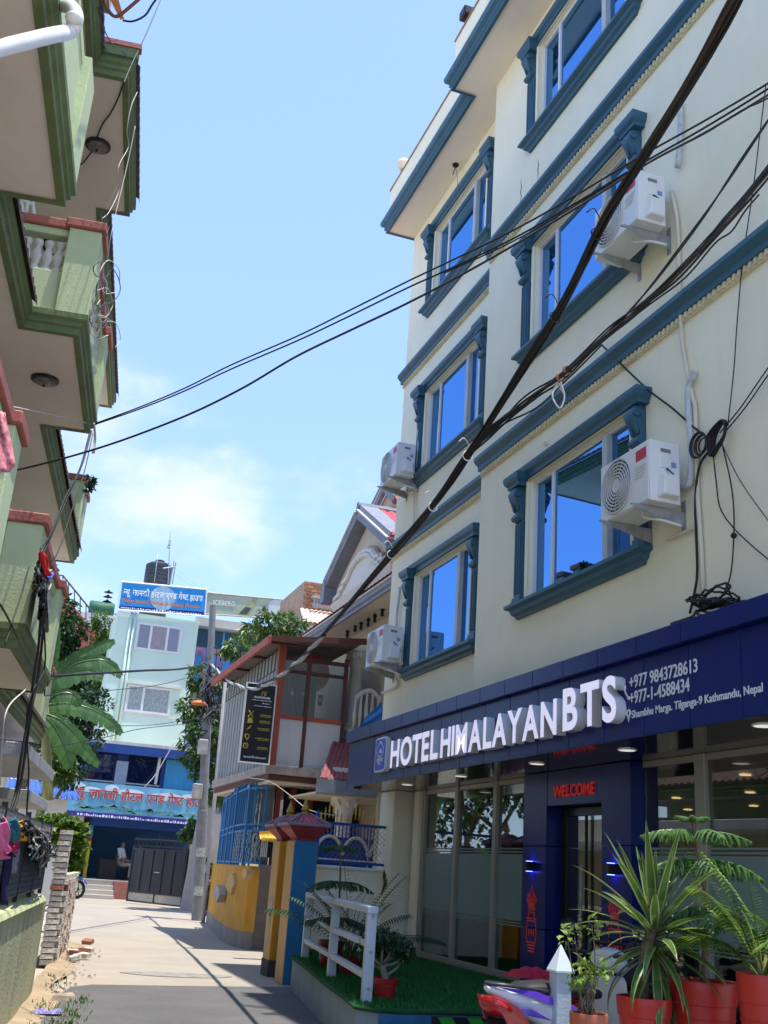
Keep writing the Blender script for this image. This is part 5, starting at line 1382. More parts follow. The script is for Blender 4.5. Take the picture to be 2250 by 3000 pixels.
for z in (1.52, 2.10, 2.22, 2.9):
    b = MB(); b.tube([(p[0], p[1], z) for p in gpath], 0.022, 6); b.build('rail', m_bbar, gr_)
b = MB(); ribbon(b, [(x + 0.14, y) for x, y in gpath], 1.5, 3.0, 0.02); b.build('shutter_glass', glass_mat('dusty_glass', (0.7, 0.75, 0.75), (0.10, 0.11, 0.11), 0.12), gr_, smooth=30)
b = MB(); s = 0
while s < 2.0:
    for sg in (-1, 1):
        A = along(gpath, gtot - s); B_ = along(gpath, gtot - min(2.0, max(0, s + sg * 0.4)))
        b.tube([(A.x, A.y, 1.54), (B_.x, B_.y, 2.08)], 0.006, 3, cap=False)
    s += 0.11
o = b.build('lattice', mat('pale_lattice', (0.45, 0.5, 0.52), 0.6, 0.1), gr_, norm=False); o['kind'] = 'stuff'
# black sheet whose colour stands in for the dark verandah interior
b = MB(); b.box(5.2, 6.7, 20.9, 21.0, 0.3, 3.2); tag(b.build('verandah_dark_sheet', m_dark), 'flat black sheet standing in for the verandah shade behind the grille', 'wall')
for x in (4.95, 5.25, 5.6):
    b = MB(); b.box(x, x + 0.10, 20.62, 20.72, 1.5, 3.1); tag(b.build('verandah_post', mat('oxblood_paint', (0.16, 0.03, 0.025), 0.6, 0.2, 5)), '%s oxblood red post under the metal clad room' % {4.95: 'left', 5.25: 'middle', 5.6: 'right'}[x], 'post', 'oxblood posts under the metal clad room')
# the room
RX0, RY0 = U(831, 1892, 1, 20.2).x - 0.02, 20.2
ZF, ZR = U(797, 2243, 1, 20.2).z, 5.62
RXE = U(1012, 1950, 1, 20.2).x
room = thing('metal_room', 'metal clad upstairs room with red steel frame, big panes and rusty roof edge beside the lane', 'building', (RX0, RY0, ZF))
m_rustred = mat('red_oxide_steel', (0.42, 0.085, 0.045), 0.6, 0.22, 5, streak=0.3)
m_brown = mat('brown_steel', (0.10, 0.032, 0.025), 0.55, 0.25, 5)
m_clad = mat('grey_cladding', (0.30, 0.31, 0.30), 0.6, 0.14, 3, streak=0.45, stain=(0.15, 0.13, 0.11))
m_wpanel = mat('white_board', (0.60, 0.60, 0.59), 0.6, 0.08, 2, streak=0.2)
m_paneclear = glass_mat('room_glass', (0.75, 0.8, 0.8), (0.24, 0.26, 0.27), 0.10, 0.85)
b = MB(); b.box(RX0 - 0.06, RX0 + 0.08, RY0 - 0.06, RY0 + 0.08, ZF - 0.05, ZR); b.build('corner_post', m_rustred, room, bevel=0.006)
YF = 25.6
n = 17; w = (YF - RY0 - 0.1) / n
for k in range(n):
    y = RY0 + 0.1 + k * w
    b = MB(); b.box(RX0 - 0.03, RX0 + 0.02, y + 0.035, y + w - 0.035, ZF + 0.02, ZR - 0.45); b.build('cladding_board', m_clad, room, bevel=0.004)
    b = MB(); b.box(RX0 - 0.02, RX0 + 0.02, y + 0.06, y + w - 0.06, ZR - 0.42, ZR - 0.06); b.build('transom_board', m_clad, room)
b = MB(); b.box(RX0 + 0.021, RX0 + 0.06, RY0 + 0.08, YF, ZF, ZR - 0.02); b.build('inner_lining', m_dark, room)
mx_ = U(904, 1990, 1, RY0).x
zl, zm = U(817, 2098, 1, RY0).z, U(838, 1964, 1, RY0).z
zr_ = zl
for (xa, xb) in ((RX0 + 0.08, mx_ - 0.03), (mx_ + 0.03, RXE)):
    b = MB(); b.box(xa, xb, RY0, RY0 + 0.02, ZF + 0.03, zl - 0.04); b.build('lower_panel', m_wpanel, room)
    for (za, zb_) in ((zl + 0.04, zm - 0.03), (zm + 0.03, ZR - 0.25)):
        b = MB(); b.box(xa, xb, RY0 + 0.01, RY0 + 0.016, za, zb_); b.build('pane', m_paneclear, room)
for x in (mx_, RXE + 0.03):
    b = MB(); b.box(x - 0.035, x + 0.035, RY0 - 0.03, RY0 + 0.05, ZF, ZR - 0.1); b.build('mullion', m_brown, room)
for z, m, h in ((zl, m_rustred, 0.04), (zm, m_brown, 0.03), (ZR - 0.22, m_brown, 0.035)):
    b = MB(); b.box(RX0 + 0.08, RXE, RY0 - 0.025, RY0 + 0.045, z - h, z + h); b.build('transom', m, room)
b = MB(); b.box(RX0 - 0.12, RXE + 0.1, RY0 - 0.14, YF, ZF - 0.16, ZF); b.build('floor_edge', mat('stone_band', (0.38, 0.33, 0.29), 0.85, 0.3, 7, 0.5, 20, streak=0.4), room)
b = MB(); b.box(RX0 - 0.05, RXE + 0.1, RY0 - 0.08, YF, ZF - 0.27, ZF - 0.162); b.build('floor_beam', m_brown, room)
b = MB(); b.box(RX0 - 0.02, RXE + 0.1, RY0 - 0.05, YF, ZF - 0.33, ZF - 0.272); b.build('floor_soffit', m_hwall, room)
ro = MB(); ro.hexa([(RX0 - 0.38, RY0 - 0.55, ZR), (RXE + 0.25, RY0 - 0.55, ZR + 0.20), (RXE + 0.25, YF, ZR + 0.20), (RX0 - 0.38, YF, ZR),
                    (RX0 - 0.38, RY0 - 0.55, ZR + 0.03), (RXE + 0.25, RY0 - 0.55, ZR + 0.23), (RXE + 0.25, YF, ZR + 0.23), (RX0 - 0.38, YF, ZR + 0.03)])
rf = ro.build('roof', mat('rusted_sheet', (0.20, 0.16, 0.14), 0.8, 0.3, 3, streak=0.4), room)
b = MB(); b.box(RX0 - 0.42, RX0 - 0.36, RY0 - 0.58, YF, ZR - 0.10, ZR + 0.06); b.build('fascia', m_rustred, rf, bevel=0.006)
b = MB(); b.hexa([(RX0 - 0.36, RY0 - 0.59, ZR - 0.05), (RXE + 0.27, RY0 - 0.59, ZR + 0.13), (RXE + 0.27, RY0 - 0.54, ZR + 0.13), (RX0 - 0.36, RY0 - 0.54, ZR - 0.05), (RX0 - 0.36, RY0 - 0.59, ZR + 0.05), (RXE + 0.27, RY0 - 0.59, ZR + 0.25), (RXE + 0.27, RY0 - 0.54, ZR + 0.25), (RX0 - 0.36, RY0 - 0.54, ZR + 0.05)])
b.build('fascia', m_brown, rf)
for k in range(4):
    b = MB(); y = RY0 - 0.3 + k * 1.7; b.tube([(RX0 - 0.36, y, ZR - 0.02), (RX0 + 0.3, y, ZR - 0.02)], 0.03, 6); b.build('rafter', m_brown, rf)
# inside the room: hanging curtains, red round table top leaning
def drape(x0, x1, z0, z1, y, m, lb, waves=9):
    b = MB(); b.grid(lambda u, v: (x0 + (x1 - x0) * u, y + 0.03 * math.sin(u * waves * 6.28), z0 + (z1 - z0) * v), 60, 2)
    tag(b.build('curtain', m, smooth='all'), lb, 'curtain', None)
drape(RX0 + 0.1, mx_ + 0.25, zl + 0.02, zm + 0.1, RY0 + 0.25, mat('slate_curtain', (0.06, 0.09, 0.14), 0.9, 0.25, 5), 'slate blue curtain hanging behind the panes of the metal clad room')
c = U(915, 1972, 1, RY0 + 0.35); b = MB(); b.lathe((c.x, c.y, c.z), [(0.001, -0.02), (0.36, -0.02), (0.37, 0), (0.36, 0.02), (0.001, 0.02)], 28, 0, 1)
tag(b.build('red_disc', mat('red_board', (0.42, 0.012, 0.04), 0.6, 0.1)), 'big round red board behind the glass of the metal clad room', 'board')
for px, py in ((856, 2033), (888, 2035), (937, 2052)):
    c = U(px, py, 1, RY0 + 0.2); b = MB(); b.box(c.x - 0.05, c.x + 0.05, c.y - 0.01, c.y, c.z - 0.11, c.z + 0.11)
    o = tag(b.build('hanging_bag', mat('blue_bag', (0.015, 0.06, 0.40), 0.6, 0.1)), {856: 'left', 888: 'middle', 937: 'right'}[px] + ' small blue bag hung behind the panes of the metal clad room', 'bag', 'blue bags behind the panes')
    b = MB(); b.box(c.x - 0.03, c.x + 0.03, c.y - 0.014, c.y - 0.011, c.z - 0.02, c.z + 0.05); b.build('label_patch', m_white, o)
# black menu board
SY = 19.86
tl, tr, bl, br = [U(px, py, 1, SY) for px, py in ((724, 2002), (806, 2010), (704, 2230), (788, 2237))]
ms = thing('menu_board', 'tall black hanging menu board with gold icons and white lettering beside the red corner post', 'sign', tuple(bl))
x0, x1, z0, z1 = (tl.x + bl.x) / 2, (tr.x + br.x) / 2, (bl.z + br.z) / 2, (tl.z + tr.z) / 2
b = MB(); b.box(x0, x1, SY, SY + 0.04, z0, z1); b.build('board', mat('matt_black', (0.012, 0.011, 0.014), 0.5, 0.1), ms)
b = MB()
for a in ((x0 - 0.025, x0 + 0.0, z0 - 0.025, z1 + 0.025), (x1, x1 + 0.025, z0 - 0.025, z1 + 0.025), (x0, x1, z1, z1 + 0.025), (x0, x1, z0 - 0.025, z0)): b.box(a[0], a[1], SY - 0.012, SY + 0.05, a[2], a[3])
b.build('frame', m_alu, ms)
m_goldp = mat('gold_print', (0.60, 0.46, 0.06), 0.5, 0.05)
Wd, Hd = x1 - x0, z1 - z0
def row(u, v, w, h, m, seed, name='print_row'):
    """a line of print too small to read in the photograph: broken strokes only"""
    rr = random.Random(seed); b = MB(); x = 0.0
    while x < w - 0.01:
        l = min(rr.uniform(0.012, 0.05), w - x); hh = h * rr.uniform(0.55, 1.0)
        b.box(x0 + Wd * (u + x), x0 + Wd * (u + x + l), SY - 0.006, SY - 0.003, z0 + Hd * v, z0 + Hd * v + Hd * hh); x += l + rr.uniform(0.008, 0.02)
    b.build(name, m, ms)
for k, (u, v, w, h, m) in enumerate(((0.28, 0.82, 0.56, 0.028, m_print), (0.22, 0.79, 0.68, 0.013, m_print), (0.58, 0.752, 0.26, 0.013, m_print), (0.30, 0.715, 0.62, 0.012, m_print), (0.54, 0.60, 0.40, 0.018, m_goldp), (0.56, 0.52, 0.36, 0.018, m_goldp),
                                     (0.50, 0.425, 0.42, 0.018, m_goldp), (0.46, 0.30, 0.48, 0.018, m_goldp), (0.58, 0.185, 0.36, 0.018, m_goldp), (0.12, 0.05, 0.80, 0.032, mat('pale_blue_print', (0.45, 0.6, 0.8), 0.5, 0)))):
    row(u, v, w, h, m, k)
for v in (0.60, 0.52, 0.425, 0.30, 0.185):
    b = MB(); b.box(x0 + Wd * 0.54, x0 + Wd * 0.94, SY - 0.006, SY - 0.003, z0 + Hd * (v - 0.016), z0 + Hd * (v - 0.011)); b.build('underline', m_goldp, ms)
b = MB(); cx, cz = x0 + Wd * 0.60, z0 + Hd * 0.885
b.tube([(cx - 0.04, SY - 0.005, cz - 0.04), (cx - 0.03, SY - 0.005, cz + 0.03), (cx + 0.02, SY - 0.005, cz + 0.035), (cx, SY - 0.005, cz), (cx + 0.05, SY - 0.005, cz - 0.03)], 0.009, 4)
b.tube([(cx + 0.02, SY - 0.005, cz - 0.04), (cx + 0.05, SY - 0.005, cz + 0.045)], 0.008, 4); b.build('gold_monogram', m_goldp, ms)
ic = lambda u, v: (x0 + Wd * u, SY - 0.006, z0 + Hd * v)
b = MB(); r = 0.006; k = Wd * 0.09
c = ic(0.22, 0.61); b.tube([(c[0] - k, c[1], c[2] - k * 1.2), (c[0] + k, c[1], c[2] + k * 1.2)], 0.008, 4); b.tube([(c[0] - k, c[1], c[2] + k * 1.2), (c[0] + k, c[1], c[2] - k * 1.2)], 0.008, 4); b.build('cutlery_icon', m_goldp, ms)
c = ic(0.22, 0.525); b = MB(); b.box(c[0] - k, c[0] + k, c[1], c[1] + 0.003, c[2] - k, c[2]); b.extr([(c[0] - k, c[1], c[2]), (c[0] + k, c[1], c[2]), (c[0] + k * 0.6, c[1], c[2] + k), (c[0] - k * 0.9, c[1], c[2] + k)], (0, 0.003, 0)); b.build('house_icon', m_goldp, ms)
c = ic(0.20, 0.43); b = MB(); b.extr([(c[0] - k, c[1], c[2] - k), (c[0] + k * 0.4, c[1], c[2] - k * 0.2), (c[0] + k, c[1], c[2] + k * 1.2), (c[0] - k * 0.1, c[1], c[2] + k * 0.2)], (0, 0.003, 0)); b.build('dancer_icon', m_goldp, ms)
c = ic(0.17, 0.32); b = MB(); b.torus(c, k * 0.8, 0.010, 1, 16, 5); b.extr([(c[0] - k * 0.5, c[1], c[2] - k * 0.8), (c[0] + k * 0.5, c[1], c[2] - k * 0.8), (c[0], c[1], c[2] - k * 1.7)], (0, 0.003, 0)); b.build('pin_icon', m_goldp, ms)
c = ic(0.15, 0.20); b = MB(); b.torus(c, k * 0.9, 0.009, 1, 16, 5); b.tube([(c[0], c[1], c[2] + k * 0.6), (c[0], c[1], c[2]), (c[0] + k * 0.5, c[1], c[2])], 0.008, 4); b.build('clock_icon', m_goldp, ms)
# striped parasol-like cover and blue tarpaulin
c = U(800, 2475, 1, 18.4)
uc = thing('fringed_cover', 'yellow fringed cover over a white striped board behind the ochre gate pillar', 'cover', (c.x, 18.4, 1.2))
a0, a1 = U(763, 2470, 1, 18.4), U(838, 2470, 1, 18.4)
zt_ = U(800, 2433, 1, 18.4).z; zmid = U(800, 2458, 1, 18.4).z; zlo = U(790, 2512, 1, 18.4).z
def cov(u, v): return (a0.x - 0.02 + (a1.x - a0.x + 0.04) * u, 18.32 + 0.3 * (v if v < 0.5 else 0.5) - (0.0), zt_ - (0.06 * abs(u - 0.5)) - (zt_ - zmid) * (1 - v) + 0.012 * math.sin(u * 40) * (1 - v))
b = MB(); b.grid(cov, 48, 4); b.build('yellow_cloth', mat('yellow_canvas', (0.62, 0.40, 0.05), 0.8, 0.1), uc, smooth='all')
b = MB()
for k in range(26):
    x = a0.x + (a1.x - a0.x) * k / 25; b.box(x - 0.006, x + 0.006, 18.31, 18.32, zmid - 0.05, zmid + 0.01)
o = b.build('fringe', mat('yellow_canvas', (0.62, 0.4, 0.05)), uc); o['kind'] = 'stuff'
b = MB(); b.box(a0.x, a1.x, 18.40, 18.44, zlo, zmid); b.build('board', m_dark, uc)
for f, w in ((0.03, 0.012), (0.10, 0.012), (0.17, 0.012), (0.24, 0.012), (0.50, 0.08), (0.80, 0.08)):
    b = MB(); x = a0.x + (a1.x - a0.x) * f; b.box(x, x + w * 1.6, 18.385, 18.399, zlo, zmid); b.build('stripe', m_white, uc)
q = [U(px, py, 1, 19.2) for px, py in ((1120, 2055), (1128, 2130), (1040, 2148), (1072, 2100))]
cloth('tarpaulin', 'crumpled bright blue tarpaulin over the porch beside the hotel sign', q, mat('blue_tarp', (0.05, 0.22, 0.55), 0.45, 0.2, 6), 0.04, 10, 0.05, None)
COL.objects['tarpaulin']['category'] = 'tarpaulin'
# ------------------------------------------------------------------ the guest house at the end of the lane
m_mint = mat('mint_paint', (0.60, 0.74, 0.63), 0.85, 0.06, 0.7, 0.2, 40, streak=0.3, stain=(0.72, 0.76, 0.62))
m_shopblue = mat('deep_blue_paint', (0.012, 0.055, 0.23), 0.6, 0.15, 1.2, streak=0.25, stain=(0.02, 0.09, 0.3))
m_cyan = mat('sky_blue_paint', (0.06, 0.33, 0.60), 0.7, 0.12, 1.0, streak=0.3)
JY = 46.0
gh = thing('guest_house', 'tall mint green guest house with a blue rooftop sign at the lane end', 'building', (5, JY, 0))
l0, r0 = 3.28, 6.80; zt = U(349, 1789, 1, JY).z
b = MB(); b.box(l0, r0, JY, 56, 0, zt); b.build('wall', m_mint, gh)
def far_window(px0, py0, px1, py1, Y, n, lab_m, gm, parent, proud=0.05):
    A = U(px0, py0, 1, Y); B_ = U(px1, py1, 1, Y); x0, x1, z0, z1 = A.x, B_.x, B_.z, A.z
    b = MB(); fr = 0.09
    b.box(x0, x1, Y - proud, Y, z1 - fr, z1); b.box(x0, x1, Y - proud, Y, z0, z0 + fr)
    b.box(x0, x0 + fr, Y - proud, Y, z0 + fr, z1 - fr); b.box(x1 - fr, x1, Y - proud, Y, z0 + fr, z1 - fr)
    w = b.build('window', lab_m, parent)
    edges = [0] + n + [1]
    for i in range(len(edges) - 1):
        xa, xb = x0 + fr + (x1 - x0 - 2 * fr) * edges[i], x0 + fr + (x1 - x0 - 2 * fr) * edges[i + 1]
        b = MB(); b.box(xa + 0.05, xb - 0.05, Y - 0.02, Y - 0.01, z0 + fr, z1 - fr); b.build('pane', gm[i % len(gm)], w)
        if i: b = MB(); b.box(xa - 0.05, xa + 0.05, Y - proud, Y, z0 + fr, z1 - fr); b.build('mullion', lab_m, w)
    return w, x0, x1, z0, z1
m_curtain = mat('lilac_curtain', (0.34, 0.29, 0.31), 0.9, 0.15, 9); m_lace = mat('lace_curtain', (0.32, 0.36, 0.35), 0.9, 0.55, 26)
m_farglass = glass_mat('far_glass', (0.7, 0.72, 0.75), (0.20, 0.19, 0.23), 0.10)
far_window(403, 1822, 526, 1918, JY, [0.30, 0.70], m_alu, [m_farglass, m_curtain], gh)
w2, xa, xb, za, zb_ = far_window(374, 2004, 496, 2098, JY, [0.36], m_alu, [m_lace, m_lace], gh)
b = MB(); b.box(xa - 0.15, xb + 0.35, JY - 0.14, JY, zb_ + 0.02, zb_ + 0.12); b.box(xa - 0.1, xb + 0.3, JY - 0.03, JY - 0.002, za - 0.1, za); b.build('window_hood', mat('pale_hood', (0.66, 0.66, 0.56), 0.8, 0.1), gh)
for px in (386, 397):
    p = U(px, 1800, 1, JY); q = U(px - 36, 2150, 1, JY); b = MB(); b.tube([(p.x, JY - 0.08, zt), (p.x, JY - 0.08, 5.4)], 0.06, 8); b.build('down_pipe', m_mint, gh, smooth='all')
# rooftop sign
SYJ = 45.7
tl, tr, br, bl = [U(px, py, 1, SYJ) for px, py in ((357, 1704), (606, 1727), (600, 1805), (345, 1786))]
def board(name, label, tl, tr, br, bl, Y, m, depth=0.12, rim=None):
    t = thing(name, label, 'sign', ((tl.x + br.x) / 2, Y, bl.z))
    b = MB(); b.extr([(bl.x, Y, bl.z), (br.x, Y, br.z), (tr.x, Y, tr.z), (tl.x, Y, tl.z)], (0, depth, 0)); b.build('board', m, t)
    if rim:
        b = MB()
        P = [bl, br, tr, tl]
        for i in range(4): b.tube([(P[i].x, Y - 0.01, P[i].z), (P[(i + 1) % 4].x, Y - 0.01, P[(i + 1) % 4].z)], 0.035, 4)
        b.build('rim', rim, t)
    return t
s1 = board('rooftop_sign', 'blue rooftop sign with white Devanagari lettering above the mint green wall', tl, tr, br, bl, SYJ, mat('sign_sky_blue', (0.015, 0.27, 0.62), 0.5, 0.10, 0.7), 0.14, m_print)
up = (tl - bl).normalized(); rt = (tr - tl).normalized()
W1 = (tr - tl).length; H1 = (tl - bl).length
pt = lambda u, v: bl + (br - bl) * u + up * (H1 * v) - Vector((0, 0.02, 0))
b = MB(); c = pt(0.49, 0.52); b.lathe((c.x, SYJ - 0.006, c.z), [(0.001, -0.004), (H1 * 0.44, -0.004), (H1 * 0.44, 0.0)], 32, 0, 1); b.build('pale_disc', mat('pale_disc', (0.33, 0.52, 0.62), 0.5, 0.25, 3), s1)
put_mesh_text(deva_mesh(JANAKI, 0.025, 0.01), 'lettering', m_print, s1, pt(0.035, 0.46) - Vector((0, 0.01, 0)), rt, up, W1 * 0.93, H1 * 0.36)
put_text('New Janaki Hotel & Guest House', 'lettering', mat('orange_print', (0.62, 0.20, 0.08), 0.5, 0.05), s1, pt(0.04, 0.24) - Vector((0, 0.012, 0)), rt, up, W1 * 0.90, H1 * 0.17, 0.01, 0.03)
b = MB(); b.extr([pt(0.01, 0.03) + Vector((0, 0.012, 0)), pt(0.99, 0.03) + Vector((0, 0.012, 0)), pt(0.99, 0.15) + Vector((0, 0.012, 0)), pt(0.01, 0.15) + Vector((0, 0.012, 0))], (0, 0.006, 0)); b.build('navy_strip', mat('navy_strip', (0.01, 0.02, 0.20), 0.5, 0.1), s1)
def strokes(parent, org, rt, up, W, h, m, seed, name='print_row'):
    rr = random.Random(seed); b = MB(); x = 0
    while x < W:
        l = rr.uniform(0.02, 0.09); hh = h * rr.uniform(0.5, 1)
        p = org + rt * x; b.extr([p, p + rt * l, p + rt * l + up * hh, p + up * hh], (0, -0.004, 0)); x += l + rr.uniform(0.02, 0.05)
    b.build(name, m, parent)
strokes(s1, pt(0.03, 0.055) - Vector((0, 0.0, 0)), rt, up, W1 * 0.94, H1 * 0.06, m_print, 3)
# second rooftop board
SY2 = 45.9
tl, tr, br, bl = [U(px, py, 1, SY2) for px, py in ((610, 1737), (858, 1760), (850, 1815), (603, 1799))]
s2 = board('bottle_billboard', 'pale green billboard with a bottle picture on the roof beside the blue rooftop sign', tl, tr, br, bl, SY2, mat('billboard_green', (0.42, 0.46, 0.34), 0.6, 0.25, 0.5), 0.12, mat('dull_rim', (0.40, 0.36, 0.28), 0.7, 0.2))
up = (tl - bl).normalized(); rt = (tr - tl).normalized(); W2 = (tr - tl).length; H2 = (tl - bl).length
pt2 = lambda u, v: bl + (br - bl) * u + up * (H2 * v) - Vector((0, 0.01, 0))
put_text('ICEBERG', 'lettering', mat('grey_print', (0.62, 0.64, 0.60), 0.5, 0), s2, pt2(0.07, 0.45) - Vector((0, 0.01, 0)), rt, up, W2 * 0.25, H2 * 0.24, 0.01, 0.03)
b = MB(); c = [(0.36, 0.02), (0.47, 0.02), (0.57, 0.62), (0.60, 0.98), (0.55, 0.98), (0.50, 0.66)]
b.extr([pt2(u, v) for u, v in c], (0, -0.006, 0)); b.build('bottle_picture', mat('bottle_green', (0.36, 0.36, 0.14), 0.4, 0.3, 4), s2)
b = MB(); b.extr([pt2(u, v) - Vector((0, 0.008, 0)) for u, v in ((0.385, 0.12), (0.47, 0.10), (0.52, 0.42), (0.45, 0.46))], (0, -0.006, 0)); b.build('bottle_label', mat('dark_label', (0.06, 0.08, 0.05), 0.5, 0.3), s2)
b = MB(); c = pt2(0.84, 0.5); b.lathe((c.x, SY2 - 0.012, c.z), [(0.001, 0), (H2 * 0.46, 0), (H2 * 0.46, 0.005)], 28, 0, 1); b.build('pale_disc', mat('pale_disc2', (0.60, 0.63, 0.58), 0.5, 0.1), s2)
# water tank, antenna and poles on the roof
wt = U(460, 1705, 1, 49); tk = thing('water_tank', 'black ribbed plastic water tank on the roof behind the blue rooftop sign', 'water tank', (wt.x, 49, zt))
ht = U(460, 1650, 1, 49).z
b = MB(); r = 0.62; pf = []
z = zt
pf = [(0.3, zt), (r * 0.98, zt)]
k = 0
while z < ht - 0.25:
    pf += [(r, z + 0.02), (r, z + 0.14), (r * 0.96, z + 0.15), (r * 0.96, z + 0.17)]; z += 0.18
pf += [(r * 0.94, ht - 0.12), (r * 0.75, ht - 0.02), (0.22, ht + 0.02), (0.22, ht + 0.14), (0.02, ht + 0.15)]
b.lathe((wt.x, 49, 0), pf, 28); b.build('body', mat('tank_black', (0.045, 0.048, 0.055), 0.5, 0.2, 3), tk, smooth=35)
def mast(name, label, pts, r, m=m_steel, cat='antenna'):
    b = MB(); b.tube(pts, r, 6); return tag(b.build(name, m, smooth='all'), label, cat)
A = U(492, 1710, 1, 48.5); Bp = U(499, 1557, 1, 48.5)
an = thing('antenna_mast', 'tall thin antenna mast with a small dish beside the roof water tank', 'antenna', tuple(A))
b = MB(); b.tube([A, Bp], [0.035, 0.012], 6); b.build('pole', m_steel, an)
c = U(494, 1603, 1, 48.5); b = MB(); b.ball(c, 0.10, 10, 6, sz=0.8); b.build('sensor', m_alugrey, an)
c = U(497, 1590, 1, 48.5); b = MB(); b.box(c.x - 0.05, c.x + 0.05, 48.4, 48.6, c.z - 0.12, c.z + 0.12); b.build('dish', m_alugrey, an)
mast('lightning_rod', 'thin pale rod standing in front of the roof water tank', [U(452, 1705, 1, 48), U(463, 1620, 1, 48)], 0.025)
sc = thing('cable_bracket', 'steel crossarm bracket on the guest house roof holding two wires', 'bracket', tuple(U(500, 1710, 1, 46.5)))
for (a, c2, r) in (((498, 1712), (510, 1645), 0.03), ((505, 1712), (515, 1648), 0.03), ((478, 1665), (514, 1660), 0.03)):
    b = MB(); b.tube([U(a[0], a[1], 1, 46.5), U(c2[0], c2[1], 1, 46.5)], r, 6); b.build('bar', m_steel, sc)
for k, (y0, y1) in enumerate(((1662, 1728), (1680, 1738))):
    b = MB(); A = U(512, y0, 1, 46.5); Bp = U(640, y1, 1, 46.5)
    b.tube(smooth_path([A, (A + Bp) / 2 - Vector((0, 0, 0.25)), Bp], 6), 0.012, 4)
    tag(b.build('roof_wire', m_alugrey), ('upper', 'lower')[k] + ' thin wire sagging over the billboard from the roof bracket', 'wire', 'thin wires over the billboard')
# mural fronted building to the right
MY = 47.0
mu = thing('mural_building', 'building with blue and pink arched mural panels right of the mint guest house', 'building', (8.4, MY, 0))
lx, rx = r0 + 0.02, 11.4; ztm = U(600, 1818, 1, MY).z
b = MB(); b.box(lx, rx, MY, 56, 0, ztm); b.build('wall', mat('lilac_wall', (0.34, 0.42, 0.58), 0.8, 0.1), mu)
b = MB(); b.box(lx - 0.1, rx + 0.3, MY - 0.5, MY, ztm - 0.35, ztm + 0.02); b.build('roof_band', mat('pale_band', (0.60, 0.60, 0.56), 0.8, 0.1), mu)
m_pink = mat('mural_pink', (0.55, 0.28, 0.42), 0.7, 0.2, 2); m_mblue = mat('mural_blue', (0.05, 0.26, 0.62), 0.7, 0.3, 2); m_teal = mat('dark_teal_glass', (0.012, 0.06, 0.10), 0.3, 0.1)
wp_ = (rx - lx) / 7
for k in range(7):
    x = lx + k * wp_
    zA1, zA0 = ztm - 0.42, ztm - 1.20
    b = MB(); b.box(x + 0.05, x + wp_ - 0.05, MY - 0.05, MY - 0.002, zA0, zA1); b.build('window_pane', m_teal, mu)
    b = MB(); b.box(x - 0.04, x + 0.04, MY - 0.10, MY - 0.002, zA0 - 3.2, zA1); b.build('post', m_cyan, mu)
    zc = zA0 - 0.95; c = x + wp_ / 2; w = wp_ / 2 - 0.06
    b = MB(); b.box(x + 0.05, x + wp_ - 0.05, MY - 0.04, MY - 0.002, zA0 - 3.1, zA0 - 0.05); b.build('mural_panel', m_pink, mu)
    arch = [(c + w * math.cos(R(a)), zc + 0.75 * math.sin(R(a)) ** 0.8 if 0 < a < 180 else zc) for a in range(0, 181, 15)]
    b = MB(); b.extr([(p[0], MY - 0.055, p[1]) for p in arch] + [(c - w, MY - 0.055, zc - 0.9), (c + w, MY - 0.055, zc - 0.9)], (0, 0.012, 0)); b.build('painted_arch', m_mblue, mu)
    b = MB(); b.tube([(c + w * 0.85 * math.cos(R(a)), MY - 0.06, zc + 0.05 + 0.68 * math.sin(R(a))) for a in range(0, 181, 20)], 0.035, 5); b.build('painted_rim', mat('mural_rose', (0.6, 0.16, 0.25), 0.7, 0.1), mu)
    b = MB(); b.tube(smooth_path([(c - w * 0.8, MY - 0.06, zc - 0.25), (c - w * 0.2, MY - 0.06, zc - 0.1), (c + w * 0.3, MY - 0.06, zc - 0.3), (c + w * 0.8, MY - 0.06, zc - 0.15)], 4), 0.03, 5); b.build('painted_script', m_print, mu)
# shop in front with the blue canopy, windows and long banner
BYF = 42.6
shop = thing('blue_shop', 'blue painted single storey shop front with dark glass and open entrance at the lane end', 'building', (5, BYF, 0))
zR = U(300, 2178, 1, BYF).z; xl = U(212, 2260, 1, BYF).x; xr = U(592, 2240, 1, BYF).x
zWb = U(300, 2290, 1, BYF).z
FL = 0.62
b = MB(); b.box(xl - 0.4, xr + 0.5, BYF - 0.5, JY - 0.02, zR - 0.02, zR + 0.10); b.build('flat_roof', mat('weathered_slab', (0.52, 0.50, 0.44), 0.9, 0.2, 2, streak=0.4), shop)
b = MB(); b.box(xl - 0.4, xr + 0.5, BYF - 0.52, BYF - 0.40, zR - 0.35, zR - 0.02); b.build('canopy_fascia', m_shopblue, shop)
b = MB(); b.box(xl, xr, BYF + 0.05, BYF + 0.2, zWb - 1.6, zR - 0.02); b.build('upper_wall', m_shopblue, shop)
x480 = U(485, 2250, 1, BYF).x; x355 = U(352, 2270, 1, BYF).x
m_shopglass = glass_mat('navy_glass', (0.45, 0.55, 0.8), (0.006, 0.012, 0.05), 0.16)
for (xa, xb) in ((xl + 0.1, x355 - 0.2), (x355 + 0.25, x480 - 0.15)):
    b = MB(); b.box(xa, xb, BYF, BYF + 0.02, zWb + 0.05, zR - 0.36); b.build('dark_pane', m_shopglass, shop)
    b = MB(); b.box(xa, xb, BYF - 0.02, BYF + 0.04, zWb - 0.0, zWb + 0.05); b.build('sill', m_alugrey, shop)
b = MB(); b.box(x355 - 0.2, x355 + 0.25, BYF - 0.04, BYF + 0.05, zWb - 0.1, U(360, 2230, 1, BYF).z); b.build('pier', mat('grey_pier', (0.33, 0.38, 0.45), 0.8, 0.2), shop)
b = MB(); b.box(x480, xr, BYF - 0.01, BYF + 0.05, zWb - 0.6, zR - 0.36); b.build('cyan_panel', m_cyan, shop)
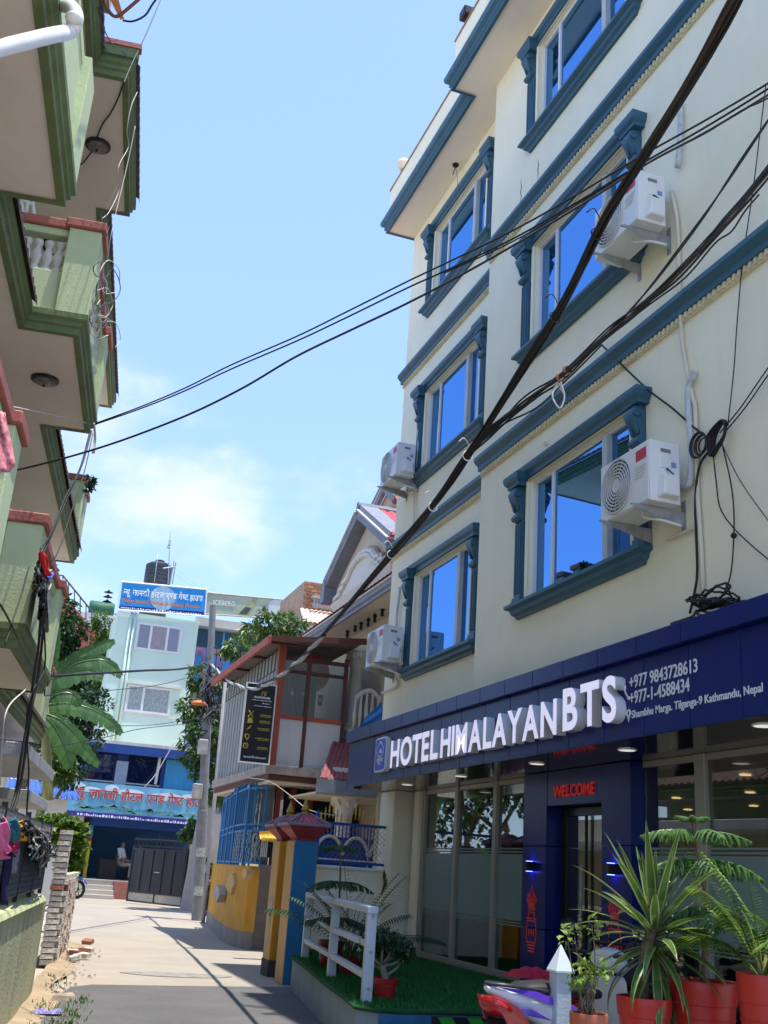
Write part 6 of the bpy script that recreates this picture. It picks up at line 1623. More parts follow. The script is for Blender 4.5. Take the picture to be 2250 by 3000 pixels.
b = MB(); A = U(455, 2298, 1, BYF - 0.1); Bp = U(477, 2175, 1, BYF - 0.1); b.tube([A, Bp], 0.055, 8); b.build('white_post', m_alu, shop)
# banner
SB = 42.0
tl, tr, br, bl = [U(px, py, 1, SB) for px, py in ((207, 2285), (622, 2324), (610, 2420), (190, 2388))]
s3 = board('guest_house_banner', 'long sky blue banner with red Devanagari lettering over the guest house entrance', tl, tr, br, bl, SB, mat('banner_sky', (0.16, 0.42, 0.58), 0.55, 0.45, 0.55), 0.08)
up = (tl - bl).normalized(); rt = (tr - tl).normalized(); W3 = (tr - tl).length; H3 = (tl - bl).length
pt3 = lambda u, v, d=0.006: bl + (br - bl) * u + up * (H3 * v) - Vector((0, d, 0))
b = MB(); b.extr([pt3(0, 0), pt3(1, 0), pt3(1, 0.14), pt3(0, 0.14)], (0, -0.004, 0)); b.build('purple_strip', mat('purple_strip', (0.05, 0.03, 0.26), 0.5, 0.15), s3)
strokes(s3, pt3(0.08, 0.03, 0.012), rt, up, W3 * 0.86, H3 * 0.075, m_print, 5)
b = MB()
for k in range(26):
    u = rnd.random() * 0.9; v = 0.17 + rnd.random() * 0.16
    b.extr([pt3(u, v, 0.004), pt3(u + 0.09, v, 0.004), pt3(u + 0.05, v + 0.10, 0.004)], (0, -0.003, 0))
o = b.build('printed_hills', mat('print_green', (0.20, 0.40, 0.34), 0.6, 0.3, 2), s3); o['kind'] = 'stuff'
b = MB()
for u, v, w, h in ((0.05, 0.86, 0.06, 0.10), (0.29, 0.86, 0.05, 0.10), (0.42, 0.78, 0.10, 0.10), (0.68, 0.74, 0.12, 0.12), (0.86, 0.8, 0.08, 0.08), (0.14, 0.78, 0.08, 0.08)):
    pp = [pt3(u + w * math.cos(R(a)), v + h * math.sin(R(a)), 0.003) for a in range(0, 360, 30)]; b.extr(pp, (0, -0.002, 0))
o = b.build('printed_cloud', mat('print_white', (0.60, 0.70, 0.74), 0.6, 0.15, 2), s3); o['kind'] = 'stuff'
put_mesh_text(deva_mesh(JANAKI, 0.040, 0.01), 'lettering_outline', m_print, s3, pt3(0.028, 0.455, 0.016), rt, up, W3 * 0.955, H3 * 0.44)
put_mesh_text(deva_mesh(JANAKI, 0.018, 0.012), 'lettering', mat('banner_red', (0.50, 0.045, 0.03), 0.5, 0.1), s3, pt3(0.03, 0.46, 0.022), rt, up, W3 * 0.95, H3 * 0.43)
strokes(s3, pt3(0.15, 0.26, 0.01), rt, up, W3 * 0.62, H3 * 0.10, mat('print_teal', (0.06, 0.26, 0.34), 0.5, 0.1), 8)
# entrance hall under the banner
xdl = U(268, 2480, 1, BYF).x; xdr = 6.9
b = MB(); b.box(xl + 0.9, 8.3, BYF - 0.2, JY, 0, FL); hall = b.build('hall_floor', mat('hall_floor', (0.30, 0.28, 0.24), 0.7, 0.15, 2), shop)
b = MB(); b.box(xdl - 0.05, 8.3, JY - 0.15, JY - 0.05, FL, 3.4); b.build('hall_back_wall', mat('hall_blue', (0.02, 0.08, 0.18), 0.8, 0.2), shop)
b = MB(); b.box(xdl - 0.15, xdl - 0.02, BYF + 0.2, JY - 0.2, FL, 1.95); b.build('yellow_dado', mat('lemon_paint', (0.62, 0.50, 0.02), 0.8, 0.08), shop)
b = MB(); b.box(xdl - 0.15, xdl - 0.015, BYF + 0.2, JY - 0.2, 1.95, 2.08); b.build('red_line', mat('red_band', (0.45, 0.05, 0.03), 0.8, 0.05), shop)
b = MB(); b.box(xdl - 0.15, xdl - 0.02, BYF + 0.2, JY - 0.2, 2.08, 3.4); b.build('blue_wall', m_cyan, shop)
b = MB(); b.box(xdl - 0.42, xdl - 0.16, BYF + 0.0, BYF + 0.3, 0.0, 3.3); b.build('dark_jamb', m_dark, shop)
b = MB(); b.box(xdl - 0.85, xdl - 0.43, BYF - 0.1, BYF + 0.25, 0.0, 3.3); b.build('cream_jamb', m_hwall, shop)
b = MB(); b.box(xdl - 1.05, xdl - 0.86, BYF - 0.02, BYF + 0.05, 0.45, 1.55); b.build('green_shutter', mat('green_shutter', (0.01, 0.16, 0.07), 0.6, 0.15), shop)
b = MB(); b.box(7.4, 8.3, BYF - 0.1, BYF + 0.2, 0.0, 3.3); b.build('right_jamb', mat('mauve_wall', (0.42, 0.37, 0.36), 0.85, 0.1), shop)
b = MB()
for k in range(4): b.box(2.9, 4.30, BYF - 0.5 - 0.30 * k, BYF - 0.2 - 0.30 * k, 0, FL - 0.155 * k - 0.02)
st_ = tag(b.build('entrance_steps', mat('worn_concrete', (0.46, 0.42, 0.35), 0.9, 0.15, 2, 0.4, 30), bevel=0.01), 'worn concrete entrance steps at the end of the lane left of the black gate', 'steps')
b = MB(); b.box(4.31, 5.6, BYF - 0.9, BYF - 0.2, 0, FL - 0.03); rp = tag(b.build('tiled_riser', mat('red_floor_tile', (0.34, 0.13, 0.10), 0.7, 0.2, 4)), 'red tiled front of the raised entrance floor behind the black gate', 'step')
b = MB(); b.box(2.9, 5.6, BYF - 0.52, BYF - 0.2, FL - 0.018, FL + 0.015); b.build('nosing', mat('pale_stone', (0.58, 0.56, 0.5), 0.8, 0.1), rp)
# people sitting in the entrance
def seated_person(label, pos, ang, shirt, trous, skin, hair, sc=1.0):
    J = {'pelvis': (0, 0, 0.50), 'waist': (0.02, 0, 0.68), 'chest': (0.0, 0, 0.90), 'neck': (0.02, 0, 1.06), 'jaw': (0.05, 0, 1.13), 'head': (0.045, 0, 1.24)}
    for s, n in ((1, 'l'), (-1, 'r')):
        J['hip' + n] = (0.04, 0.10 * s, 0.50); J['kne' + n] = (0.47, 0.13 * s, 0.53); J['ank' + n] = (0.43, 0.13 * s, 0.10); J['toe' + n] = (0.60, 0.14 * s, 0.045)
        J['sho' + n] = (0.0, 0.19 * s, 0.98); J['elb' + n] = (0.10, 0.25 * s, 0.71); J['wri' + n] = (0.31, 0.12 * s, 0.64); J['han' + n] = (0.40, 0.06 * s, 0.63)
    rad = {'pelvis': (.15, .15), 'waist': (.13, .15), 'chest': (.13, .17), 'neck': (.055, .055), 'jaw': (.075, .065), 'head': (.10, .085)}
    for n in 'lr':
        rad.update({'hip' + n: (.10, .10), 'kne' + n: (.065, .065), 'ank' + n: (.042, .042), 'toe' + n: (.04, .035), 'sho' + n: (.07, .07), 'elb' + n: (.048, .048), 'wri' + n: (.032, .032), 'han' + n: (.04, .028)})
    E = [('pelvis', 'waist'), ('waist', 'chest'), ('chest', 'neck'), ('neck', 'jaw'), ('jaw', 'head')]
    for n in 'lr': E += [('pelvis', 'hip' + n), ('hip' + n, 'kne' + n), ('kne' + n, 'ank' + n), ('ank' + n, 'toe' + n), ('chest', 'sho' + n), ('sho' + n, 'elb' + n), ('elb' + n, 'wri' + n), ('wri' + n, 'han' + n)]
    names = list(J); me = bpy.data.meshes.new('figure')
    me.from_pydata([J[k] for k in names], [(names.index(a), names.index(c)) for a, c in E], [])
    ob = bpy.data.objects.new('figure', me); COL.objects.link(ob)
    ob.modifiers.new('skin', 'SKIN'); sd = ob.modifiers.new('sub', 'SUBSURF'); sd.levels = 2; sd.render_levels = 2
    for i, k in enumerate(names):
        me.skin_vertices[0].data[i].radius = rad[k]; me.skin_vertices[0].data[i].use_root = (k == 'pelvis')
    dg = bpy.context.evaluated_depsgraph_get(); m2 = bpy.data.meshes.new_from_object(ob.evaluated_get(dg))
    bpy.data.objects.remove(ob)
    m2.materials.clear()
    for q in (shirt, trous, skin, hair): m2.materials.append(q)
    V = {k: Vector(v) for k, v in J.items()}
    def dseg(p, a, c):
        ab = V[c] - V[a]; t = max(0, min(1, (p - V[a]).dot(ab) / ab.length_squared)); return (p - V[a] - ab * t).length
    for f in m2.polygons:
        p = f.center; best = min(E, key=lambda e: dseg(p, *e)); n = best[1]
        if n.startswith(('kne', 'ank')) or best[1].startswith('hip'): mi = 1
        elif n.startswith('toe'): mi = 3
        elif n.startswith(('wri', 'han')) or n in ('jaw', 'head') or p.z > 1.05: mi = 2
        else: mi = 0
        if p.z > 1.235 and p.x < 0.10 or (p.z > 1.15 and p.x < 0.0): mi = 3
        f.material_index = mi; f.use_smooth = True
    o = bpy.data.objects.new('person', m2); COL.objects.link(o)
    o.location = pos; o.rotation_euler = (0, 0, ang); o.scale = (sc, sc, sc)
    return tag(o, label, 'person')
m_skin = mat('brown_skin', (0.26, 0.14, 0.09), 0.6, 0.05); m_hair = mat('black_hair', (0.012, 0.010, 0.010), 0.6, 0)
pw = U(345, 2570, 1, 43.9)
seated_person('person in a white shirt and beige trousers sitting sideways in the dark entrance', (pw.x - 0.05, 43.6, FL), R(-25), mat('white_shirt', (0.62, 0.64, 0.66), 0.85, 0.05), mat('beige_trousers', (0.42, 0.34, 0.27), 0.85, 0.05), m_skin, m_hair, 1.12)
pd = U(390, 2560, 1, 44.6)
seated_person('person in dark clothes sitting deeper in the entrance behind the black gate', (pd.x + 0.15, 44.4, FL), R(-150), mat('dark_jacket', (0.02, 0.02, 0.03), 0.85, 0.05), mat('dark_trousers', (0.03, 0.03, 0.035), 0.85, 0.05), m_skin, m_hair, 1.10)
def chair(x, y, lb):
    t = thing('chair', lb, 'chair', (x, y, FL))
    b = MB(); b.box(x - 0.24, x + 0.24, y - 0.24, y + 0.24, FL + 0.42, FL + 0.47); b.build('seat', mat('dark_wood', (0.05, 0.03, 0.02), 0.6), t)
    b = MB(); b.box(x - 0.24, x - 0.20, y - 0.24, y + 0.24, FL + 0.47, FL + 0.95); b.build('backrest', mat('dark_wood', (0.05, 0.03, 0.02)), t)
    for sx in (-0.21, 0.21):
        for sy in (-0.21, 0.21): b = MB(); b.box(x + sx - 0.02, x + sx + 0.02, y + sy - 0.02, y + sy + 0.02, FL, FL + 0.42); b.build('leg', mat('dark_wood', (0.05, 0.03, 0.02)), t)
chair(pw.x - 0.02, 43.6, 'dark wooden chair under the person in the white shirt'); chair(pd.x + 0.15, 44.4, 'dark wooden chair under the person in dark clothes')
tb = thing('red_table', 'low red topped table between the two seated people in the entrance', 'table', (pw.x + 0.75, 44.0, FL))
b = MB(); b.box(pw.x + 0.45, pw.x + 1.1, 43.7, 44.3, FL + 0.60, FL + 0.64); b.build('top', mat('orange_red', (0.45, 0.07, 0.03), 0.5), tb)
for sx in (0.5, 1.05):
    for sy in (43.75, 44.25): b = MB(); b.box(pw.x + sx - 0.02, pw.x + sx + 0.02, sy - 0.02, sy + 0.02, FL, FL + 0.6); b.build('leg', m_dark, tb)
bx_ = U(306, 2575, 1, 43.3)
b = MB(); b.box(bx_.x - 0.3, bx_.x + 0.35, 43.0, 43.5, FL, FL + 0.75); tag(b.build('black_cabinet', m_black, bevel=0.02), 'black cabinet against the yellow dado inside the entrance', 'cabinet')
# black gate leaf standing open
gA, gB = Vector((4.50, 38.96, 0)), Vector((5.98, 36.40, 0))
gate = thing('iron_gate', 'black sheet iron gate leaf with ring top and white scroll panel standing half open', 'gate', tuple(gA))
gd = (gB - gA).normalized(); gn = Vector((-gd.y, gd.x, 0)); GL = (gB - gA).length
gp_ = lambda s, z, o=0.0: gA + gd * s + gn * o + Vector((0, 0, z))
m_gate = mat('black_gate_paint', (0.020, 0.023, 0.033), 0.45, 0.25, 2, streak=0.3, stain=(0.08, 0.08, 0.09))
def gbox(s0, s1, z0, z1, th=0.03):
    b = MB(); b.hexa([gp_(s0, z0, -th), gp_(s1, z0, -th), gp_(s1, z0, th), gp_(s0, z0, th), gp_(s0, z1, -th), gp_(s1, z1, -th), gp_(s1, z1, th), gp_(s0, z1, th)]); return b
for (a, c, z0, z1) in ((0, 0.06, 0.06, 1.85), (GL - 0.06, GL, 0.06, 1.85), (0.06, GL - 0.06, 0.06, 0.11), (0.06, GL - 0.06, 0.36, 0.41), (0.06, GL - 0.06, 1.74, 1.80), (GL * 0.5 - 0.03, GL * 0.5 + 0.03, 0.11, 1.74)): gbox(a, c, z0, z1).build('frame_bar', m_gate, gate)
nb = 10
for k in range(nb):
    a = 0.06 + (GL - 0.12) * k / nb; c = 0.06 + (GL - 0.12) * (k + 1) / nb; th = 0.035 if k % 2 else 0.012
    gbox(a + 0.004, c - 0.004, 0.41, 1.74, th).build('sheet_panel', m_gate, gate)
b = MB()
for k in range(12):
    c = gp_(0.12 + (GL - 0.24) * k / 11, 1.98); pts = [c + gd * (0.10 * math.cos(R(a))) + Vector((0, 0, 0.10 * math.sin(R(a)))) for a in range(0, 361, 30)]
    b.tube(pts, 0.014, 5)
b.tube([gp_(0, 1.86), gp_(GL, 1.86)], 0.02, 5); b.tube([gp_(0, 2.09), gp_(GL, 2.09)], 0.02, 5)
for k in range(12): b.tube([gp_(0.12 + (GL - 0.24) * k / 11, 2.09), gp_(0.12 + (GL - 0.24) * k / 11, 2.24)], [0.02, 0.004], 5)
o = b.build('ring_band', m_gate, gate); o['kind'] = 'stuff'
b = MB()
for k in range(14):
    c = gp_(0.16 + (GL - 0.32) * k / 13, 0.235); pts = [c + gd * (0.085 * math.cos(R(a))) + Vector((0, 0, 0.085 * math.sin(R(a)))) for a in range(0, 361, 30)]
    b.tube(pts, 0.016, 5)
o = b.build('scroll_panel', mat('white_scroll', (0.62, 0.60, 0.54), 0.6, 0.1), gate); o['kind'] = 'stuff'
gbox(0.07, GL - 0.07, 0.115, 0.355, 0.004).build('scroll_backing', mat('pale_sheet', (0.46, 0.43, 0.38), 0.7, 0.2), gate)
b = MB(); b.tube([gp_(GL * 0.48, 1.05, -0.06), gp_(GL * 0.56, 1.05, -0.06)], 0.02, 6); b.build('latch', m_steel, gate)
# gate wall to the right, and wall beyond the pole
gpx = U(550, 2665, 2, 0)
b = MB(); b.box(6.02, 6.62, 36.1, 36.7, 0, 2.0); gw = tag(b.build('gate_post', mat('cream_gatepost', (0.60, 0.54, 0.40), 0.85, 0.1, 2, streak=0.5)), 'broad cream gate post at the right of the black gate', 'pillar')
b = MB(); b.box(6.64, 11, 36.2, 36.5, 0, 1.9); tag(b.build('compound_wall', mat('cream_gatepost', (0.6, 0.54, 0.4))), 'cream compound wall behind the electric pole', 'wall')
b = MB(); p = U(592, 2420, 1, 35.5); b.hexa([(p.x - 0.35, 35.5, 0.0), (p.x + 0.28, 35.5, 0.0), (p.x + 0.28, 35.8, 0), (p.x - 0.35, 35.8, 0), (p.x - 0.1, 35.5, 3.3), (p.x + 0.35, 35.5, 3.3), (p.x + 0.35, 35.8, 3.3), (p.x - 0.1, 35.8, 3.3)])
tag(b.build('mauve_pier', mat('mauve_wall', (0.42, 0.37, 0.36))), 'mauve plaster pier between the banner and the blue window bars', 'pier')
# shed with the blue corrugated roof
YS = 34.0
A = U(62, 2335, 1, YS); Bp = U(200, 2345, 1, YS)
shed = thing('white_shed', 'low white walled shed with a blue corrugated tin roof behind the left block', 'building', (A.x + 1, YS, 0))
xs0, xs1 = A.x - 0.9, Bp.x + 0.0
zw = U(150, 2338, 1, YS).z
b = MB(); b.box(xs0, xs1, YS, YS + 5, 0, zw); b.build('wall', mat('whitewash', (0.72, 0.70, 0.62), 0.9, 0.06, 1, streak=0.2), shed)
def corr(u, v):
    x = xs0 - 0.2 + (xs1 - xs0 + 0.5) * u
    return (x, YS - 0.35 + 5.5 * v, zw + 0.02 + 0.75 * v + 0.03 * math.sin(x * 2 * math.pi / 0.16))
b = MB(); b.grid(corr, 260, 3); o = b.build('tin_roof', mat('blue_tin', (0.03, 0.10, 0.36), 0.4, 0.2, 2, streak=0.35, stain=(0.2, 0.28, 0.45)), shed, smooth='all')
md = o.modifiers.new('t', 'SOLIDIFY'); md.thickness = 0.02
b = MB(); p = U(88, 2400, 1, YS); b.box(p.x - 0.4, p.x + 0.45, YS - 0.05, YS, 0.0, U(88, 2405, 1, YS).z); b.build('door', mat('red_brown_door', (0.16, 0.035, 0.03), 0.6), shed)
# stepped red parapet stairs, whitewashed block and green tank beyond the trees
YT = 58.0
stairs = thing('red_stair_house', 'house flank with a red stepped stair parapet and steel railing above the trees', 'building', (0, YT, 5))
tp = [U(px, py, 1, YT) for px, py in ((168, 1716), (286, 1862), (286, 1900), (232, 1915), (222, 1880), (168, 1770))]
b = MB(); b.extr(tp, (0, 0.5, 0)); b.build('stair_parapet', mat('brick_red_paint', (0.42, 0.08, 0.06), 0.8, 0.2, 2), stairs)
ww = [U(px, py, 1, YT + 0.3) for px, py in ((225, 1862), (300, 1862), (300, 2000), (225, 2000))]
b = MB(); b.box(ww[0].x, ww[1].x, YT + 0.6, YT + 5, 0, ww[0].z); b.build('wall', mat('whitewash_grey', (0.55, 0.53, 0.52), 0.9, 0.2, 0.8, streak=0.5), stairs)
b = MB(); tl_ = [U(px, py, 1, YT) for px, py in ((150, 1684), (184, 1686), (286, 1812), (286, 1862))]
b.tube(tl_[:3], 0.05, 6)
for k in range(7):
    f = k / 6; p = tl_[1].lerp(tl_[2], f); q = U(184 + 102 * f, 1735 + 127 * f, 1, YT); b.tube([p, q], 0.03, 5)
    p2 = p.lerp(q, 0.5)
b.build('railing', mat('dark_rail', (0.05, 0.05, 0.06), 0.6), stairs)
gt0, gt1 = U(263, 1765, 1, YT + 8), U(333, 1790, 1, YT + 8)
b = MB(); b.lathe((gt0.x, YT + 8, gt0.z - 0.4), [(0.001, 0), (0.5, 0.0), (0.55, 0.1), (0.55, gt1.x - gt0.x - 0.1), (0.5, gt1.x - gt0.x), (0.001, gt1.x - gt0.x)], 16, 0, 0)
tag(b.build('green_tank', mat('green_tank', (0.01, 0.09, 0.04), 0.6, 0.3, 3), smooth=40), 'dark green cylindrical tank lying on a far roof beyond the trees', 'water tank')
b = MB(); c = U(316, 1750, 1, YT + 8)
for k in range(3): b.lathe((c.x, YT + 8, c.z - 0.35 + 0.3 * k), [(0.05, 0), (0.30, 0.06), (0.1, 0.14), (0.05, 0.22)], 10)
tag(b.build('roof_ventilator', m_dark, smooth=40), 'black stacked ventilator above the far green tank', 'ventilator')
b = MB(); b.box(gt0.x - 2, gt1.x + 3, YT + 6.5, YT + 14, 0, gt0.z - 0.95); tag(b.build('far_house', mat('whitewash_grey', (0.55, 0.53, 0.52))), 'far pale house carrying the dark green tank', 'building')
# brick tower with small tiled roof behind the metal room
YBk = 40.0
A, Bp = U(893, 1702, 1, YBk), U(985, 1712, 1, YBk)
tow = thing('brick_tower', 'bare brick tower block with a little tiled roof behind the rusty roofed room', 'building', ((A.x + Bp.x) / 2, YBk, 0))
b = MB(); b.box(A.x, Bp.x + 1, YBk, YBk + 4, 0, A.z); b.build('wall', mat('old_mortar2', (0.45, 0.30, 0.20), 0.95, 0.2, 4, 0.5, 20), tow)
mb_ = []
for k, c in enumerate(((0.42, 0.17, 0.08), (0.50, 0.24, 0.12), (0.34, 0.15, 0.08))):
    b = MB(); b.box(-0.125, 0.125, -0.02, 0.03, 0, 0.10); o = b.build('brick', mat('tower_brick%d' % k, c, 0.95, 0.2, 4)); mb_.append(o.data); bpy.data.objects.remove(o)
z = A.z - 0.14; row_ = 0
zlow = U(900, 1800, 1, YBk).z
rr = random.Random(4)
while z > zlow:
    x = A.x + 0.13 + (0.14 if row_ % 2 else 0)
    while x < Bp.x + 0.8:
        share(rr.choice(mb_), 'brick', tow, Matrix.Translation(Vector((x, YBk - 0.02 + rr.uniform(-0.012, 0.012), z)) - WP[tow.name])); x += 0.28
    z -= 0.135; row_ += 1
lr = U(888, 1822, 1, YBk - 1.6); rr2 = U(1010, 1822, 1, YBk - 1.6); zr0 = U(900, 1785, 1, YBk - 0.2).z
tile_plane('roof_tiles', (lr.x, YBk - 1.6, lr.z), (rr2.x - lr.x + 0.6, 0, 0), (0.2, 1.5, zr0 - lr.z), 12, 5, tow, mat('lime_tile', (0.50, 0.40, 0.33), 0.9, 0.35, 6), 0.05)
b = MB(); b.box(lr.x + 0.1, rr2.x, YBk - 1.45, YBk - 0.05, lr.z - 1.1, lr.z - 0.05); b.build('bay', mat('whitewash_grey', (0.5, 0.5, 0.5)), tow)
b = MB()
c0 = U(922, 1752, 1, YBk - 0.4); c1 = U(985, 1752, 1, YBk - 0.4); zt0 = U(950, 1785, 1, YBk - 0.4).z
n = 8
for k in range(n + 1): b.lathe((c0.x + (c1.x - c0.x) * k / n, YBk - 0.4, zt0), [(0.05, 0), (0.08, 0.12), (0.04, 0.26), (0.06, 0.36)], 8)
b.box(c0.x - 0.1, c1.x + 0.1, YBk - 0.5, YBk - 0.3, c0.z - 0.02, c0.z + 0.10)
o = b.build('balustrade', mat('stone_baluster', (0.36, 0.34, 0.31), 0.9, 0.2, 4), tow); o['kind'] = 'stuff'
# distant houses so the lane does not end in open land
for k, (x, y, w, d, h, c, lb) in enumerate(((-8, 62, 8, 8, 7.0, (0.55, 0.5, 0.42), 'plain beige house far behind the trees on the left'), (16, 60, 10, 8, 8, (0.5, 0.42, 0.36), 'plain tan house far behind the lane houses on the right'))):
    t = thing('distant_house', lb, 'building', (x, y, 0)); m = mat('far_wall%d' % k, c, 0.9, 0.1)
    b = MB(); b.box(x - w / 2, x + w / 2, y, y + d, 0, h); b.build('wall', m, t)
    b = MB(); b.box(x - w / 2 - 0.3, x + w / 2 + 0.3, y - 0.3, y + d, h, h + 0.2); b.build('roof', m_taupe, t)
    for i in range(3):
        for j in range(2):
            xx = x - w / 2 + 1 + i * (w - 2) / 2.4; b = MB(); b.box(xx, xx + 1.1, y - 0.03, y, 1 + j * 3, 2.3 + j * 3); wn_ = b.build('window', m_alu, t)
            b = MB(); b.box(xx + 0.1, xx + 1.0, y - 0.04, y - 0.031, 1.1 + j * 3, 2.2 + j * 3); b.build('pane', m_glassdark, wn_)
# ------------------------------------------------------------------ trees, banana, shrubs
m_bark = mat('bark', (0.13, 0.10, 0.07), 0.95, 0.3, 6, 0.8, 25)
l_mango = leaf_mat('mango_leaf', (0.030, 0.085, 0.018), (0.10, 0.19, 0.04), 0.25, 0.38)
l_mangonew = leaf_mat('young_leaf', (0.16, 0.20, 0.04), (0.22, 0.27, 0.07), 0.3, 0.4)
l_dark = leaf_mat('dark_leaf', (0.012, 0.042, 0.014), (0.040, 0.095, 0.030), 0.2, 0.4)
l_mid = leaf_mat('mid_leaf', (0.045, 0.10, 0.018), (0.12, 0.20, 0.035), 0.3, 0.45)
l_vine = leaf_mat('vine_leaf', (0.075, 0.17, 0.020), (0.20, 0.30, 0.04), 0.35, 0.45)
def leaf_add(b, p, d, n, L_, W, fold=0.25, m=0):
    s = d.cross(n)
    if s.length < 1e-5: s = d.orthogonal()
    s.normalize(); n = s.cross(d).normalized()
    q1 = p + d * (L_ * 0.4); tip = p + d * L_ - n * (L_ * 0.12)
    b.add([p, q1 + s * W + n * (W * fold), q1 - n * 0, q1 - s * W + n * (W * fold), tip], [(0, 1, 2), (0, 2, 3), (1, 4, 2), (2, 4, 3)], m)
def rv(rr):
    while True:
        v = Vector((rr.uniform(-1, 1), rr.uniform(-1, 1), rr.uniform(-1, 1)))
        if 0.05 < v.length < 1: return v.normalized()
def foliage(b, blobs, n, L_, W, seed, droop=0.5, clump=5, m=0, m2=None):
    rr = random.Random(seed)
    tot = sum(bl[3] ** 2 for bl in blobs)
    for (x, y, z, r) in blobs:
        k = int(n * r * r / tot / clump)
        for _ in range(k):
            d = rv(rr); rad = r * (0.55 + 0.45 * rr.random() ** 0.6) * (1 + 0.22 * math.sin(d.x * 5 + seed) * math.cos(d.z * 4 + d.y * 3))
            c = Vector((x, y, z)) + Vector((d.x, d.y, d.z * 0.85)) * rad
            mm = m if m2 is None or rr.random() > 0.22 else m2
            for _q in range(clump):
                o = (d * 0.7 + rv(rr)).normalized(); o.z -= droop * rr.random(); o.normalize()
                leaf_add(b, c + rv(rr) * L_ * 0.35, o, (Vector((0, 0, 1)) + rv(rr) * 0.6).normalized(), L_ * rr.uniform(0.6, 1.15), W * rr.uniform(0.8, 1.2), 0.3, mm)
def tree(name, label, base, trunk_top, blobs, n, L_, W, mats, seed, r0=0.16, cat='tree', droop=0.5, group=None):
    t = thing(name, label, cat, base, group)
    B = Vector(base); T = Vector(trunk_top)
    b = MB(); mid = B.lerp(T, 0.5) + Vector((0.12, 0.05, 0))
    b.tube(smooth_path([B, mid, T], 4), [r0 * (1 - 0.055 * k) for k in range(9)], 8)
    rr = random.Random(seed)
    for (x, y, z, r) in blobs:
        s0 = B.lerp(T, rr.uniform(0.55, 0.95)); e = Vector((x, y, z)); b.tube(smooth_path([s0, s0.lerp(e, 0.5) + Vector((0, 0, 0.15 * r)), e], 3), [r0 * 0.42, r0 * 0.36, r0 * 0.3, r0 * 0.25, r0 * 0.2, r0 * 0.14, r0 * 0.08], 6)
    b.build('trunk', m_bark, t, smooth='all')
    b = MB(); foliage(b, blobs, n, L_, W, seed, droop, 6, 0, 1 if len(mats) > 1 else None)
    b.build('crown', list(mats), t, norm=False)
    return t
def blobs_px(lst, Y, k=1.0):
    out = []
    for px, py, r, *dy in lst:
        y = Y + (dy[0] if dy else 0); p = U(px, py, 1, y); out.append((p.x, p.y, p.z, r * y / FPX * k))
    return out
tree('mango_tree', 'glossy mango tree with young pale leaves behind the electric pole', (7.0, 34.2, 0), tuple(U(640, 2100, 1, 34.2)),
     blobs_px([(600, 1990, 45, 0.6), (560, 2080, 38), (655, 2010, 50), (610, 2120, 60), (690, 1900, 40, 1.0), (640, 2220, 55), (570, 2200, 40), (650, 2320, 45), (700, 2040, 45, 1.0), (790, 1825, 42, 1.6), (850, 1830, 40, 2.2), (740, 1855, 40, 1.6), (830, 1880, 40, 2), (590, 2260, 30)], 34), 5200, 0.30, 0.050, (l_mango, l_mangonew), 3, 0.18, droop=0.7)
tree('dark_tree', 'dense dark green tree behind the far corner of the left block', (-0.3, 33, 0), tuple(U(175, 1960, 1, 33)),
     blobs_px([(180, 1790, 45), (200, 1850, 55), (165, 1880, 60), (215, 1930, 55), (180, 1980, 60), (240, 1990, 40), (150, 1810, 40), (155, 2050, 60)], 33), 5200, 0.22, 0.045, (l_dark, l_mid), 5, 0.2)
tree('round_tree', 'mid green tree in front of the mint guest house wall left of it', (2.4, 50, 0), tuple(U(315, 1960, 1, 50)),
     blobs_px([(310, 1830, 38), (330, 1880, 42), (300, 1900, 40), (325, 1950, 40), (285, 1945, 30), (300, 2020, 40), (262, 2040, 45), (320, 2060, 30)], 50), 3600, 0.30, 0.06, (l_mid, l_vine), 8, 0.2)
tree('backing_tree', 'tall dark tree filling the gap below the banana leaves', (0.6, 31, 0), tuple(U(170, 2150, 1, 31)),
     blobs_px([(190, 2120, 60), (240, 2080, 50), (280, 2060, 45), (170, 2200, 55), (200, 2260, 50), (240, 2180, 50), (130, 2140, 50), (270, 2130, 40)], 31), 4200, 0.18, 0.035, (l_dark,), 9, 0.14)
tree('flowering_shrub', 'loose shrub with pale twigs above the blue tin roof', tuple(U(165, 2340, 1, 29.5)), tuple(U(168, 2270, 1, 29.5)),
     blobs_px([(155, 2235, 35), (185, 2240, 35), (170, 2265, 35), (150, 2275, 28), (195, 2270, 25)], 29.5), 1600, 0.16, 0.03, (l_mid, l_vine), 12, 0.05, 'shrub')
tree('vine_bush', 'bright yellow green leafy vine bush spilling over beside the brick pier', tuple(U(190, 2640, 1, 23)), tuple(U(185, 2500, 1, 23)),
     blobs_px([(125, 2415, 24), (150, 2425, 28), (185, 2420, 30), (215, 2440, 30), (225, 2480, 26), (205, 2500, 30), (190, 2545, 26), (215, 2520, 22), (165, 2450, 26), (200, 2575, 18), (230, 2445, 18), (195, 2600, 14)], 23), 1900, 0.15, 0.055, (l_vine, l_mid), 14, 0.05, 'bush', 0.4)
tree('gatepost_plant', 'leafy plant in a pot on the wall behind the black gate', tuple(U(560, 2455, 1, 36.5)), tuple(U(560, 2430, 1, 36.5)),
     blobs_px([(545, 2440, 16), (565, 2425, 16), (580, 2440, 14), (560, 2410, 12)], 36.5), 420, 0.22, 0.05, (l_mango,), 15, 0.03, 'plant')
tree('dark_hedge', 'dark green hedge behind the electric pole at the foot of the compound wall', tuple(U(610, 2690, 1, 33)), tuple(U(612, 2600, 1, 33)),
     blobs_px([(605, 2540, 22), (618, 2580, 24), (605, 2620, 24), (600, 2660, 20), (625, 2620, 20)], 33), 900, 0.14, 0.035, (l_dark,), 16, 0.04, 'hedge')
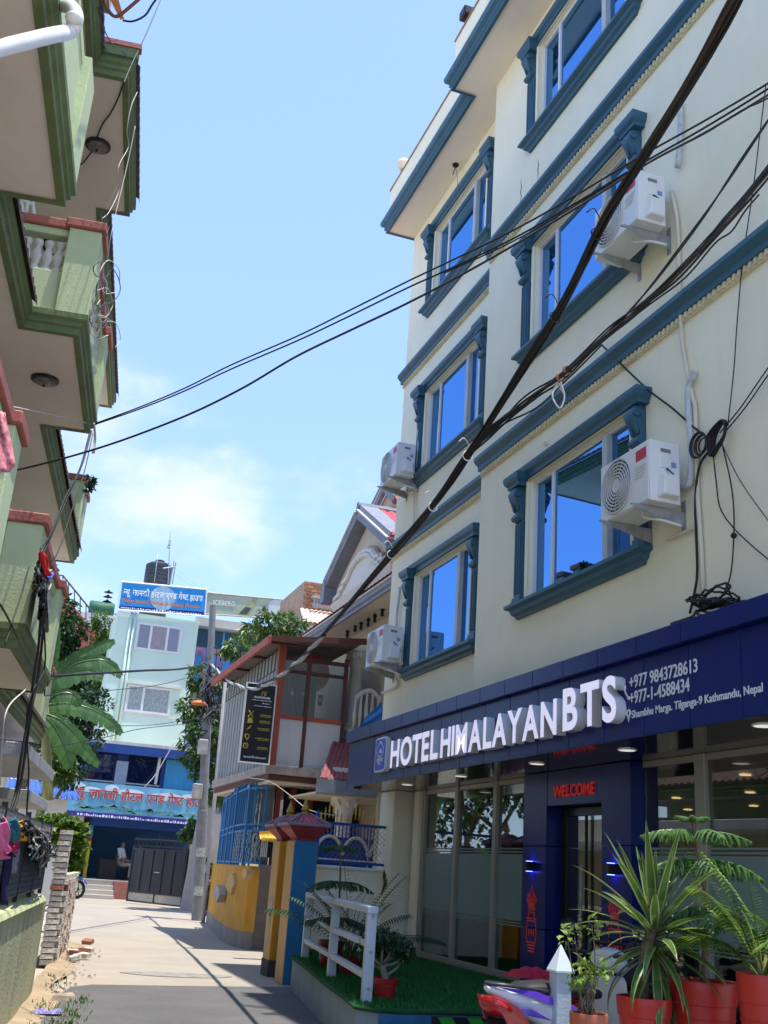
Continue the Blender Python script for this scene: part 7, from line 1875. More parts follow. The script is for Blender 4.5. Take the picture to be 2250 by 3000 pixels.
for k, (x, y, h, lb) in enumerate(((-7, 40, 7, 'big green tree left of the lane behind the green block'), (-12, 54, 9, 'far broad tree left of the red stair house'), (14, 52, 8.5, 'far broad tree behind the mural building'), (-3, 70, 8, 'far tree behind the stair house'))):
    tree('distant_tree', lb, (x, y, 0), (x, y, h * 0.55), [(x + rnd.uniform(-2, 2), y + rnd.uniform(-1.5, 1.5), h * rnd.uniform(0.5, 1), rnd.uniform(1.2, 2.0)) for _ in range(8)], 2600, 0.36, 0.09, (l_dark, l_mid), 20 + k, 0.25)
# roof garden tufts peeping over the block
tree('balcony_plant', 'little leafy plant hanging over the far end of the left balcony', tuple(U(262, 1415, 1, 17.6)), tuple(U(266, 1408, 1, 17.6)), blobs_px([(265, 1405, 12), (270, 1420, 11), (262, 1428, 10)], 17.6), 160, 0.09, 0.025, (l_dark, l_mid), 31, 0.012, 'plant')
tree('balcony_plant', 'small dark plant in front of the sky below the left block soffit tip', tuple(U(146, 1670, 1, 14)), tuple(U(148, 1660, 1, 14)), blobs_px([(146, 1655, 12), (152, 1668, 10)], 14), 120, 0.08, 0.02, (l_dark,), 32, 0.012, 'plant')
# banana
l_banana = leaf_mat('banana_leaf', (0.035, 0.10, 0.022), (0.085, 0.18, 0.045), 0.3, 0.35, 0.5)
ban = thing('banana_plant', 'banana plant with long torn leaves arching out behind the left block', 'banana plant', tuple(U(140, 2330, 1, 27)))
Bb = U(135, 2060, 1, 27)
b = MB(); b.tube(smooth_path([U(140, 2345, 1, 27), U(136, 2200, 1, 27), Bb], 4), [0.14, 0.135, 0.13, 0.125, 0.12, 0.11, 0.10, 0.09, 0.08], 10); b.build('stem', mat('banana_stem', (0.24, 0.24, 0.09), 0.7, 0.25, 4), ban, smooth='all')
def banana_leaf(pts, width, seed, side=1.0):
    rr = random.Random(seed); path_ = smooth_path(pts, 7); n = len(path_); b = MB()
    b.tube(path_, [0.028 * (1 - 0.8 * i / n) for i in range(n)], 5)
    view = Vector((0.15, -1, 0.3)).normalized()
    for sg in (-1, 1):
        i = 2
        while i < n - 1:
            k = min(n - 1, i + rr.choice((1, 1, 2)))
            def edge(j, w):
                d = (path_[min(j + 1, n - 1)] - path_[max(j - 1, 0)]).normalized(); s = d.cross(view).normalized() * sg
                return path_[j] + s * w + Vector((0, 0, -0.35 * w * (1 + 0.3 * rr.random()))) + d * (0.10 * w) + view * (0.25 * w * side)
            f0, f1 = i / n, k / n; tear = 0.12 if rr.random() < 0.55 else 0.0
            prof = lambda f: width * (math.sin(math.pi * min(1, f * 0.93 + 0.07)) ** 0.55)
            w0, w1 = prof(f0) * rr.uniform(0.86, 1.05), prof(f1) * rr.uniform(0.86, 1.05)
            A_, B2 = edge(i, w0), edge(k, w1); dr2 = Vector((0, 0, 0.03 + 0.5 * tear * w0)); b.add([path_[i], path_[k], edge(k, w1 * 0.5), edge(i, w0 * 0.5), B2.lerp(A_, tear) - dr2, A_.lerp(B2, tear * 0.8) - dr2 * 0.8], [(0, 1, 2, 3), (3, 2, 4, 5)])
            i = k
    b.build('leaf', l_banana, ban, norm=False)
for k, (pts, w) in enumerate((([(136, 2040), (152, 1977), (221, 1927), (285, 1892), (335, 1874)], 0.24), ([(136, 2045), (206, 1955), (275, 1933), (316, 1939), (358, 1978)], 0.24), ([(136, 2050), (145, 2000), (195, 1975), (253, 1963), (304, 1980)], 0.24),
                          ([(134, 2066), (160, 2062), (200, 2060), (263, 2075), (320, 2107), (358, 2146)], 0.24), ([(132, 2090), (150, 2097), (177, 2110), (221, 2151), (253, 2196), (291, 2238)], 0.24), ([(136, 2055), (165, 2035), (196, 2029), (222, 2040), (232, 2066)], 0.20),
                          ([(134, 2060), (150, 1990), (165, 1900), (172, 1825)], 0.10), ([(134, 2070), (120, 2020), (112, 1960), (115, 1930)], 0.16), ([(133, 2100), (160, 2130), (190, 2190), (205, 2250)], 0.22))):
    banana_leaf([U(px, py, 1, 27 + (0.5 - 0.22 * k)) for px, py in pts], w, 40 + k)
# weeds in the verge
l_weed = leaf_mat('weed_leaf', (0.05, 0.12, 0.02), (0.14, 0.22, 0.05), 0.3, 0.6)
b = MB(); rr = random.Random(21)
for (s, t, n, r) in ((8.6, -0.80, 60, 0.10), (9.3, -0.76, 70, 0.12), (10.2, -0.60, 90, 0.14), (11.6, -0.72, 70, 0.16), (11.3, -0.42, 120, 0.18), (12.3, -0.38, 90, 0.16), (10.6, -0.40, 90, 0.14), (13.4, -0.75, 50, 0.12), (14.5, -0.8, 40, 0.1), (17.0, -0.78, 40, 0.1)):
    for _ in range(n // 2):
        P = LF(s + rr.gauss(0, r * 1.6), t + rr.gauss(0, r * 0.5), 0.01)
        d = (Vector((rr.uniform(-0.7, 0.7), rr.uniform(-0.7, 0.7), 1))).normalized(); leaf_add(b, P, d, rv(rr), rr.uniform(0.03, 0.08), rr.uniform(0.005, 0.011), 0.2)
tag(b.build('verge_weeds', l_weed, norm=False), 'weeds and grass tufts along the dirt verge', 'weeds', kind='stuff')
b = MB(); rr = random.Random(23)
for _ in range(260):
    s = rr.uniform(8, 19); t = -0.86 + abs(rr.gauss(0, 0.22)); P = LF(s, t, 0.015); k = rr.uniform(0.006, 0.022)
    b.hexa([P + Vector((a * k * rr.uniform(.7, 1.2), c * k * rr.uniform(.7, 1.2), e * k * 0.7)) for a, c, e in ((-1, -1, -.5), (1, -1, -.5), (1, 1, -.5), (-1, 1, -.5), (-.7, -.8, 1), (.8, -.6, 1), (.7, .8, 1), (-.8, .6, 1))])
tag(b.build('verge_gravel', mat('gravel', (0.34, 0.27, 0.20), 0.95, 0.35, 9), norm=False), 'loose gravel and stones on the verge', 'gravel', kind='stuff')
for k, (s, t) in enumerate(((12.4, -0.55), (9.9, -0.62), (8.9, -0.7))):
    P = LF(s, t, 0.0); b = MB(); b.hexa([P + Vector(q) for q in ((-.13, -.08, 0), (.13, -.1, 0), (.15, .08, 0), (-.12, .1, 0), (-.10, -.06, .08), (.11, -.07, .07), (.10, .06, .09), (-.09, .06, .06))])
    tag(b.build('stone', mat('gravel', (0.34, 0.27, 0.2)), bevel=0.015), ('brown stone on the verge beside the mossy wall, farthest of the three', 'brown stone in the middle of the verge weeds', 'brown stone at the near end of the verge')[k], 'stone')
P = LF(11.3, -0.62, 0.0); b = MB(); b.grid(lambda u, v: (P.x + 0.26 * (u - 0.5), P.y + 0.2 * (v - 0.5), 0.03 + 0.035 * math.sin(u * 11 + v * 5) * math.sin(v * 9)), 12, 8)
tag(b.build('plastic_bag', mat('purple_litter', (0.22, 0.20, 0.45), 0.4, 0.6, 30), smooth='all'), 'crumpled purple and white plastic litter on the verge', 'litter')

# ------------------------------------------------------------------ pots and plants on the turf platform
m_pot = mat('red_plastic_pot', (0.42, 0.025, 0.020), 0.38, 0.07, 3, streak=0.15, stain=(0.5, 0.10, 0.08))
m_terra = mat('terracotta_pot', (0.48, 0.12, 0.055), 0.6, 0.12, 5, streak=0.2)
m_soil = mat('potting_soil', (0.045, 0.035, 0.026), 0.95, 0.4, 20, 0.8, 60)
def pot(name, label, c, r, h, m, square=False, ribs=True, group=None):
    t = thing(name, label, 'plant pot', c, group)
    b = MB()
    if square:
        frust4(b, c[0], c[1], [(r * 0.72, r * 0.72, c[2]), (r * 0.93, r * 0.93, c[2] + h * 0.86), (r * 1.0, r * 1.0, c[2] + h * 0.865), (r * 1.02, r * 1.02, c[2] + h), (r * 0.93, r * 0.93, c[2] + h), (r * 0.88, r * 0.88, c[2] + h * 0.88)])
    else:
        b.lathe(c, [(r * 0.70, 0), (r * 0.74, h * 0.03), (r * 0.93, h * 0.70), (r * 0.95, h * 0.78), (r * 1.0, h * 0.79), (r * 1.03, h * 0.9), (r * 1.05, h * 0.985), (r * 1.03, h), (r * 0.94, h), (r * 0.90, h * 0.88)], 36)
    b.build('pot', m, t, smooth=30, bevel=0.012 if square else 0)
    b = MB()
    if square: b.box(c[0] - r * 0.86, c[0] + r * 0.86, c[1] - r * 0.86, c[1] + r * 0.86, c[2] + h * 0.84, c[2] + h * 0.895)
    else: b.lathe((c[0], c[1], c[2] + h * 0.84), [(r * 0.90, 0), (r * 0.90, h * 0.04), (r * 0.5, h * 0.055), (0.001, h * 0.06)], 24)
    b.build('soil', m_soil, t, smooth='all')
    if ribs and not square:
        b = MB()
        for z in (0.60, 0.66): b.torus((c[0], c[1], c[2] + h * z), r * (0.70 + 0.23 * z / 0.7) * 1.0, 0.006, 2, 36, 5)
        b.build('ring', m, t, smooth='all')
    return t
def pot_px(pxl, pxr, pyb, z):
    A = U((pxl + pxr) / 2, pyb, 2, z); dep = (A - EYE).dot(FW); return A, (pxr - pxl) / FPX * dep / 2
def branch_path(p, d, L_, droop, n=8):
    out = [p.copy()]; v = d.copy()
    for _ in range(n):
        v = (v + Vector((0, 0, -droop / n))).normalized(); out.append(out[-1] + v * (L_ / n))
    return out
# desert rose
A, r = pot_px(1094, 1173, 2930, PZ)
c = (A.x, A.y + r * 0.6, PZ); h = U(1130, 2868, 1, c[1] - r).z - PZ
pot('flower_pot', 'round red pot holding a bare stemmed desert rose at the railing end of the turf', c, r / 1.05, h, m_pot, group='red pots on the turf platform')
dr_ = thing('desert_rose', 'small desert rose bush with swollen grey branches in the red pot by the railing', 'plant', (c[0], c[1], PZ + h * 0.85))
b = MB(); base = Vector((c[0], c[1], PZ + h * 0.84)); bl = []; rr = random.Random(2)
topz = U(1130, 2735, 1, c[1]).z
m_grey = mat('grey_stem', (0.30, 0.26, 0.20), 0.8, 0.2, 9, 0.4, 40)
trunk = [base, base + Vector((-0.02, 0, 0.08)), base + Vector((-0.05, 0.01, 0.15))]
b.tube(smooth_path(trunk, 3), [0.036, 0.036, 0.034, 0.032, 0.028, 0.024, 0.02], 9)
for k in range(9):
    a = k * 2.4; s0 = trunk[1].lerp(trunk[2], rr.random()); e = base + Vector((0.17 * math.cos(a) - 0.01, 0.15 * math.sin(a), (topz - base.z) * rr.uniform(0.55, 0.92)))
    if k == 0: s0 = base + Vector((0, 0, 0.04)); e = base + Vector((0.17, -0.02, 0.26))
    b.tube(smooth_path([s0, s0.lerp(e, 0.5) + Vector((0.03 * math.cos(a), 0.03 * math.sin(a), -0.02)), e], 4), [0.015, 0.014, 0.013, 0.012, 0.011, 0.01, 0.008, 0.007, 0.005], 7)
    bl.append((e.x, e.y, e.z, 0.085))
b.build('stem', m_grey, dr_, smooth='all')
b = MB(); foliage(b, bl, 3000, 0.05, 0.012, 4, 0.1, 6); b.build('foliage', leaf_mat('rose_leaf', (0.018, 0.06, 0.024), (0.07, 0.13, 0.06), 0.15, 0.35), dr_, norm=False)
# two big dark red pots behind the railing, with a Norfolk pine and a palm
A, r = pot_px(936, 1017, 2840, PZ); c1 = (A.x, A.y + r, PZ); h1 = U(976, 2758, 1, c1[1] - r).z - PZ
pot('flower_pot', 'tall dark red pot behind the railing holding the tiered pine', c1, r / 1.05, h1, mat('dark_red_pot', (0.20, 0.012, 0.014), 0.45, 0.1, 4), group='red pots on the turf platform')
A, r = pot_px(996, 1072, 2864, PZ); c2 = (A.x, A.y + r, PZ); h2 = U(1030, 2806, 1, c2[1] - r).z - PZ
pot('flower_pot', 'low dark red pot behind the railing holding the feathery palm', c2, r / 1.05, h2, mat('dark_red_pot', (0.2, 0.012, 0.014)), group='red pots on the turf platform')
l_pine = leaf_mat('pine_frond', (0.018, 0.065, 0.020), (0.055, 0.13, 0.035), 0.25, 0.45); l_pinesun = leaf_mat('sunlit_pine_frond', (0.05, 0.14, 0.025), (0.13, 0.24, 0.06), 0.3, 0.45)  # the sunlit copy carries the sunshine in a paler leaf colour
def pine(name, label, base, tiers, m, seed, top):
    """Norfolk pine: whorls of drooping comb branches up a thin stem"""
    t = thing(name, label, 'plant', base); rr = random.Random(seed)
    B = Vector(base); pts = [B] + [Vector(q[0]) for q in tiers] + [Vector(top)]
    b = MB(); sp = smooth_path(pts, 4); b.tube(sp, [0.018 * (1 - 0.7 * i / len(sp)) for i in range(len(sp))], 7); b.build('stem', mat('pine_stem', (0.20, 0.13, 0.07), 0.8, 0.2, 8), t, smooth='all')
    for (P, rad, nbr, rise, droop, off) in tiers:
        for k in range(nbr):
            a = off + 2 * math.pi * k / nbr + rr.uniform(-0.15, 0.15)
            d = Vector((math.cos(a), math.sin(a), rise)).normalized(); L_ = rad * rr.uniform(0.85, 1.1)
            pa = branch_path(Vector(P), d, L_, droop, 12); b = MB(); b.tube(pa, [0.006 * (1 - 0.6 * i / 12) for i in range(13)], 5)
            for i in range(2, 13):
                dd = (pa[i] - pa[i - 1]).normalized(); s = dd.cross(Vector((0, 0, 1)))
                s = s.normalized() if s.length > 1e-3 else Vector((1, 0, 0))
                for sg in (-1, 1, -0.3):
                    q = pa[i - 1].lerp(pa[i], rr.random()); w = rad * 0.34 * math.sin(math.pi * min(0.96, i / 12.5 * 0.85 + 0.14)) * rr.uniform(0.8, 1.15)
                    tw = branch_path(q, (s * sg * 0.9 + dd * 0.55 + Vector((0, 0, 0.05))).normalized(), w, 1.5, 4)
                    b.tube(tw, [0.0075, 0.008, 0.0075, 0.006, 0.003], 4, cap=False)
                    for j in range(1, 4):
                        for q2 in range(5):
                            dv = (rv(rr) + (tw[j + 1] - tw[j]).normalized() * 0.8).normalized(); g = rv(rr) * 0.0016
                            b.add([tw[j] - g, tw[j] + g, tw[j] + dv * 0.022], [(0, 1, 2)])
            b.build('branch', m, t, norm=False)
    return t
pc = lambda px, py: U(px, py, 1, c1[1])
pine('potted_pine', 'tiered Norfolk pine in the tall dark red pot, before the chain link fence', (c1[0], c1[1], PZ + h1 * 0.85), [(pc(990, 2690), 0.42, 5, 0.1, 0.6, 0.2), (pc(996, 2585), 0.40, 6, 0.25, 0.9, 0.6), (pc(998, 2480), 0.28, 6, 0.25, 0.8, 0.1)], l_pine, 3, pc(999, 2462))
l_palm = leaf_mat('palm_frond', (0.016, 0.055, 0.018), (0.050, 0.12, 0.035), 0.25, 0.4); l_palmsun = leaf_mat('sunlit_palm_frond', (0.06, 0.15, 0.02), (0.20, 0.28, 0.05), 0.3, 0.4)  # sunshine on the foreground palm is mixed into its brighter frond colour
def palm(name, label, base, fr, m, seed, width=0.012, leafl=0.22, nl=22):
    t = thing(name, label, 'plant', base); rr = random.Random(seed); B = Vector(base)
    b = MB()
    for k in range(5): b.tube([B + Vector((rr.uniform(-.03, .03), rr.uniform(-.03, .03), 0)), B + Vector((rr.uniform(-.05, .05), rr.uniform(-.05, .05), rr.uniform(0.12, 0.25)))], [0.014, 0.008], 6)
    b.build('stem', mat('palm_stem', (0.18, 0.17, 0.06), 0.7, 0.2), t, smooth='all')
    for (az, el, L_, droop) in fr:
        d = Vector((math.cos(az) * math.cos(el), math.sin(az) * math.cos(el), math.sin(el))); pa = branch_path(B, d, L_, droop, 14)
        b = MB(); b.tube(pa, [0.007 * (1 - 0.7 * i / 14) for i in range(15)], 5)
        for i in range(nl):
            f = 0.22 + 0.78 * i / nl; x = f * 14; k = min(13, int(x)); q = pa[k].lerp(pa[k + 1], x - k); dd = (pa[k + 1] - pa[k]).normalized()
            s = dd.cross(Vector((0, 0, 1))); s = s.normalized() if s.length > 1e-3 else Vector((1, 0, 0))
            ll = leafl * math.sin(math.pi * (0.12 + 0.82 * f)) ** 0.7
            for sg in (-1, 1):
                o = (s * sg + dd * 0.8 + Vector((0, 0, 0.1))).normalized(); tp = branch_path(q, o, ll, 0.9, 3); n = o.cross(s).normalized() if o.cross(s).length > 1e-4 else Vector((0, 0, 1))
                wv = o.cross(Vector((0, 0, 1))); wv = wv.normalized() * width if wv.length > 1e-4 else Vector((width, 0, 0))
                b.add([tp[0], tp[1] - wv, tp[1] + wv, tp[2] - wv * 0.8, tp[2] + wv * 0.8, tp[3]], [(0, 1, 2), (1, 3, 4, 2), (3, 5, 4)])
        b.build('frond', m, t, norm=False)
    return t
rr = random.Random(6)
palm('potted_palm', 'feathery palm in the low dark red pot between the railing and the cream wall', (c2[0], c2[1], PZ + h2 * 0.86), [(k * 0.72 + 0.3, rr.uniform(0.7, 1.35), rr.uniform(0.85, 1.2), rr.uniform(0.5, 1.3)) for k in range(17)], l_palm, 8)
vine_ = thing('climbing_vine', 'bare climbing vine stems on the pale pier left of the shop glass', 'vine', (5.7, 15.2, PZ))
for k, pts in enumerate((((1150, 2750), (1152, 2650), (1165, 2560), (1160, 2470)), ((1165, 2760), (1170, 2640), (1162, 2570), (1172, 2510)), ((1180, 2600), (1168, 2560), (1178, 2530), (1185, 2500)))):
    b = MB(); b.tube(smooth_path([U(px, py, 1, 15.45) for px, py in pts], 5), 0.009, 5); b.build('stem', mat('vine_stem', (0.10, 0.10, 0.06), 0.8, 0.2), vine_, smooth='all')
b = MB(); rr = random.Random(9)
for px, py in ((1148, 2560), (1135, 2570), (1160, 2590), (1150, 2600), (1125, 2545), (1158, 2575)):
    leaf_add(b, U(px, py, 1, 15.4), Vector((rr.uniform(-.5, .5), -0.2, -1)).normalized(), Vector((0, -1, 0.2)), rr.uniform(0.18, 0.3), 0.03)
b.build('foliage', l_palm, vine_, norm=False)

# ------------------------------------------------------------------ right foreground: ledge, bollard, big pots
LZ = 0.34
b = MB(); b.box(3.05, 5.2, 4.9, 6.75, 0.0, LZ)
tag(b.build('planter_ledge', m_platgrey), 'low concrete ledge carrying the big red pots at the right foreground', 'ledge')
bp = D(1642, 2848, 7.0)
bol = thing('white_bollard', 'pale blue grey square post with pyramid cap beside the scooter', 'post', (bp.x, bp.y, 0))
w = 0.054
b = MB(); b.box(bp.x - w, bp.x + w, bp.y - w, bp.y + w, 0.0, bp.z); b.build('shaft', m_rail, bol, bevel=0.004)
b = MB(); frust4(b, bp.x, bp.y, [(w + 0.014, w + 0.014, bp.z), (w + 0.014, w + 0.014, bp.z + 0.012), (0.003, 0.003, bp.z + 0.17)]); b.build('cap', mat('light_rail_paint', (0.62, 0.68, 0.72), 0.5, 0.05), bol)
def big_pot(label, px, py_rim, half_px, depth, m, square=False):
    c = D(px, py_rim, depth); r = half_px / FPX * depth
    pot('flower_pot', label, (c.x, c.y + r * 0.6, LZ), r / (1.02 if square else 1.05), c.z - LZ, m, square, True, 'big pots in the right foreground')
    return Vector((c.x, c.y + r * 0.6, c.z)), r
m_potred = mat('bright_red_pot', (0.52, 0.030, 0.018), 0.35, 0.07, 3, streak=0.12, stain=(0.6, 0.12, 0.08))
yc, yr = big_pot('bright red pot holding the spiky striped yucca', 1914, 2926, 82, 6.4, m_potred)
nc, nr = big_pot('large bright red pot holding the Norfolk pine right of the yucca', 2095, 2878, 104, 6.5, m_potred)
qc, qr = big_pot('red pot at the right edge of the photo holding the palm', 2262, 2858, 75, 6.0, m_potred)
tc_, tr_ = big_pot('small terracotta pot holding the leafy shrub beside the bollard', 1742, 2972, 57, 5.9, m_terra)
# yucca: every blade is a part
yu = thing('yucca', 'spiky yucca with long striped yellow green blades in the bright red pot', 'plant', (yc.x, yc.y, yc.z - 0.06))
ytop = U(1917, 2705, 1, yc.y)
b = MB(); b.tube(smooth_path([Vector((yc.x, yc.y, yc.z - 0.06)), Vector((yc.x + 0.005, yc.y, (yc.z + ytop.z) / 2)), Vector((ytop.x, yc.y, ytop.z))], 5), [0.034] * 5 + [0.036] * 6, 10); b.build('trunk', mat('yucca_trunk', (0.15, 0.11, 0.06), 0.9, 0.4, 14, 0.8, 50), yu, smooth='all')
def blade_mat():
    m = leaf_mat('yucca_blade', (0.055, 0.12, 0.022), (0.13, 0.20, 0.045), 0.2, 0.35)
    return m
l_yu = blade_mat(); l_yuedge = leaf_mat('yucca_margin', (0.24, 0.30, 0.10), (0.34, 0.38, 0.15), 0.2, 0.4)
def blade_mesh(L_, W, bend, seed):
    b = MB(); n = 9; rr = random.Random(seed); tw = rr.uniform(-0.5, 0.5)
    pts = []; a = 0.0; p = Vector((0, 0, 0))
    for i in range(n + 1):
        pts.append(p.copy()); a += bend / n * (i / n) * 2; p = p + Vector((math.cos(a), 0, -math.sin(a))) * (L_ / n)
    prof = lambda f: W * (0.45 + 0.55 * math.sin(math.pi * min(1, f * 1.25) * 0.5)) * (1 - max(0, f - 0.35) / 0.65) ** 0.75 if f < 1 else 0.0005
    for i in range(n):
        f0, f1 = i / n, (i + 1) / n
        def row_(i_, f):
            d = (pts[min(i_ + 1, n)] - pts[max(i_ - 1, 0)]).normalized(); s = Vector((0, math.cos(tw * f), math.sin(tw * f))); u = d.cross(s)
            w = prof(f); return [pts[i_] + s * (q * w) - u * (abs(q) * w * 0.28) for q in (-1, -0.72, 0, 0.72, 1)]
        r0, r1 = row_(i, f0), row_(i + 1, f1)
        b.add(r0 + r1, [(0, 1, 6, 5)], 1); b.add(r0 + r1, [(1, 2, 7, 6), (2, 3, 8, 7)], 0); b.add(r0 + r1, [(3, 4, 9, 8)], 1)
    o = b.build('leaf', [l_yu, l_yuedge], None, norm=False, smooth='all'); me = o.data; bpy.data.objects.remove(o); return me
BL = [blade_mesh(0.54 + 0.05 * (k % 3), 0.037, (0.15, 0.5, 0.9, 1.4)[k % 4], k) for k in range(8)]
rr = random.Random(17)
o0 = WP[yu.name]
for k in range(64):
    f = k / 64.0                                  # 0 lowest, 1 newest
    az = k * 2.39996
    el = R(-62 + 150 * f ** 0.9) if f < 0.95 else R(86)
    el = max(R(-65), min(R(88), el + R(rr.uniform(-9, 9))))
    z = ytop.z - 0.20 + 0.24 * f
    bend = 0 if f > 0.72 else (1 if f > 0.5 else (2 if f > 0.25 else 3))
    me = BL[bend + (4 if rr.random() > 0.5 else 0)]
    sc = rr.uniform(0.85, 1.1) * (0.80 if f > 0.9 else 1.0)
    mx = Matrix.Translation(Vector((ytop.x, yc.y, z)) - o0) @ Matrix.Rotation(az, 4, 'Z') @ Matrix.Rotation(-el, 4, 'Y') @ Matrix.Scale(sc, 4)
    share(me, 'leaf', yu, mx)
# Norfolk pine in the sun
yy = nc.y
pn = lambda px, py: U(px, py, 1, yy)
pine('potted_pine', 'sunlit Norfolk pine with feathery tiers in the large red pot at the right', (nc.x, nc.y, nc.z - 0.05),
     [(pn(2070, 2660), 0.38, 5, 0.1, 0.9, 0.5), (pn(2050, 2525), 0.40, 6, 0.30, 1.0, 0.15), (pn(2035, 2442), 0.36, 6, 0.30, 0.75, 0.4), (pn(2029, 2402), 0.12, 5, 0.4, 0.5, 0.3)], l_pinesun, 13, pn(2029, 2388))
rr = random.Random(26)
palm('potted_palm', 'sunlit bushy palm in the red pot at the right edge of the photo', (qc.x, qc.y, qc.z - 0.05), [(k * 0.61 + 0.2, rr.uniform(0.7, 1.35), rr.uniform(0.55, 0.85), rr.uniform(0.8, 1.9)) for k in range(14)], l_palmsun, 28, 0.011, 0.24, 26)
# leafy shrub in the terracotta pot
sh = thing('potted_shrub', 'airy leafy shrub in the small terracotta pot beside the pale post', 'plant', (tc_.x, tc_.y, tc_.z - 0.04))
rr = random.Random(33); b = MB(); tips = []
for k in range(13):
    a = rr.uniform(0, 6.28); e = Vector((tc_.x + rr.uniform(-0.16, 0.13), tc_.y + rr.uniform(-0.12, 0.12), tc_.z + rr.uniform(0.12, 0.48)))
    s0 = Vector((tc_.x + rr.uniform(-.05, .05), tc_.y + rr.uniform(-.05, .05), tc_.z - 0.03)); b.tube(smooth_path([s0, s0.lerp(e, 0.5) + Vector((rr.uniform(-.04, .04), rr.uniform(-.04, .04), 0.02)), e], 4), [0.006, 0.0055, 0.005, 0.0045, 0.004, 0.0035, 0.003, 0.0025, 0.002], 5); tips.append(e)
b.build('stem', mat('shrub_stem', (0.14, 0.10, 0.06), 0.85, 0.2), sh, smooth='all')
b = MB()
for e in tips:
    for _ in range(11):
        leaf_add(b, e + rv(rr) * 0.045, (rv(rr) + Vector((0, 0, 0.1))).normalized(), (Vector((0, 0, 1)) + rv(rr) * 0.4).normalized(), rr.uniform(0.035, 0.06), rr.uniform(0.011, 0.017), 0.3)
b.build('foliage', leaf_mat('shrub_leaf', (0.12, 0.22, 0.02), (0.26, 0.36, 0.05), 0.35, 0.45), sh, norm=False)

# ------------------------------------------------------------------ scooter and motorcycles
m_tyre = mat('tyre_rubber', (0.016, 0.016, 0.016), 0.8, 0.1); m_purple = mat('purple_paint', (0.14, 0.06, 0.52), 0.22, 0.03, spec=0.6, coat=0.6); m_swhite = mat('pearl_white_paint', (0.68, 0.68, 0.70), 0.22, 0.02, coat=0.6)
m_sred = mat('red_lamp_lens', (0.42, 0.010, 0.012), 0.15, 0.05, spec=0.7); m_chrome = mat('chrome', (0.62, 0.63, 0.65), 0.15, 0, metal=1.0); m_seat = mat('black_seat', (0.016, 0.015, 0.015), 0.6, 0.15, 9)
m_mirror = mat('mirror_glass', (0.75, 0.8, 0.85), 0.03, 0, metal=1.0); m_sblue = mat('blue_bike_paint', (0.015, 0.06, 0.42), 0.25, 0.03, coat=0.5); m_dgrey = mat('dark_grey_paint', (0.035, 0.036, 0.04), 0.35, 0.1)
def wheel(t, x, z, r, w=0.05):
    b = MB(); b.torus((x, 0, z), r - w, w, 1, 32, 10); wl_ = b.build('wheel', m_tyre, t, smooth='all')
    b = MB(); b.torus((x, 0, z), r - w * 1.9, 0.014, 1, 28, 6); b.lathe((x, -0.05, z), [(0.04, 0), (0.05, 0.02), (0.05, 0.08), (0.04, 0.10)], 14, 0, 1)
    for k in range(5):
        a = k * 2 * math.pi / 5; b.tube([(x + 0.03 * math.cos(a), 0, z + 0.03 * math.sin(a)), (x + (r - w * 1.9) * math.cos(a + 0.2), 0, z + (r - w * 1.9) * math.sin(a + 0.2))], 0.013, 6)
    b.build('rim', m_dgrey, wl_, smooth=40)
def loft(b, secs, n=14, m=0, pw=2.4):
    """superellipse sections (x, zc, half width, half height)"""
    vs = []
    for (x, zc, hw, hh) in secs:
        for j in range(n):
            a = 2 * math.pi * j / n; c, s = math.cos(a), math.sin(a)
            vs.append((x, hw * math.copysign(abs(c) ** (2 / pw), c), zc + hh * math.copysign(abs(s) ** (2 / pw), s)))
    fs = [(i * n + j, (i + 1) * n + j, (i + 1) * n + (j + 1) % n, i * n + (j + 1) % n) for i in range(len(secs) - 1) for j in range(n)]
    fs += [tuple(range(n - 1, -1, -1)), tuple((len(secs) - 1) * n + j for j in range(n))]
    b.add(vs, fs, m)
def mirror_part(t, x, y, z, sgn, body=None):
    b = MB(); b.tube(smooth_path([(x, y * 0.75, z - 0.20), (x - 0.02, y * 0.9, z - 0.08), (x - 0.01, y, z)], 4), 0.007, 6); s_ = b.build('mirror_stalk', m_black, t, smooth='all')
    b = MB(); b.lathe((x, y, z), [(0.02, 0.028), (0.05, 0.022), (0.062, 0.0), (0.060, -0.006)], 20, 0, 0); b.v = [(p[0], y + (p[1] - y) * 1.25, z + (p[2] - z) * 0.82) for p in b.v]
    b.build('mirror_shell', body or m_black, t, smooth=50)
    b = MB(); b.lathe((x - 0.007, y, z), [(0.001, 0), (0.056, 0.0), (0.056, 0.001)], 20, 0, 0); b.v = [(p[0], y + (p[1] - y) * 1.25, z + (p[2] - z) * 0.82) for p in b.v]
    b.build('mirror', m_mirror, t)
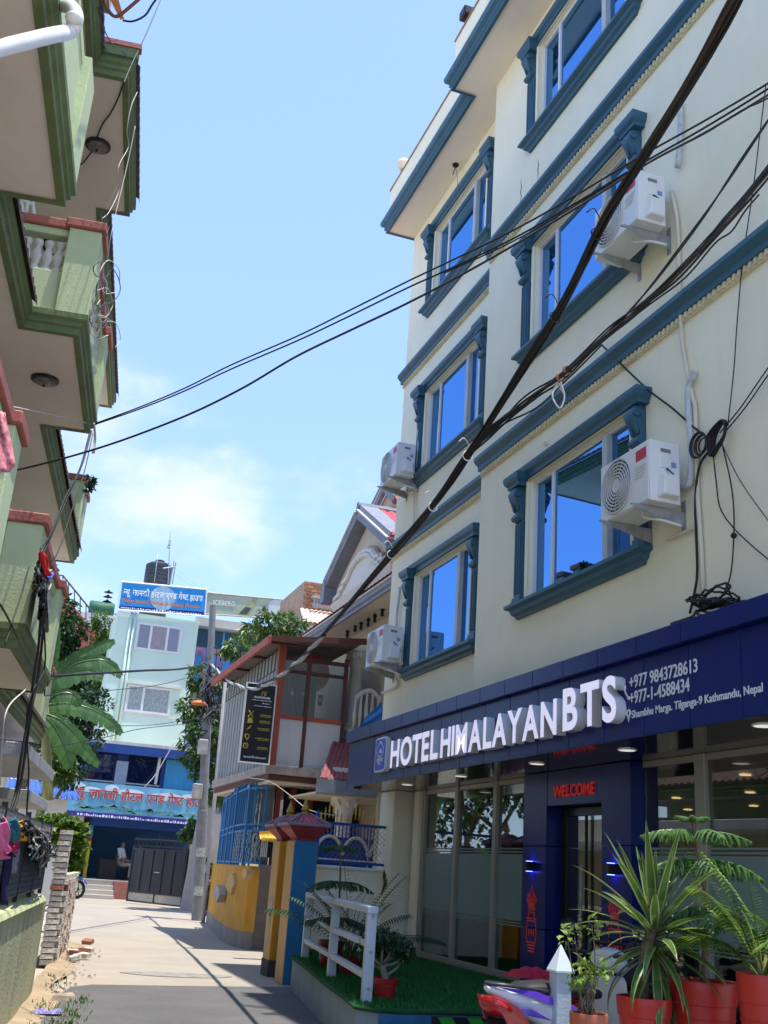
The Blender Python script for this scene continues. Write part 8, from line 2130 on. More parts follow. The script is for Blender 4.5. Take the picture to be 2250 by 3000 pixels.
def make_scooter(name, label, body, accent, T, heading, tail_z):
    """built along +x from the tail at x=0; ground at z=0"""
    t = thing(name, label, 'scooter')
    wheel(t, 0.38, 0.235, 0.235, 0.05); wheel(t, 1.58, 0.235, 0.235, 0.046)
    b = MB(); loft(b, [(0.0, tail_z - 0.05, 0.02, 0.012), (0.10, tail_z - 0.08, 0.085, 0.05), (0.28, tail_z - 0.12, 0.14, 0.085), (0.50, tail_z - 0.20, 0.17, 0.12), (0.78, tail_z - 0.30, 0.165, 0.14), (0.95, tail_z - 0.42, 0.13, 0.10)]); bd = b.build('side_body', body, t, smooth=60)
    b = MB()
    for s in (-1, 1):
        b.extr([(0.02, s * 0.055, tail_z - 0.035), (0.30, s * 0.152, tail_z - 0.055), (0.62, s * 0.178, tail_z - 0.135), (0.95, s * 0.15, tail_z - 0.28), (0.60, s * 0.182, tail_z - 0.18), (0.28, s * 0.155, tail_z - 0.095)], (0, s * 0.006, 0))
    b.build('side_stripe', accent, t, smooth=30)
    b = MB()
    for s in (-1, 1): b.extr([(0.05, s * 0.075, tail_z - 0.13), (0.26, s * 0.150, tail_z - 0.16), (0.44, s * 0.176, tail_z - 0.23), (0.30, s * 0.156, tail_z - 0.21), (0.09, s * 0.09, tail_z - 0.17)], (0, s * 0.006, 0))
    b.build('side_flash', m_swhite if body is not m_swhite else accent, t)
    b = MB(); loft(b, [(0.22, tail_z - 0.075, 0.06, 0.02), (0.34, tail_z - 0.05, 0.125, 0.04), (0.55, tail_z - 0.05, 0.145, 0.05), (0.80, tail_z - 0.075, 0.135, 0.05), (1.02, tail_z - 0.09, 0.085, 0.035)]); b.build('seat', m_seat, t, smooth=60)
    b = MB(); b.tube(smooth_path([(0.42, -0.15, tail_z - 0.06), (0.14, -0.11, tail_z - 0.03), (0.03, -0.03, tail_z - 0.025), (0.03, 0.03, tail_z - 0.025), (0.14, 0.11, tail_z - 0.03), (0.42, 0.15, tail_z - 0.06)], 5), 0.012, 8); b.build('grab_rail', m_dgrey, t, smooth='all')
    b = MB(); loft(b, [(-0.005, tail_z - 0.13, 0.05, 0.03), (0.03, tail_z - 0.14, 0.10, 0.055), (0.10, tail_z - 0.16, 0.125, 0.06), (0.16, tail_z - 0.18, 0.12, 0.05)]); b.build('tail_lamp', m_sred, t, smooth=60)
    for s in (-1, 1):
        b = MB(); b.extr([(-0.01, s * 0.06, tail_z - 0.09), (0.16, s * 0.135, tail_z - 0.15), (0.27, s * 0.155, tail_z - 0.27), (0.10, s * 0.10, tail_z - 0.25)], (0, s * 0.012, 0)); b.build('side_lamp', m_sred, t)
    b = MB(); loft(b, [(0.12, tail_z - 0.30, 0.08, 0.05), (0.35, tail_z - 0.36, 0.13, 0.09), (0.75, tail_z - 0.46, 0.14, 0.10), (0.98, tail_z - 0.52, 0.11, 0.06)]); b.build('under_body', m_black, t, smooth=60)
    b = MB(); b.extr([(-0.05, -0.075, 0.42), (0.10, -0.085, tail_z - 0.24), (0.10, 0.085, tail_z - 0.24), (-0.05, 0.075, 0.42)], (0.012, 0, 0.01)); mg = b.build('mudguard', m_black, t)
    b = MB(); b.extr([(-0.047, -0.10, 0.44), (0.02, -0.10, 0.56), (0.02, 0.10, 0.56), (-0.047, 0.10, 0.44)], (-0.006, 0, -0.004)); b.build('number_plate', mat('red_plate', (0.45, 0.02, 0.02), 0.5, 0.05), t)
    b = MB(); b.box(0.30, 0.66, -0.10, -0.05, 0.18, 0.34); b.box(0.30, 0.80, 0.05, 0.12, 0.20, 0.36); b.build('engine', m_dgrey, t, bevel=0.02)
    b = MB(); b.lathe((0.02, -0.15, 0.30), [(0.03, 0), (0.055, 0.03), (0.06, 0.42), (0.03, 0.48)], 14, 0, 0); b.build('silencer', m_dgrey, t, smooth=50)
    b = MB(); loft(b, [(0.90, 0.30, 0.15, 0.06), (1.10, 0.27, 0.16, 0.04), (1.30, 0.28, 0.15, 0.05), (1.36, 0.36, 0.12, 0.10)]); b.build('floorboard', m_black, t, smooth=60)
    b = MB(); b.hexa([(1.28, -0.17, 0.30), (1.36, -0.12, 0.28), (1.36, 0.12, 0.28), (1.28, 0.17, 0.30), (1.16, -0.18, 0.86), (1.24, -0.10, 0.90), (1.24, 0.10, 0.90), (1.16, 0.18, 0.86)]); b.build('leg_shield', body, t, bevel=0.03, seg=2)
    b = MB(); loft(b, [(1.24, 0.66, 0.12, 0.18), (1.36, 0.62, 0.10, 0.16), (1.44, 0.58, 0.05, 0.10)]); b.build('front_apron', accent, t, smooth=60)
    b = MB(); loft(b, [(1.10, 1.0, 0.10, 0.06), (1.20, 0.99, 0.14, 0.085), (1.30, 0.97, 0.08, 0.07)]); b.build('headlamp_cowl', body, t, smooth=60)
    b = MB(); b.tube(smooth_path([(1.02, -0.36, 1.02), (1.10, -0.18, 1.03), (1.14, 0, 1.01), (1.10, 0.18, 1.03), (1.02, 0.36, 1.02)], 4), 0.014, 8); b.build('handlebar', m_black, t, smooth='all')
    for s in (-1, 1): mirror_part(t, 1.12, s * 0.34, 1.20, s)
    b = MB(); loft(b, [(1.34, 0.40, 0.05, 0.05), (1.50, 0.49, 0.07, 0.03), (1.70, 0.46, 0.065, 0.03), (1.82, 0.36, 0.05, 0.02)]); b.build('front_fender', body, t, smooth=60)
    for s in (-1, 1): b = MB(); b.tube([(1.36, s * 0.06, 0.62), (1.58, s * 0.06, 0.235)], 0.018, 8); b.build('fork', m_chrome, t, smooth='all')
    t.location = T; t.rotation_euler = (0, 0, heading)
    return t
tp_ = D(1424, 2852, 6.85); mp_ = D(1685, 2745, 7.75)
hd = math.atan2(mp_.y - tp_.y - 0.25, mp_.x - tp_.x + 0.1)
make_scooter('scooter', 'purple and white scooter with red tail lamp parked behind the pale post', m_swhite, m_purple, (tp_.x, tp_.y, 0), hd, tp_.z - 0.035)
t2 = D(1640, 2880, 7.7)
make_scooter('scooter', 'dark scooter parked beyond the purple scooter, mostly hidden by the yucca', m_dgrey, m_sblue, (t2.x + 0.25, t2.y + 0.55, 0), hd + 0.1, 0.80)
t3 = D(1960, 2880, 8.6)
make_scooter('scooter', 'black scooter parked against the shop glass behind the Norfolk pine pot', m_black, m_dgrey, (t3.x - 0.35, t3.y - 0.1, 0), 0.25, 0.80)
# red seat cover seen over the scooter tail
c = D(1560, 2842, 8.2); b = MB(); b.grid(lambda u, v: (c.x + 0.40 * (u - 0.5), c.y + 0.26 * (v - 0.5), c.z - 0.05 + 0.012 * math.sin(u * 25 + v * 9) * math.sin(v * 14) + 0.07 * math.sin(math.pi * u) ** 0.6 * math.sin(math.pi * v) ** 0.6), 24, 14)
tag(b.build('seat_cover', mat('crimson_plush', (0.42, 0.015, 0.04), 0.9, 0.3, 20, 0.6, 80), smooth='all'), 'crimson plush seat cover on the scooter beyond the purple one', 'seat cover')
# motorcycle by the steps
bk = thing('motorcycle', 'blue motorcycle seen from the front beside the entrance steps', 'motorcycle')
wheel(bk, 0.62, 0.31, 0.31, 0.05); wheel(bk, -0.62, 0.31, 0.31, 0.055)
b = MB(); loft(b, [(0.28, 0.66, 0.03, 0.02), (0.45, 0.70, 0.07, 0.03), (0.66, 0.69, 0.075, 0.03), (0.88, 0.58, 0.06, 0.02), (0.96, 0.50, 0.04, 0.015)]); b.build('front_fender', m_sblue, bk, smooth=60)
for s in (-1, 1): b = MB(); b.tube([(0.62, s * 0.09, 0.31), (0.36, s * 0.09, 0.98)], 0.024, 8); b.build('fork', m_chrome, bk, smooth='all')
b = MB(); loft(b, [(0.30, 0.88, 0.08, 0.07), (0.42, 0.92, 0.15, 0.12), (0.54, 0.90, 0.12, 0.10), (0.58, 0.88, 0.06, 0.06)]); b.build('headlamp_cowl', m_sred, bk, smooth=60)
b = MB(); b.lathe((0.575, 0, 0.89), [(0.085, 0), (0.08, 0.02), (0.001, 0.035)], 16, 0, 0); b.build('headlight', m_chrome, bk, smooth='all')
b = MB(); loft(b, [(-0.10, 0.80, 0.12, 0.08), (0.10, 0.86, 0.15, 0.12), (0.28, 0.84, 0.10, 0.10)]); b.build('fuel_tank', m_sblue, bk, smooth=60)
b = MB(); loft(b, [(-0.75, 0.84, 0.09, 0.03), (-0.40, 0.80, 0.13, 0.05), (-0.08, 0.78, 0.12, 0.05)]); b.build('seat', m_seat, bk, smooth=60)
b = MB(); loft(b, [(-0.95, 0.78, 0.04, 0.03), (-0.6, 0.70, 0.11, 0.08), (-0.2, 0.66, 0.12, 0.08)]); b.build('tail_body', m_sblue, bk, smooth=60)
b = MB(); loft(b, [(-0.18, 0.40, 0.12, 0.15), (0.22, 0.42, 0.13, 0.17)]); b.build('engine', m_dgrey, bk, smooth=60)
b = MB(); b.tube([(0.18, 0, 0.8), (0.25, 0, 0.35), (-0.6, 0, 0.31)], 0.025, 8); b.build('frame', m_black, bk, smooth='all')
b = MB(); b.tube(smooth_path([(0.22, -0.36, 1.02), (0.32, -0.2, 1.05), (0.34, 0, 1.0), (0.32, 0.2, 1.05), (0.22, 0.36, 1.02)], 4), 0.013, 8); b.build('handlebar', m_black, bk, smooth='all')
b = MB(); loft(b, [(0.34, 1.05, 0.06, 0.05), (0.44, 1.08, 0.12, 0.08), (0.50, 1.0, 0.1, 0.03)]); b.build('windscreen', m_dgrey, bk, smooth=60)
for s in (-1, 1): mirror_part(bk, 0.30, s * 0.36, 1.26, s)
bpz = U(225, 2634, 2, 0)
bk.location = (bpz.x - 0.50, bpz.y + 0.42, 0); bk.rotation_euler = (0, 0, R(-40))
# ------------------------------------------------------------------ electric pole
m_pole = mat('pole_steel', (0.20, 0.20, 0.21), 0.6, 0.2, 5, 0.2, 30, streak=0.5, stain=(0.10, 0.09, 0.085))
PB = Vector((5.36, 29.9, 0)); PT_ = U(624, 1775, 1, 29.9)
pole = thing('electric_pole', 'leaning grey steel electric pole wrapped in a tangle of wires at the lane bend', 'pole', tuple(PB))
pa = lambda f: PB.lerp(PT_, f)
b = MB(); b.tube([pa(0), pa(0.33), pa(0.331), pa(0.62), pa(0.621), pa(1)], [0.15, 0.145, 0.128, 0.122, 0.10, 0.095], 14); b.build('shaft', m_pole, pole, smooth=40)
for f, m in ((0.085, mat('torn_bill', (0.40, 0.40, 0.38), 0.9, 0.4, 20)), (0.2, mat('torn_bill', (0.4, 0.4, 0.38)))):
    c = pa(f); b = MB(); b.lathe((c.x, c.y, c.z - 0.10), [(0.158 - 0.02 * f, 0), (0.157 - 0.02 * f, 0.24)], 14, 0, 2, False)
    b.v = [v for v in b.v]; b.f = [q for i, q in enumerate(b.f) if i % 14 in (8, 9, 10, 11)]; b.m = [0] * len(b.f); b.build('pasted_bill', m, pole)
for px, py, lb in ((594, 2188, 'upper'), (578, 2318, 'lower')):
    c = U(px, py, 1, 29.68); b = MB(); b.box(c.x - 0.13, c.x + 0.13, 29.60, 29.78, c.z - 0.20, c.z + 0.20); b.build('meter_box', mat('meter_grey', (0.42, 0.40, 0.37), 0.6, 0.25, 6, streak=0.4), pole, bevel=0.02)
c = U(583, 2058, 1, 29.6); od = thing('orange_lamp_shade', 'orange lamp shade fixed to the electric pole', 'lamp', tuple(c))
b = MB(); b.lathe((c.x, c.y, c.z - 0.05), [(0.20, -0.02), (0.21, 0.02), (0.15, 0.08), (0.06, 0.11), (0.02, 0.12)], 18); b.build('shade', mat('orange_enamel', (0.55, 0.16, 0.04), 0.5, 0.2, 5), od, smooth=50)
b = MB(); b.tube([c + Vector((0, 0, 0.05)), c + Vector((0.3, 0.3, 0.12))], 0.025, 6); b.build('arm', m_pole, od)
q0 = U(597, 2682, 1, 28.9); q1 = U(661, 1990, 1, 28.9)
b = MB(); b.tube([Vector((q0.x, q0.y, 0)), q0, q1], 0.05, 8); tag(b.build('thin_pipe_pole', m_pole, smooth='all'), 'thin grey pipe pole leaning between the electric pole and the blue window bars', 'pole')
tang = thing('wire_tangle', 'tangle of black wires and joints knotted round the electric pole', 'wires', tuple(pa(0.72)))
rr = random.Random(50)
for k in range(26):
    c = pa(rr.uniform(0.60, 0.80)) + Vector((rr.uniform(-.12, .12), rr.uniform(-.2, 0), rr.uniform(-.3, .3)))
    pts = [c + Vector((rr.uniform(-.28, .28), rr.uniform(-.2, .1), rr.uniform(-.40, .40))) for _ in range(5)]
    b = MB(); b.tube(smooth_path(pts, 4), rr.choice((0.012, 0.016, 0.02)), 5, cap=False); b.build('wire', m_cable if k % 3 else mat('grey_wire', (0.16, 0.16, 0.16), 0.6), tang, smooth='all')
# ------------------------------------------------------------------ the black cable bundles
K = 2250.0 / 1659.0
def cable(name, label, pts, r, m=m_cable, strands=1, twist=0.0, spread=0.0, seed=0, group=None, cat='cable', k=6):
    """strands: separate conductors laid round the centre line"""
    path_ = smooth_path(pts, k)
    rr = random.Random(seed)
    if strands == 1:
        b = MB(); b.tube(path_, r, 6); return tag(b.build(name, m, smooth='all'), label, cat, group)
    t = thing(name, label, cat, tuple(path_[0]), group)
    n = len(path_)
    for q in range(strands):
        a0 = q * 2.39996; rad = spread * math.sqrt((q + 0.5) / strands); out = []
        for i, p in enumerate(path_):
            d = (path_[min(i + 1, n - 1)] - path_[max(i - 1, 0)]).normalized(); u = d.cross(Vector((0, 0, 1))).normalized(); w = d.cross(u)
            a = a0 + twist * i + 0.25 * math.sin(i * 0.55 + q * 1.7); rd = rad * (1 + 0.3 * math.sin(i * 0.37 + q * 2.1))
            out.append(p + (u * math.cos(a) + w * math.sin(a)) * rd)
        b = MB(); b.tube(out, r * rr.uniform(0.75, 1.3), 6, cap=False); b.build('strand', m if rr.random() > 0.12 else mat('brown_cable', (0.045, 0.028, 0.022), 0.6), t, smooth='all')
    return t
L1 = ((2.13, 0), (4.90, 30))
V_ = lambda lst, ln: [VP(x * K, y * K, *ln) for x, y in lst]
main = [(1655, -130), (1590, 0), (1500, 160), (1405, 320), (1310, 470), (1220, 645), (1130, 795), (1022, 968), (958, 1062), (900, 1132), (830, 1216), (740, 1322), (650, 1422), (600, 1462), (555, 1484)]
Vm = V_(main, L1)
cable('cable_bundle', 'thick black cable bundle slanting past the hotel front down to the electric pole', Vm, 0.008, strands=10, spread=0.024, twist=0.07, seed=1)
tail = V_([(700, 1372), (650, 1424), (600, 1464), (556, 1487), (520, 1483), (485, 1465), (462, 1440), (452, 1432)], L1); 
cable('twisted_cable', 'grey twisted cable dipping in a curve to the electric pole', tail, 0.018, m_alugrey, strands=3, spread=0.018, twist=0.9, seed=2, k=10)
# ties
for k, (x, y) in enumerate(((1010, 985), (935, 1095), (845, 1198), (1200, 685), (1290, 505))):
    c = VP(x * K, y * K, *L1); b = MB(); b.torus((c.x, c.y, c.z), 0.036, 0.005, 1, 14, 5); b.tube(smooth_path([c + Vector((0, -0.05, 0.04)), c + Vector((-0.06, -0.07, 0.10)), c + Vector((-0.10, -0.06, 0.07))], 4), 0.004, 4)
    tag(b.build('cable_tie', m_white if k < 3 else m_cable, smooth='all'), ('white tie on the thick bundle where the second bundle joins', 'white tie on the thick bundle left of the lowest far window', 'white tie on the thick bundle at the hotel corner', 'black tie on the thick bundle below the middle bay window', 'black tie on the thick bundle at the middle bay window')[k], 'cable tie', 'ties on the thick bundle')
J = VP(1020 * K, 968 * K, *L1)
L2 = ((J.x, J.y), (4.55, 3.2))
sec = [(1022, 968), (1060, 930), (1110, 890), (1160, 850), (1215, 812), (1300, 735), (1365, 680), (1430, 622), (1500, 555), (1570, 478), (1640, 392), (1720, 290)]
cable('cable_bundle', 'second black cable bundle branching off toward the upper right over the hotel bay', V_(sec, L2), 0.006, strands=8, spread=0.028, twist=0.05, seed=3)
for k, (pts, lb) in enumerate((([(1300, 735), (1370, 660), (1430, 590), (1520, 470), (1600, 345), (1700, 200)], 'upper loose strand fanning out above the second cable bundle'), ([(1300, 740), (1380, 650), (1460, 545), (1560, 410), (1659, 262), (1740, 140)], 'second loose strand fanning out above the second cable bundle'),
                               ([(1040, 955), (1090, 915), (1160, 880), (1230, 815), (1300, 745)], 'loose strand sagging under the second cable bundle near the join'), ([(1290, 745), (1400, 660), (1480, 600), (1545, 525), (1580, 500), (1610, 455), (1640, 420)], 'kinked strand hanging below the second cable bundle'))):
    cable('loose_strand', lb, V_(pts, L2), 0.006, seed=k, group='loose strands beside the second bundle')
c = VP(1205 * K, 830 * K, *L2); b = MB()
for k in range(3): b.tube(smooth_path([c + Vector((0, -0.02 * k, 0)), c + Vector((0.03, -0.04, -0.10)), c + Vector((0.0, -0.03, -0.19)), c + Vector((-0.04, 0.0, -0.10)), c + Vector((0, 0.02 * k, 0.01))], 5), 0.006, 5)
tag(b.build('cord_loop', mat('white_cord', (0.62, 0.60, 0.56), 0.8, 0.1), smooth='all'), 'white cord looped from the second cable bundle', 'cord')
c = VP(1212 * K, 816 * K, *L2); b = MB(); b.torus((c.x, c.y, c.z), 0.03, 0.010, 1, 14, 6); b.torus((c.x + 0.02, c.y - 0.05, c.z + 0.04), 0.028, 0.009, 1, 14, 6)
tag(b.build('tape_joint', mat('brown_tape', (0.26, 0.12, 0.07), 0.7, 0.3, 8), smooth='all'), 'brown taped joint on the second cable bundle', 'cable joint')
# three long service wires over the lane
PA = LF(12.44, -1.20, 6.35); PA2 = LF(7.2, -1.2, 5)
L3 = ((PA.x, PA.y), (4.4, 4.2))
for k, (pts, lb) in enumerate((([(205, 915), (300, 880), (400, 838), (500, 788), (640, 727), (740, 678), (880, 608), (960, 570), (1100, 502), (1230, 430), (1380, 340), (1520, 262), (1659, 180), (1760, 112)], 'upper of the paired service wires crossing the sky from the left block'),
                               ([(205, 917), (300, 884), (400, 844), (500, 797), (640, 737), (740, 690), (880, 622), (960, 586), (1100, 520), (1230, 447), (1380, 357), (1520, 277), (1659, 192), (1760, 125)], 'lower of the paired service wires crossing the sky from the left block'))):
    cable('service_wire', lb, V_(pts, L3), 0.008, group='service wires over the lane')
cable('service_wire', 'thin service wire just under the paired wires at the upper right', V_([(960, 590), (1130, 510), (1380, 362), (1520, 290), (1600, 240), (1659, 212), (1760, 150)], L3), 0.006, group='service wires over the lane')
L4 = ((-0.9, 7.9), (4.3, 5.0))
LB_ = LF(9.0, -1.0, 4); L4 = ((LB_.x, LB_.y), (4.4, 4.6))
cable('service_wire', 'heavy service wire lowest across the sky, starting at the left edge', V_([(-90, 1046), (0, 1024), (100, 1000), (200, 972), (300, 938), (420, 890), (530, 835), (640, 770), (760, 712), (880, 655), (1000, 592), (1130, 518), (1260, 440), (1400, 352), (1520, 288), (1659, 205), (1760, 140)], L4), 0.009, group='service wires over the lane')
# coils and drops on the hotel wall at the right
hx = BX - 0.05
cl = thing('cable_coil', 'coils of black cable hung on the bay wall beside the wrapped pipe', 'cable', tuple(U(1530 * K, 960 * K, 0, hx)))
c = U(1519 * K, 961 * K, 0, hx)
for k in range(5): b = MB(); b.torus((c.x - 0.01 * k, c.y + 0.006 * k, c.z), 0.062 + 0.013 * k + 0.006 * (k % 2), 0.007, 0, 26, 6); b.build('coil', m_cable if k != 1 else mat('brown_cable', (0.045, 0.028, 0.022)), cl, smooth='all')
c = U(1556 * K, 945 * K, 0, hx)
for k in range(5):
    b = MB(); b.tube(smooth_path([c + Vector((-.01 * k, 0.10, -0.14)), c + Vector((-.01 * k, 0.05 + 0.02 * k, 0.04)), c + Vector((-.01 * k, -0.08, 0.12)), c + Vector((-.01 * k, -0.05 - 0.012 * k, -0.02)), c + Vector((-.01 * k, 0.09, -0.13))], 6), 0.009, 6); b.build('coil', m_cable, cl, smooth='all')
drops = (([(1300, 745), (1345, 790), (1400, 842), (1450, 880), (1490, 915), (1520, 940)], 'grey insulated drop wire slanting from the second bundle to the wall coil', 0.010),
         ([(1530, 975), (1510, 1010), (1502, 1080), (1504, 1160), (1506, 1240), (1498, 1290), (1490, 1325)], 'thick black cable dropping from the wall coil to the sign beside the cream pipe', 0.012),
         ([(1540, 975), (1547, 1040), (1555, 1095), (1580, 1135), (1620, 1175), (1680, 1225), (1740, 1275)], 'thin black wire curving from the wall coil to the right edge', 0.006),
         ([(1560, 960), (1578, 1040), (1585, 1100), (1585, 1160), (1580, 1230), (1570, 1268), (1556, 1290)], 'thin black wire with a knot dropping to the coil on the sign', 0.006),
         ([(1562, 965), (1600, 1040), (1660, 1125), (1720, 1200)], 'very thin wire running down to the right edge below the coil', 0.004),
         ([(1555, 935), (1600, 880), (1659, 795), (1730, 700)], 'upper thin wire rising from the wall coil to the right edge', 0.006),
         ([(1562, 938), (1610, 880), (1659, 810), (1730, 715)], 'lower thin wire rising from the wall coil to the right edge', 0.006),
         ([(1572, 920), (1585, 800), (1592, 700), (1605, 560), (1628, 400), (1640, 300), (1655, 180)], 'thin vertical wire crossing the right part of the bay wall', 0.005))
for pts, lb, r in drops: cable('drop_wire', lb, [U(x * K, y * K, 0, hx) for x, y in pts], r, group='drop wires on the bay wall')
c = U(1585 * K, 1157 * K, 0, hx); b = MB(); b.ball(c, 0.026, 8, 6); tag(b.build('wire_knot', m_cable, smooth='all'), 'black knot in the thin wire right of the bay air conditioner', 'wire joint')
c = U(1540 * K, 1305 * K, 0, SX + 0.06); heap = thing('cable_heap', 'heap of coiled black cable lying on top of the blue sign canopy', 'cable', tuple(c))
for k in range(9):
    b = MB(); rr = random.Random(60 + k); n = 26
    b.tube([(c.x + 0.06 * math.sin(a + k) + 0.02, c.y + (0.26 + 0.03 * rr.random()) * math.cos(a) + 0.04 * rr.random(), SZ1 + 0.185 + 0.012 * k + (0.05 + 0.02 * rr.random()) * (1 + math.sin(a + 0.4 * k))) for a in [2 * math.pi * i / n for i in range(n + 1)]], 0.009, 5); b.build('coil', m_cable, heap, smooth='all')
b = MB(); q0 = U(1459 * K, 1336 * K, 0, SX); q1 = U(1500 * K, 1322 * K, 0, SX); b.box(SX - 0.05, SX + 0.1, q1.y, q0.y, SZ1 + 0.166, SZ1 + 0.19); tag(b.build('sheet_strip', m_black), 'dark loose sheet strip on the edge of the blue sign canopy under the cable heap', 'strip')
# wall hook bits
for px, py, lb in ((1602, 1300, 'little broken conduit stub on the wall above the lowest bay window'),):
    c = U(px, py, 0, BX); b = MB(); b.lathe((c.x - 0.03, c.y, c.z), [(0.03, 0), (0.03, 0.05)], 10, 0, 0); tag(b.build('conduit_stub', m_pvc), lb, 'conduit')
# ------------------------------------------------------------------ wires and tangles on the left block
LW = lambda px, py, s: LF(*UL(px, py, 0, s))
LT = lambda px, py, t: LF(*UL(px, py, 1, t))
m_cordw = mat('pale_cord', (0.55, 0.52, 0.47), 0.8, 0.1)
cable('clothes_line', 'pale clothes line tied to the corner of the left balcony slab', [LW(-40, 1172, 8.6), LW(0, 1184, 9.0), LW(140, 1213, 10.6), LW(272, 1243, 12.4)], 0.008, m_cordw, cat='cord')
for k, (pts, lb, r, mm) in enumerate((([(470, 0), (430, 95), (385, 190), (362, 245)], 'black wire crossing the sky at the upper left to the roof corner', 0.007, m_cable), ([(362, 245), (357, 258), (345, 290), (325, 330), (300, 365), (280, 412)], 'black wire clipped along the topmost soffit to its lamp', 0.009, m_cable),
                                      ([(268, 446), (245, 475), (228, 490), (215, 522)], 'black wire from the topmost lamp to the balcony edge', 0.009, m_cable))):
    if k == 0: P_ = [LT(x, y, -1.15) for x, y in pts]
    else: P_ = [U(x, y, 2, 9.43) for x, y in pts]
    cable('soffit_wire', lb, P_, r, mm, group='wires under the topmost soffit')
for k, (pts, lb) in enumerate((([(286, 20), (300, 75), (330, 130), (362, 152), (384, 190)], 'thin wire looping beside the roof edge at the upper left'), ([(300, 125), (312, 145), (320, 165)], 'short thin wire end beside the roof edge'))):
    cable('thin_wire', lb, [LT(x, y, -1.1) for x, y in pts], 0.005, m_cable)
for k, (pts, lb, mm) in enumerate((([(402, 270), (385, 310), (372, 380), (376, 430), (350, 480), (345, 520), (348, 560), (320, 620), (300, 640)], 'left pale cord hanging in front of the topmost soffit edge', m_cordw), ([(396, 370), (380, 450), (362, 530), (345, 600), (325, 690), (315, 760)], 'middle pale cord hanging in front of the topmost soffit edge', m_cordw), ([(345, 545), (330, 575), (310, 620), (322, 650), (312, 690)], 'dark cord hanging below the topmost soffit end', m_cable))):
    cable('dangling_cord', lb, [LT(x, y, -1.08) for x, y in pts], 0.004, mm, group='cords hanging from the roof edge')  # loose hanging cords, two pale and one dark
lp = thing('cord_loops', 'tangle of pale and dark cord loops hanging on the left balcony corner against the sky', 'cord', tuple(LT(310, 850, -1.1)))
rr = random.Random(71)
for k in range(9):
    cx, cy = 300 + rr.uniform(-12, 22), 790 + k * 24; rx, ry = rr.uniform(14, 34), rr.uniform(24, 52)
    b = MB(); b.tube(smooth_path([LT(cx + rx * math.cos(a + k), cy + ry * math.sin(a + k), -1.12 - 0.05 * (k % 3)) for a in (0, 1.2, 2.4, 3.6, 4.8, 5.6)], 5), 0.0055, 5); b.build('loop', m_cordw if k % 3 else m_cable, lp, smooth='all')
b = MB(); b.tube(smooth_path([LT(x, y, -1.12) for x, y in ((318, 770), (345, 810), (352, 850), (335, 880), (300, 895), (285, 920), (268, 950))], 5), 0.006, 5); b.build('loop', m_cable, lp, smooth='all')
drp = (([(268, 1262), (240, 1360), (200, 1450), (160, 1545), (118, 1640)], 0.011, 'thick wire running down from the balcony slab corner to the red rag'), ([(262, 1270), (235, 1370), (190, 1460), (150, 1560), (118, 1610)], 0.008, 'thin wire beside the thick one running down to the red rag'), ([(272, 1270), (245, 1390), (205, 1510), (180, 1590), (150, 1660)], 0.006, 'rightmost thin wire crossing the soffit down to the far balcony'))
for pts, r, lb in drp: cable('drop_wire', lb, [LF(*UL(x, y, 1, -1.10)) for x, y in pts], r, group='drop wires on the left block')
q = thing('rope_tassel', 'frayed pale rope end tied under the left balcony slab corner', 'rope', tuple(LT(275, 1262, -1.15)))
for k in range(4): b = MB(); b.tube(smooth_path([LT(274 + k, 1240, -1.14), LT(276 + k * 1.5, 1285, -1.13), LT(270 + k * 2, 1328, -1.12)], 4), 0.007, 5); b.build('strand', m_cordw if k % 2 else m_alugrey, q, smooth='all')
def tangle(name, label, px, py, rx, ry, t, n, r, mats, seed):
    tg = thing(name, label, 'wires', tuple(LT(px, py, t))); rr = random.Random(seed)
    for k in range(n):
        pts = [LT(px + rr.gauss(0, rx * 0.6), py + rr.gauss(0, ry * 0.6), t + rr.uniform(-0.10, 0.06)) for _ in range(6)]
        b = MB(); b.tube(smooth_path(pts, 4), r * rr.uniform(0.7, 1.5), 5, cap=False); b.build('wire', rr.choice(mats), tg, smooth='all')
    return tg
mgrey = mat('grey_wire', (0.16, 0.16, 0.16), 0.6)
tangle('wire_tangle', 'tangle of black wires with a red rag on the corner of the lower left balcony', 122, 1695, 17, 40, -1.12, 34, 0.010, [m_cable, m_cable, mgrey, m_cordw], 81)
tangle('wire_tangle', 'bundle of black hanging cable tails below the red rag on the lower left balcony', 125, 1775, 7, 55, -1.10, 22, 0.013, [m_cable], 82)
tangle('wire_tangle', 'bristling knot of wires on the left block corner before the banana leaves', 136, 1955, 16, 45, -1.45, 40, 0.010, [m_cable, mgrey, m_cable, m_cordw], 83)
tangle('wire_tangle', 'grey and black wire heap piled over the end of the netted fence', 118, 2490, 26, 40, -0.90, 46, 0.008, [m_cable, mgrey, mgrey, m_cable, m_cordw], 84)
tangle('wire_tangle', 'dark wire heap on top of the netted fence behind the yellow shirt', 80, 2430, 16, 18, -0.92, 26, 0.009, [m_cable, mgrey], 85)
cloth('red_rag', 'bright red rag tied among the wires of the lower left balcony corner', (LT(114, 1612, -1.08), LT(128, 1622, -1.08), LT(140, 1680, -1.06), LT(124, 1690, -1.06)), mat('red_cloth', (0.65, 0.02, 0.02), 0.8, 0.15, 9), 0.02, 6, 0.03, None)
cloth('blue_rag', 'small blue and white rag beside the red rag on the left balcony wires', (LT(138, 1672, -1.08), LT(153, 1674, -1.08), LT(150, 1692, -1.06), LT(138, 1694, -1.06)), mat('blue_cloth', (0.05, 0.12, 0.55), 0.8, 0.3, 9), 0.01, 5, 0.02, None)
for n_ in ('red_rag', 'blue_rag'): COL.objects[n_]['category'] = 'rag'
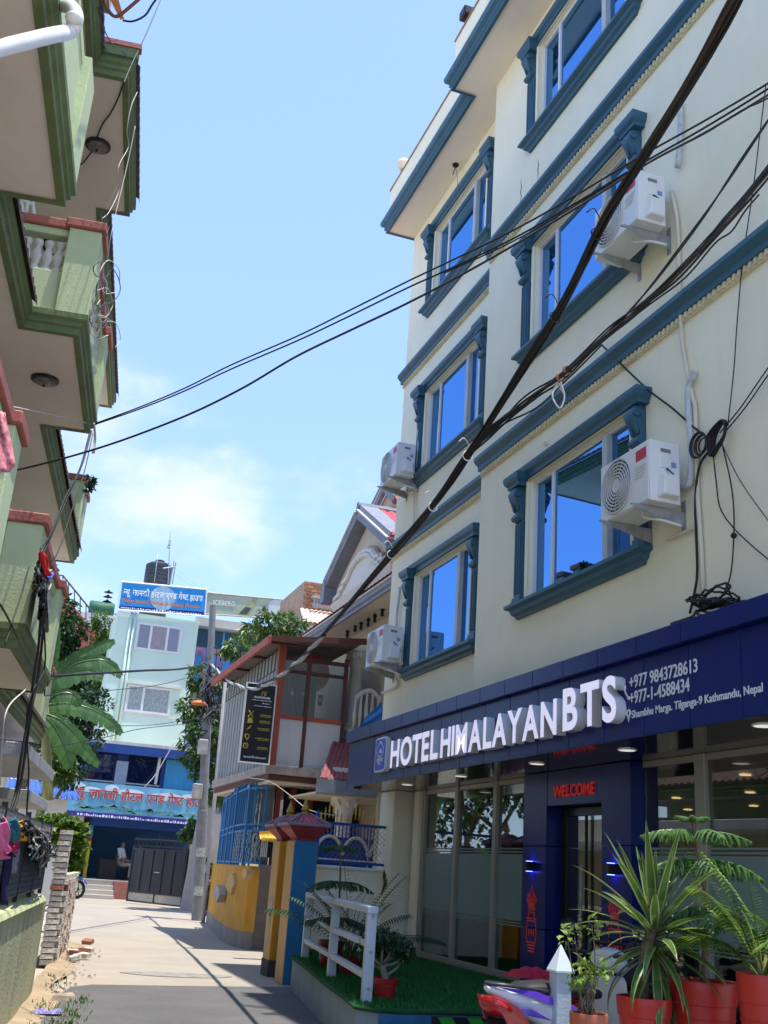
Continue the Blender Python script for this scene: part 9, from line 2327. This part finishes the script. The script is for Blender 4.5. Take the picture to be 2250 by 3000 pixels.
for k, (pts, r, lb) in enumerate((([(120, 1800), (112, 1900), (98, 1990), (85, 2090), (60, 2230), (45, 2330), (20, 2400)], 0.012, 'leftmost dark cable hanging down the lower left block to the fence'), ([(128, 1830), (118, 1930), (106, 2010), (92, 2080), (75, 2200), (55, 2320), (30, 2400)], 0.012, 'middle dark cable hanging down the lower left block to the fence'),
                                  ([(130, 1840), (130, 1960), (88, 2040), (78, 2140), (84, 2260), (78, 2385)], 0.008, 'rightmost thin cable hanging down the lower left block'), ([(0, 1770), (22, 1808), (42, 1850), (52, 1870)], 0.008, 'short black wire crossing the lower balcony parapet face'), ([(85, 1660), (60, 1750), (35, 1825), (15, 1890)], 0.006, 'thin wire shadowing the lower balcony parapet corner'))):
    cable('hanging_cable', lb, [LF(*UL(x, y, 1, -1.06)) for x, y in pts], r, group='cables hanging on the lower left block')
cable('hanging_cable', 'thin pale cable crossing the ground floor soffit of the left block', [LF(*UL(x, y, 1, -1.1)) for x, y in ((75, 2020), (20, 2080), (5, 2200), (0, 2300))], 0.006, m_cordw, group='cables hanging on the lower left block')
# wires from the pole across to the left block
for k, (pts, r, lb) in enumerate((([(455, 1420), (430, 1437), (380, 1446), (320, 1448), (250, 1452), (180, 1456), (110, 1460), (95, 1455)], 0.026, 'thick black cable running level from the electric pole to the left block'), ([(455, 1432), (420, 1458), (340, 1480), (250, 1490), (150, 1500), (100, 1502)], 0.008, 'thin black wire under the thick cable between the pole and the left block'),
                                  ([(440, 1560), (380, 1566), (300, 1575), (230, 1592), (110, 1615)], 0.008, 'thin wire low over the blue shop roof'), ([(440, 1550), (330, 1566), (240, 1570), (180, 1600)], 0.007, 'second thin wire low over the blue shop roof'))):
    A = Vector((4.95, 29.7)); Bq = LF(18.6, -1.6, 0)
    cable('street_wire', lb, [VP(x * K, y * K, (A.x, A.y), (Bq.x, Bq.y)) for x, y in pts], r, group='wires from the electric pole to the left block')
cable('stay_cord', 'white cord slanting over the dark shop glass above the banner', [U(420, 2310, 1, 41.8), U(455, 2270, 1, 41.8), U(485, 2220, 1, 41.8), U(512, 2172, 1, 41.8)], 0.02, m_cordw, cat='cord')
cable('stay_cord', 'white cord stretched from the shop roof to the banana leaf', [U(262, 2192, 1, 41.5), U(330, 2170, 1, 41.5), U(352, 2165, 1, 41.5)], 0.015, m_cordw, cat='cord')
cable('service_wire', 'pale wire sagging from the metal clad room to the gate pillars', [U(722, 2278, 1, 19.8), U(790, 2290, 1, 19.4), U(850, 2330, 1, 18.5), U(905, 2372, 1, 17.5), U(985, 2390, 1, 17)], 0.006, m_cordw)
# orange steel arm at the top left
oa = thing('orange_steel_arm', 'rusty orange steel arm with a black cable loop jutting in at the top left', 'bracket', tuple(D(340, 20, 10)))
b = MB()
P_ = [D(312, -40, 10), D(330, 0, 10), D(360, 58, 10), D(340, 20, 10)]
b.hexa([D(318, -10, 10), D(345, -10, 10), D(364, 56, 10), D(352, 58, 10), D(318, -10, 10.2), D(345, -10, 10.2), D(364, 56, 10.2), D(352, 58, 10.2)]); b.build('arm', mat('orange_steel', (0.55, 0.20, 0.07), 0.6, 0.2, 6), oa)
b = MB(); b.tube(smooth_path([D(298, -20, 10), D(312, 20, 10), D(330, 45, 10), D(348, 46, 10), D(375, 25, 10), D(410, -5, 10)], 5), 0.018, 6); b.build('tube', mat('brown_tube', (0.22, 0.07, 0.05), 0.5), oa, smooth='all')
b = MB(); b.tube(smooth_path([D(360, 60, 10), D(390, 62, 10), D(425, 45, 10), D(445, 15, 10), D(470, -20, 10)], 5), 0.010, 6); b.build('wire', m_cable, oa, smooth='all')
# manhole-like patch and pebble on the lane
p = U(520, 2857, 2, 0.0)
b = MB(); b.poly([(p.x + 0.75 * math.cos(a) * (1 + 0.1 * math.sin(3 * a)), p.y + 0.30 * math.sin(a), 0.006) for a in [k * 0.35 for k in range(18)]])
tag(b.build('patched_spot', mat('patch_concrete', (0.27, 0.25, 0.22), 0.95, 0.3, 7)), kind='structure')
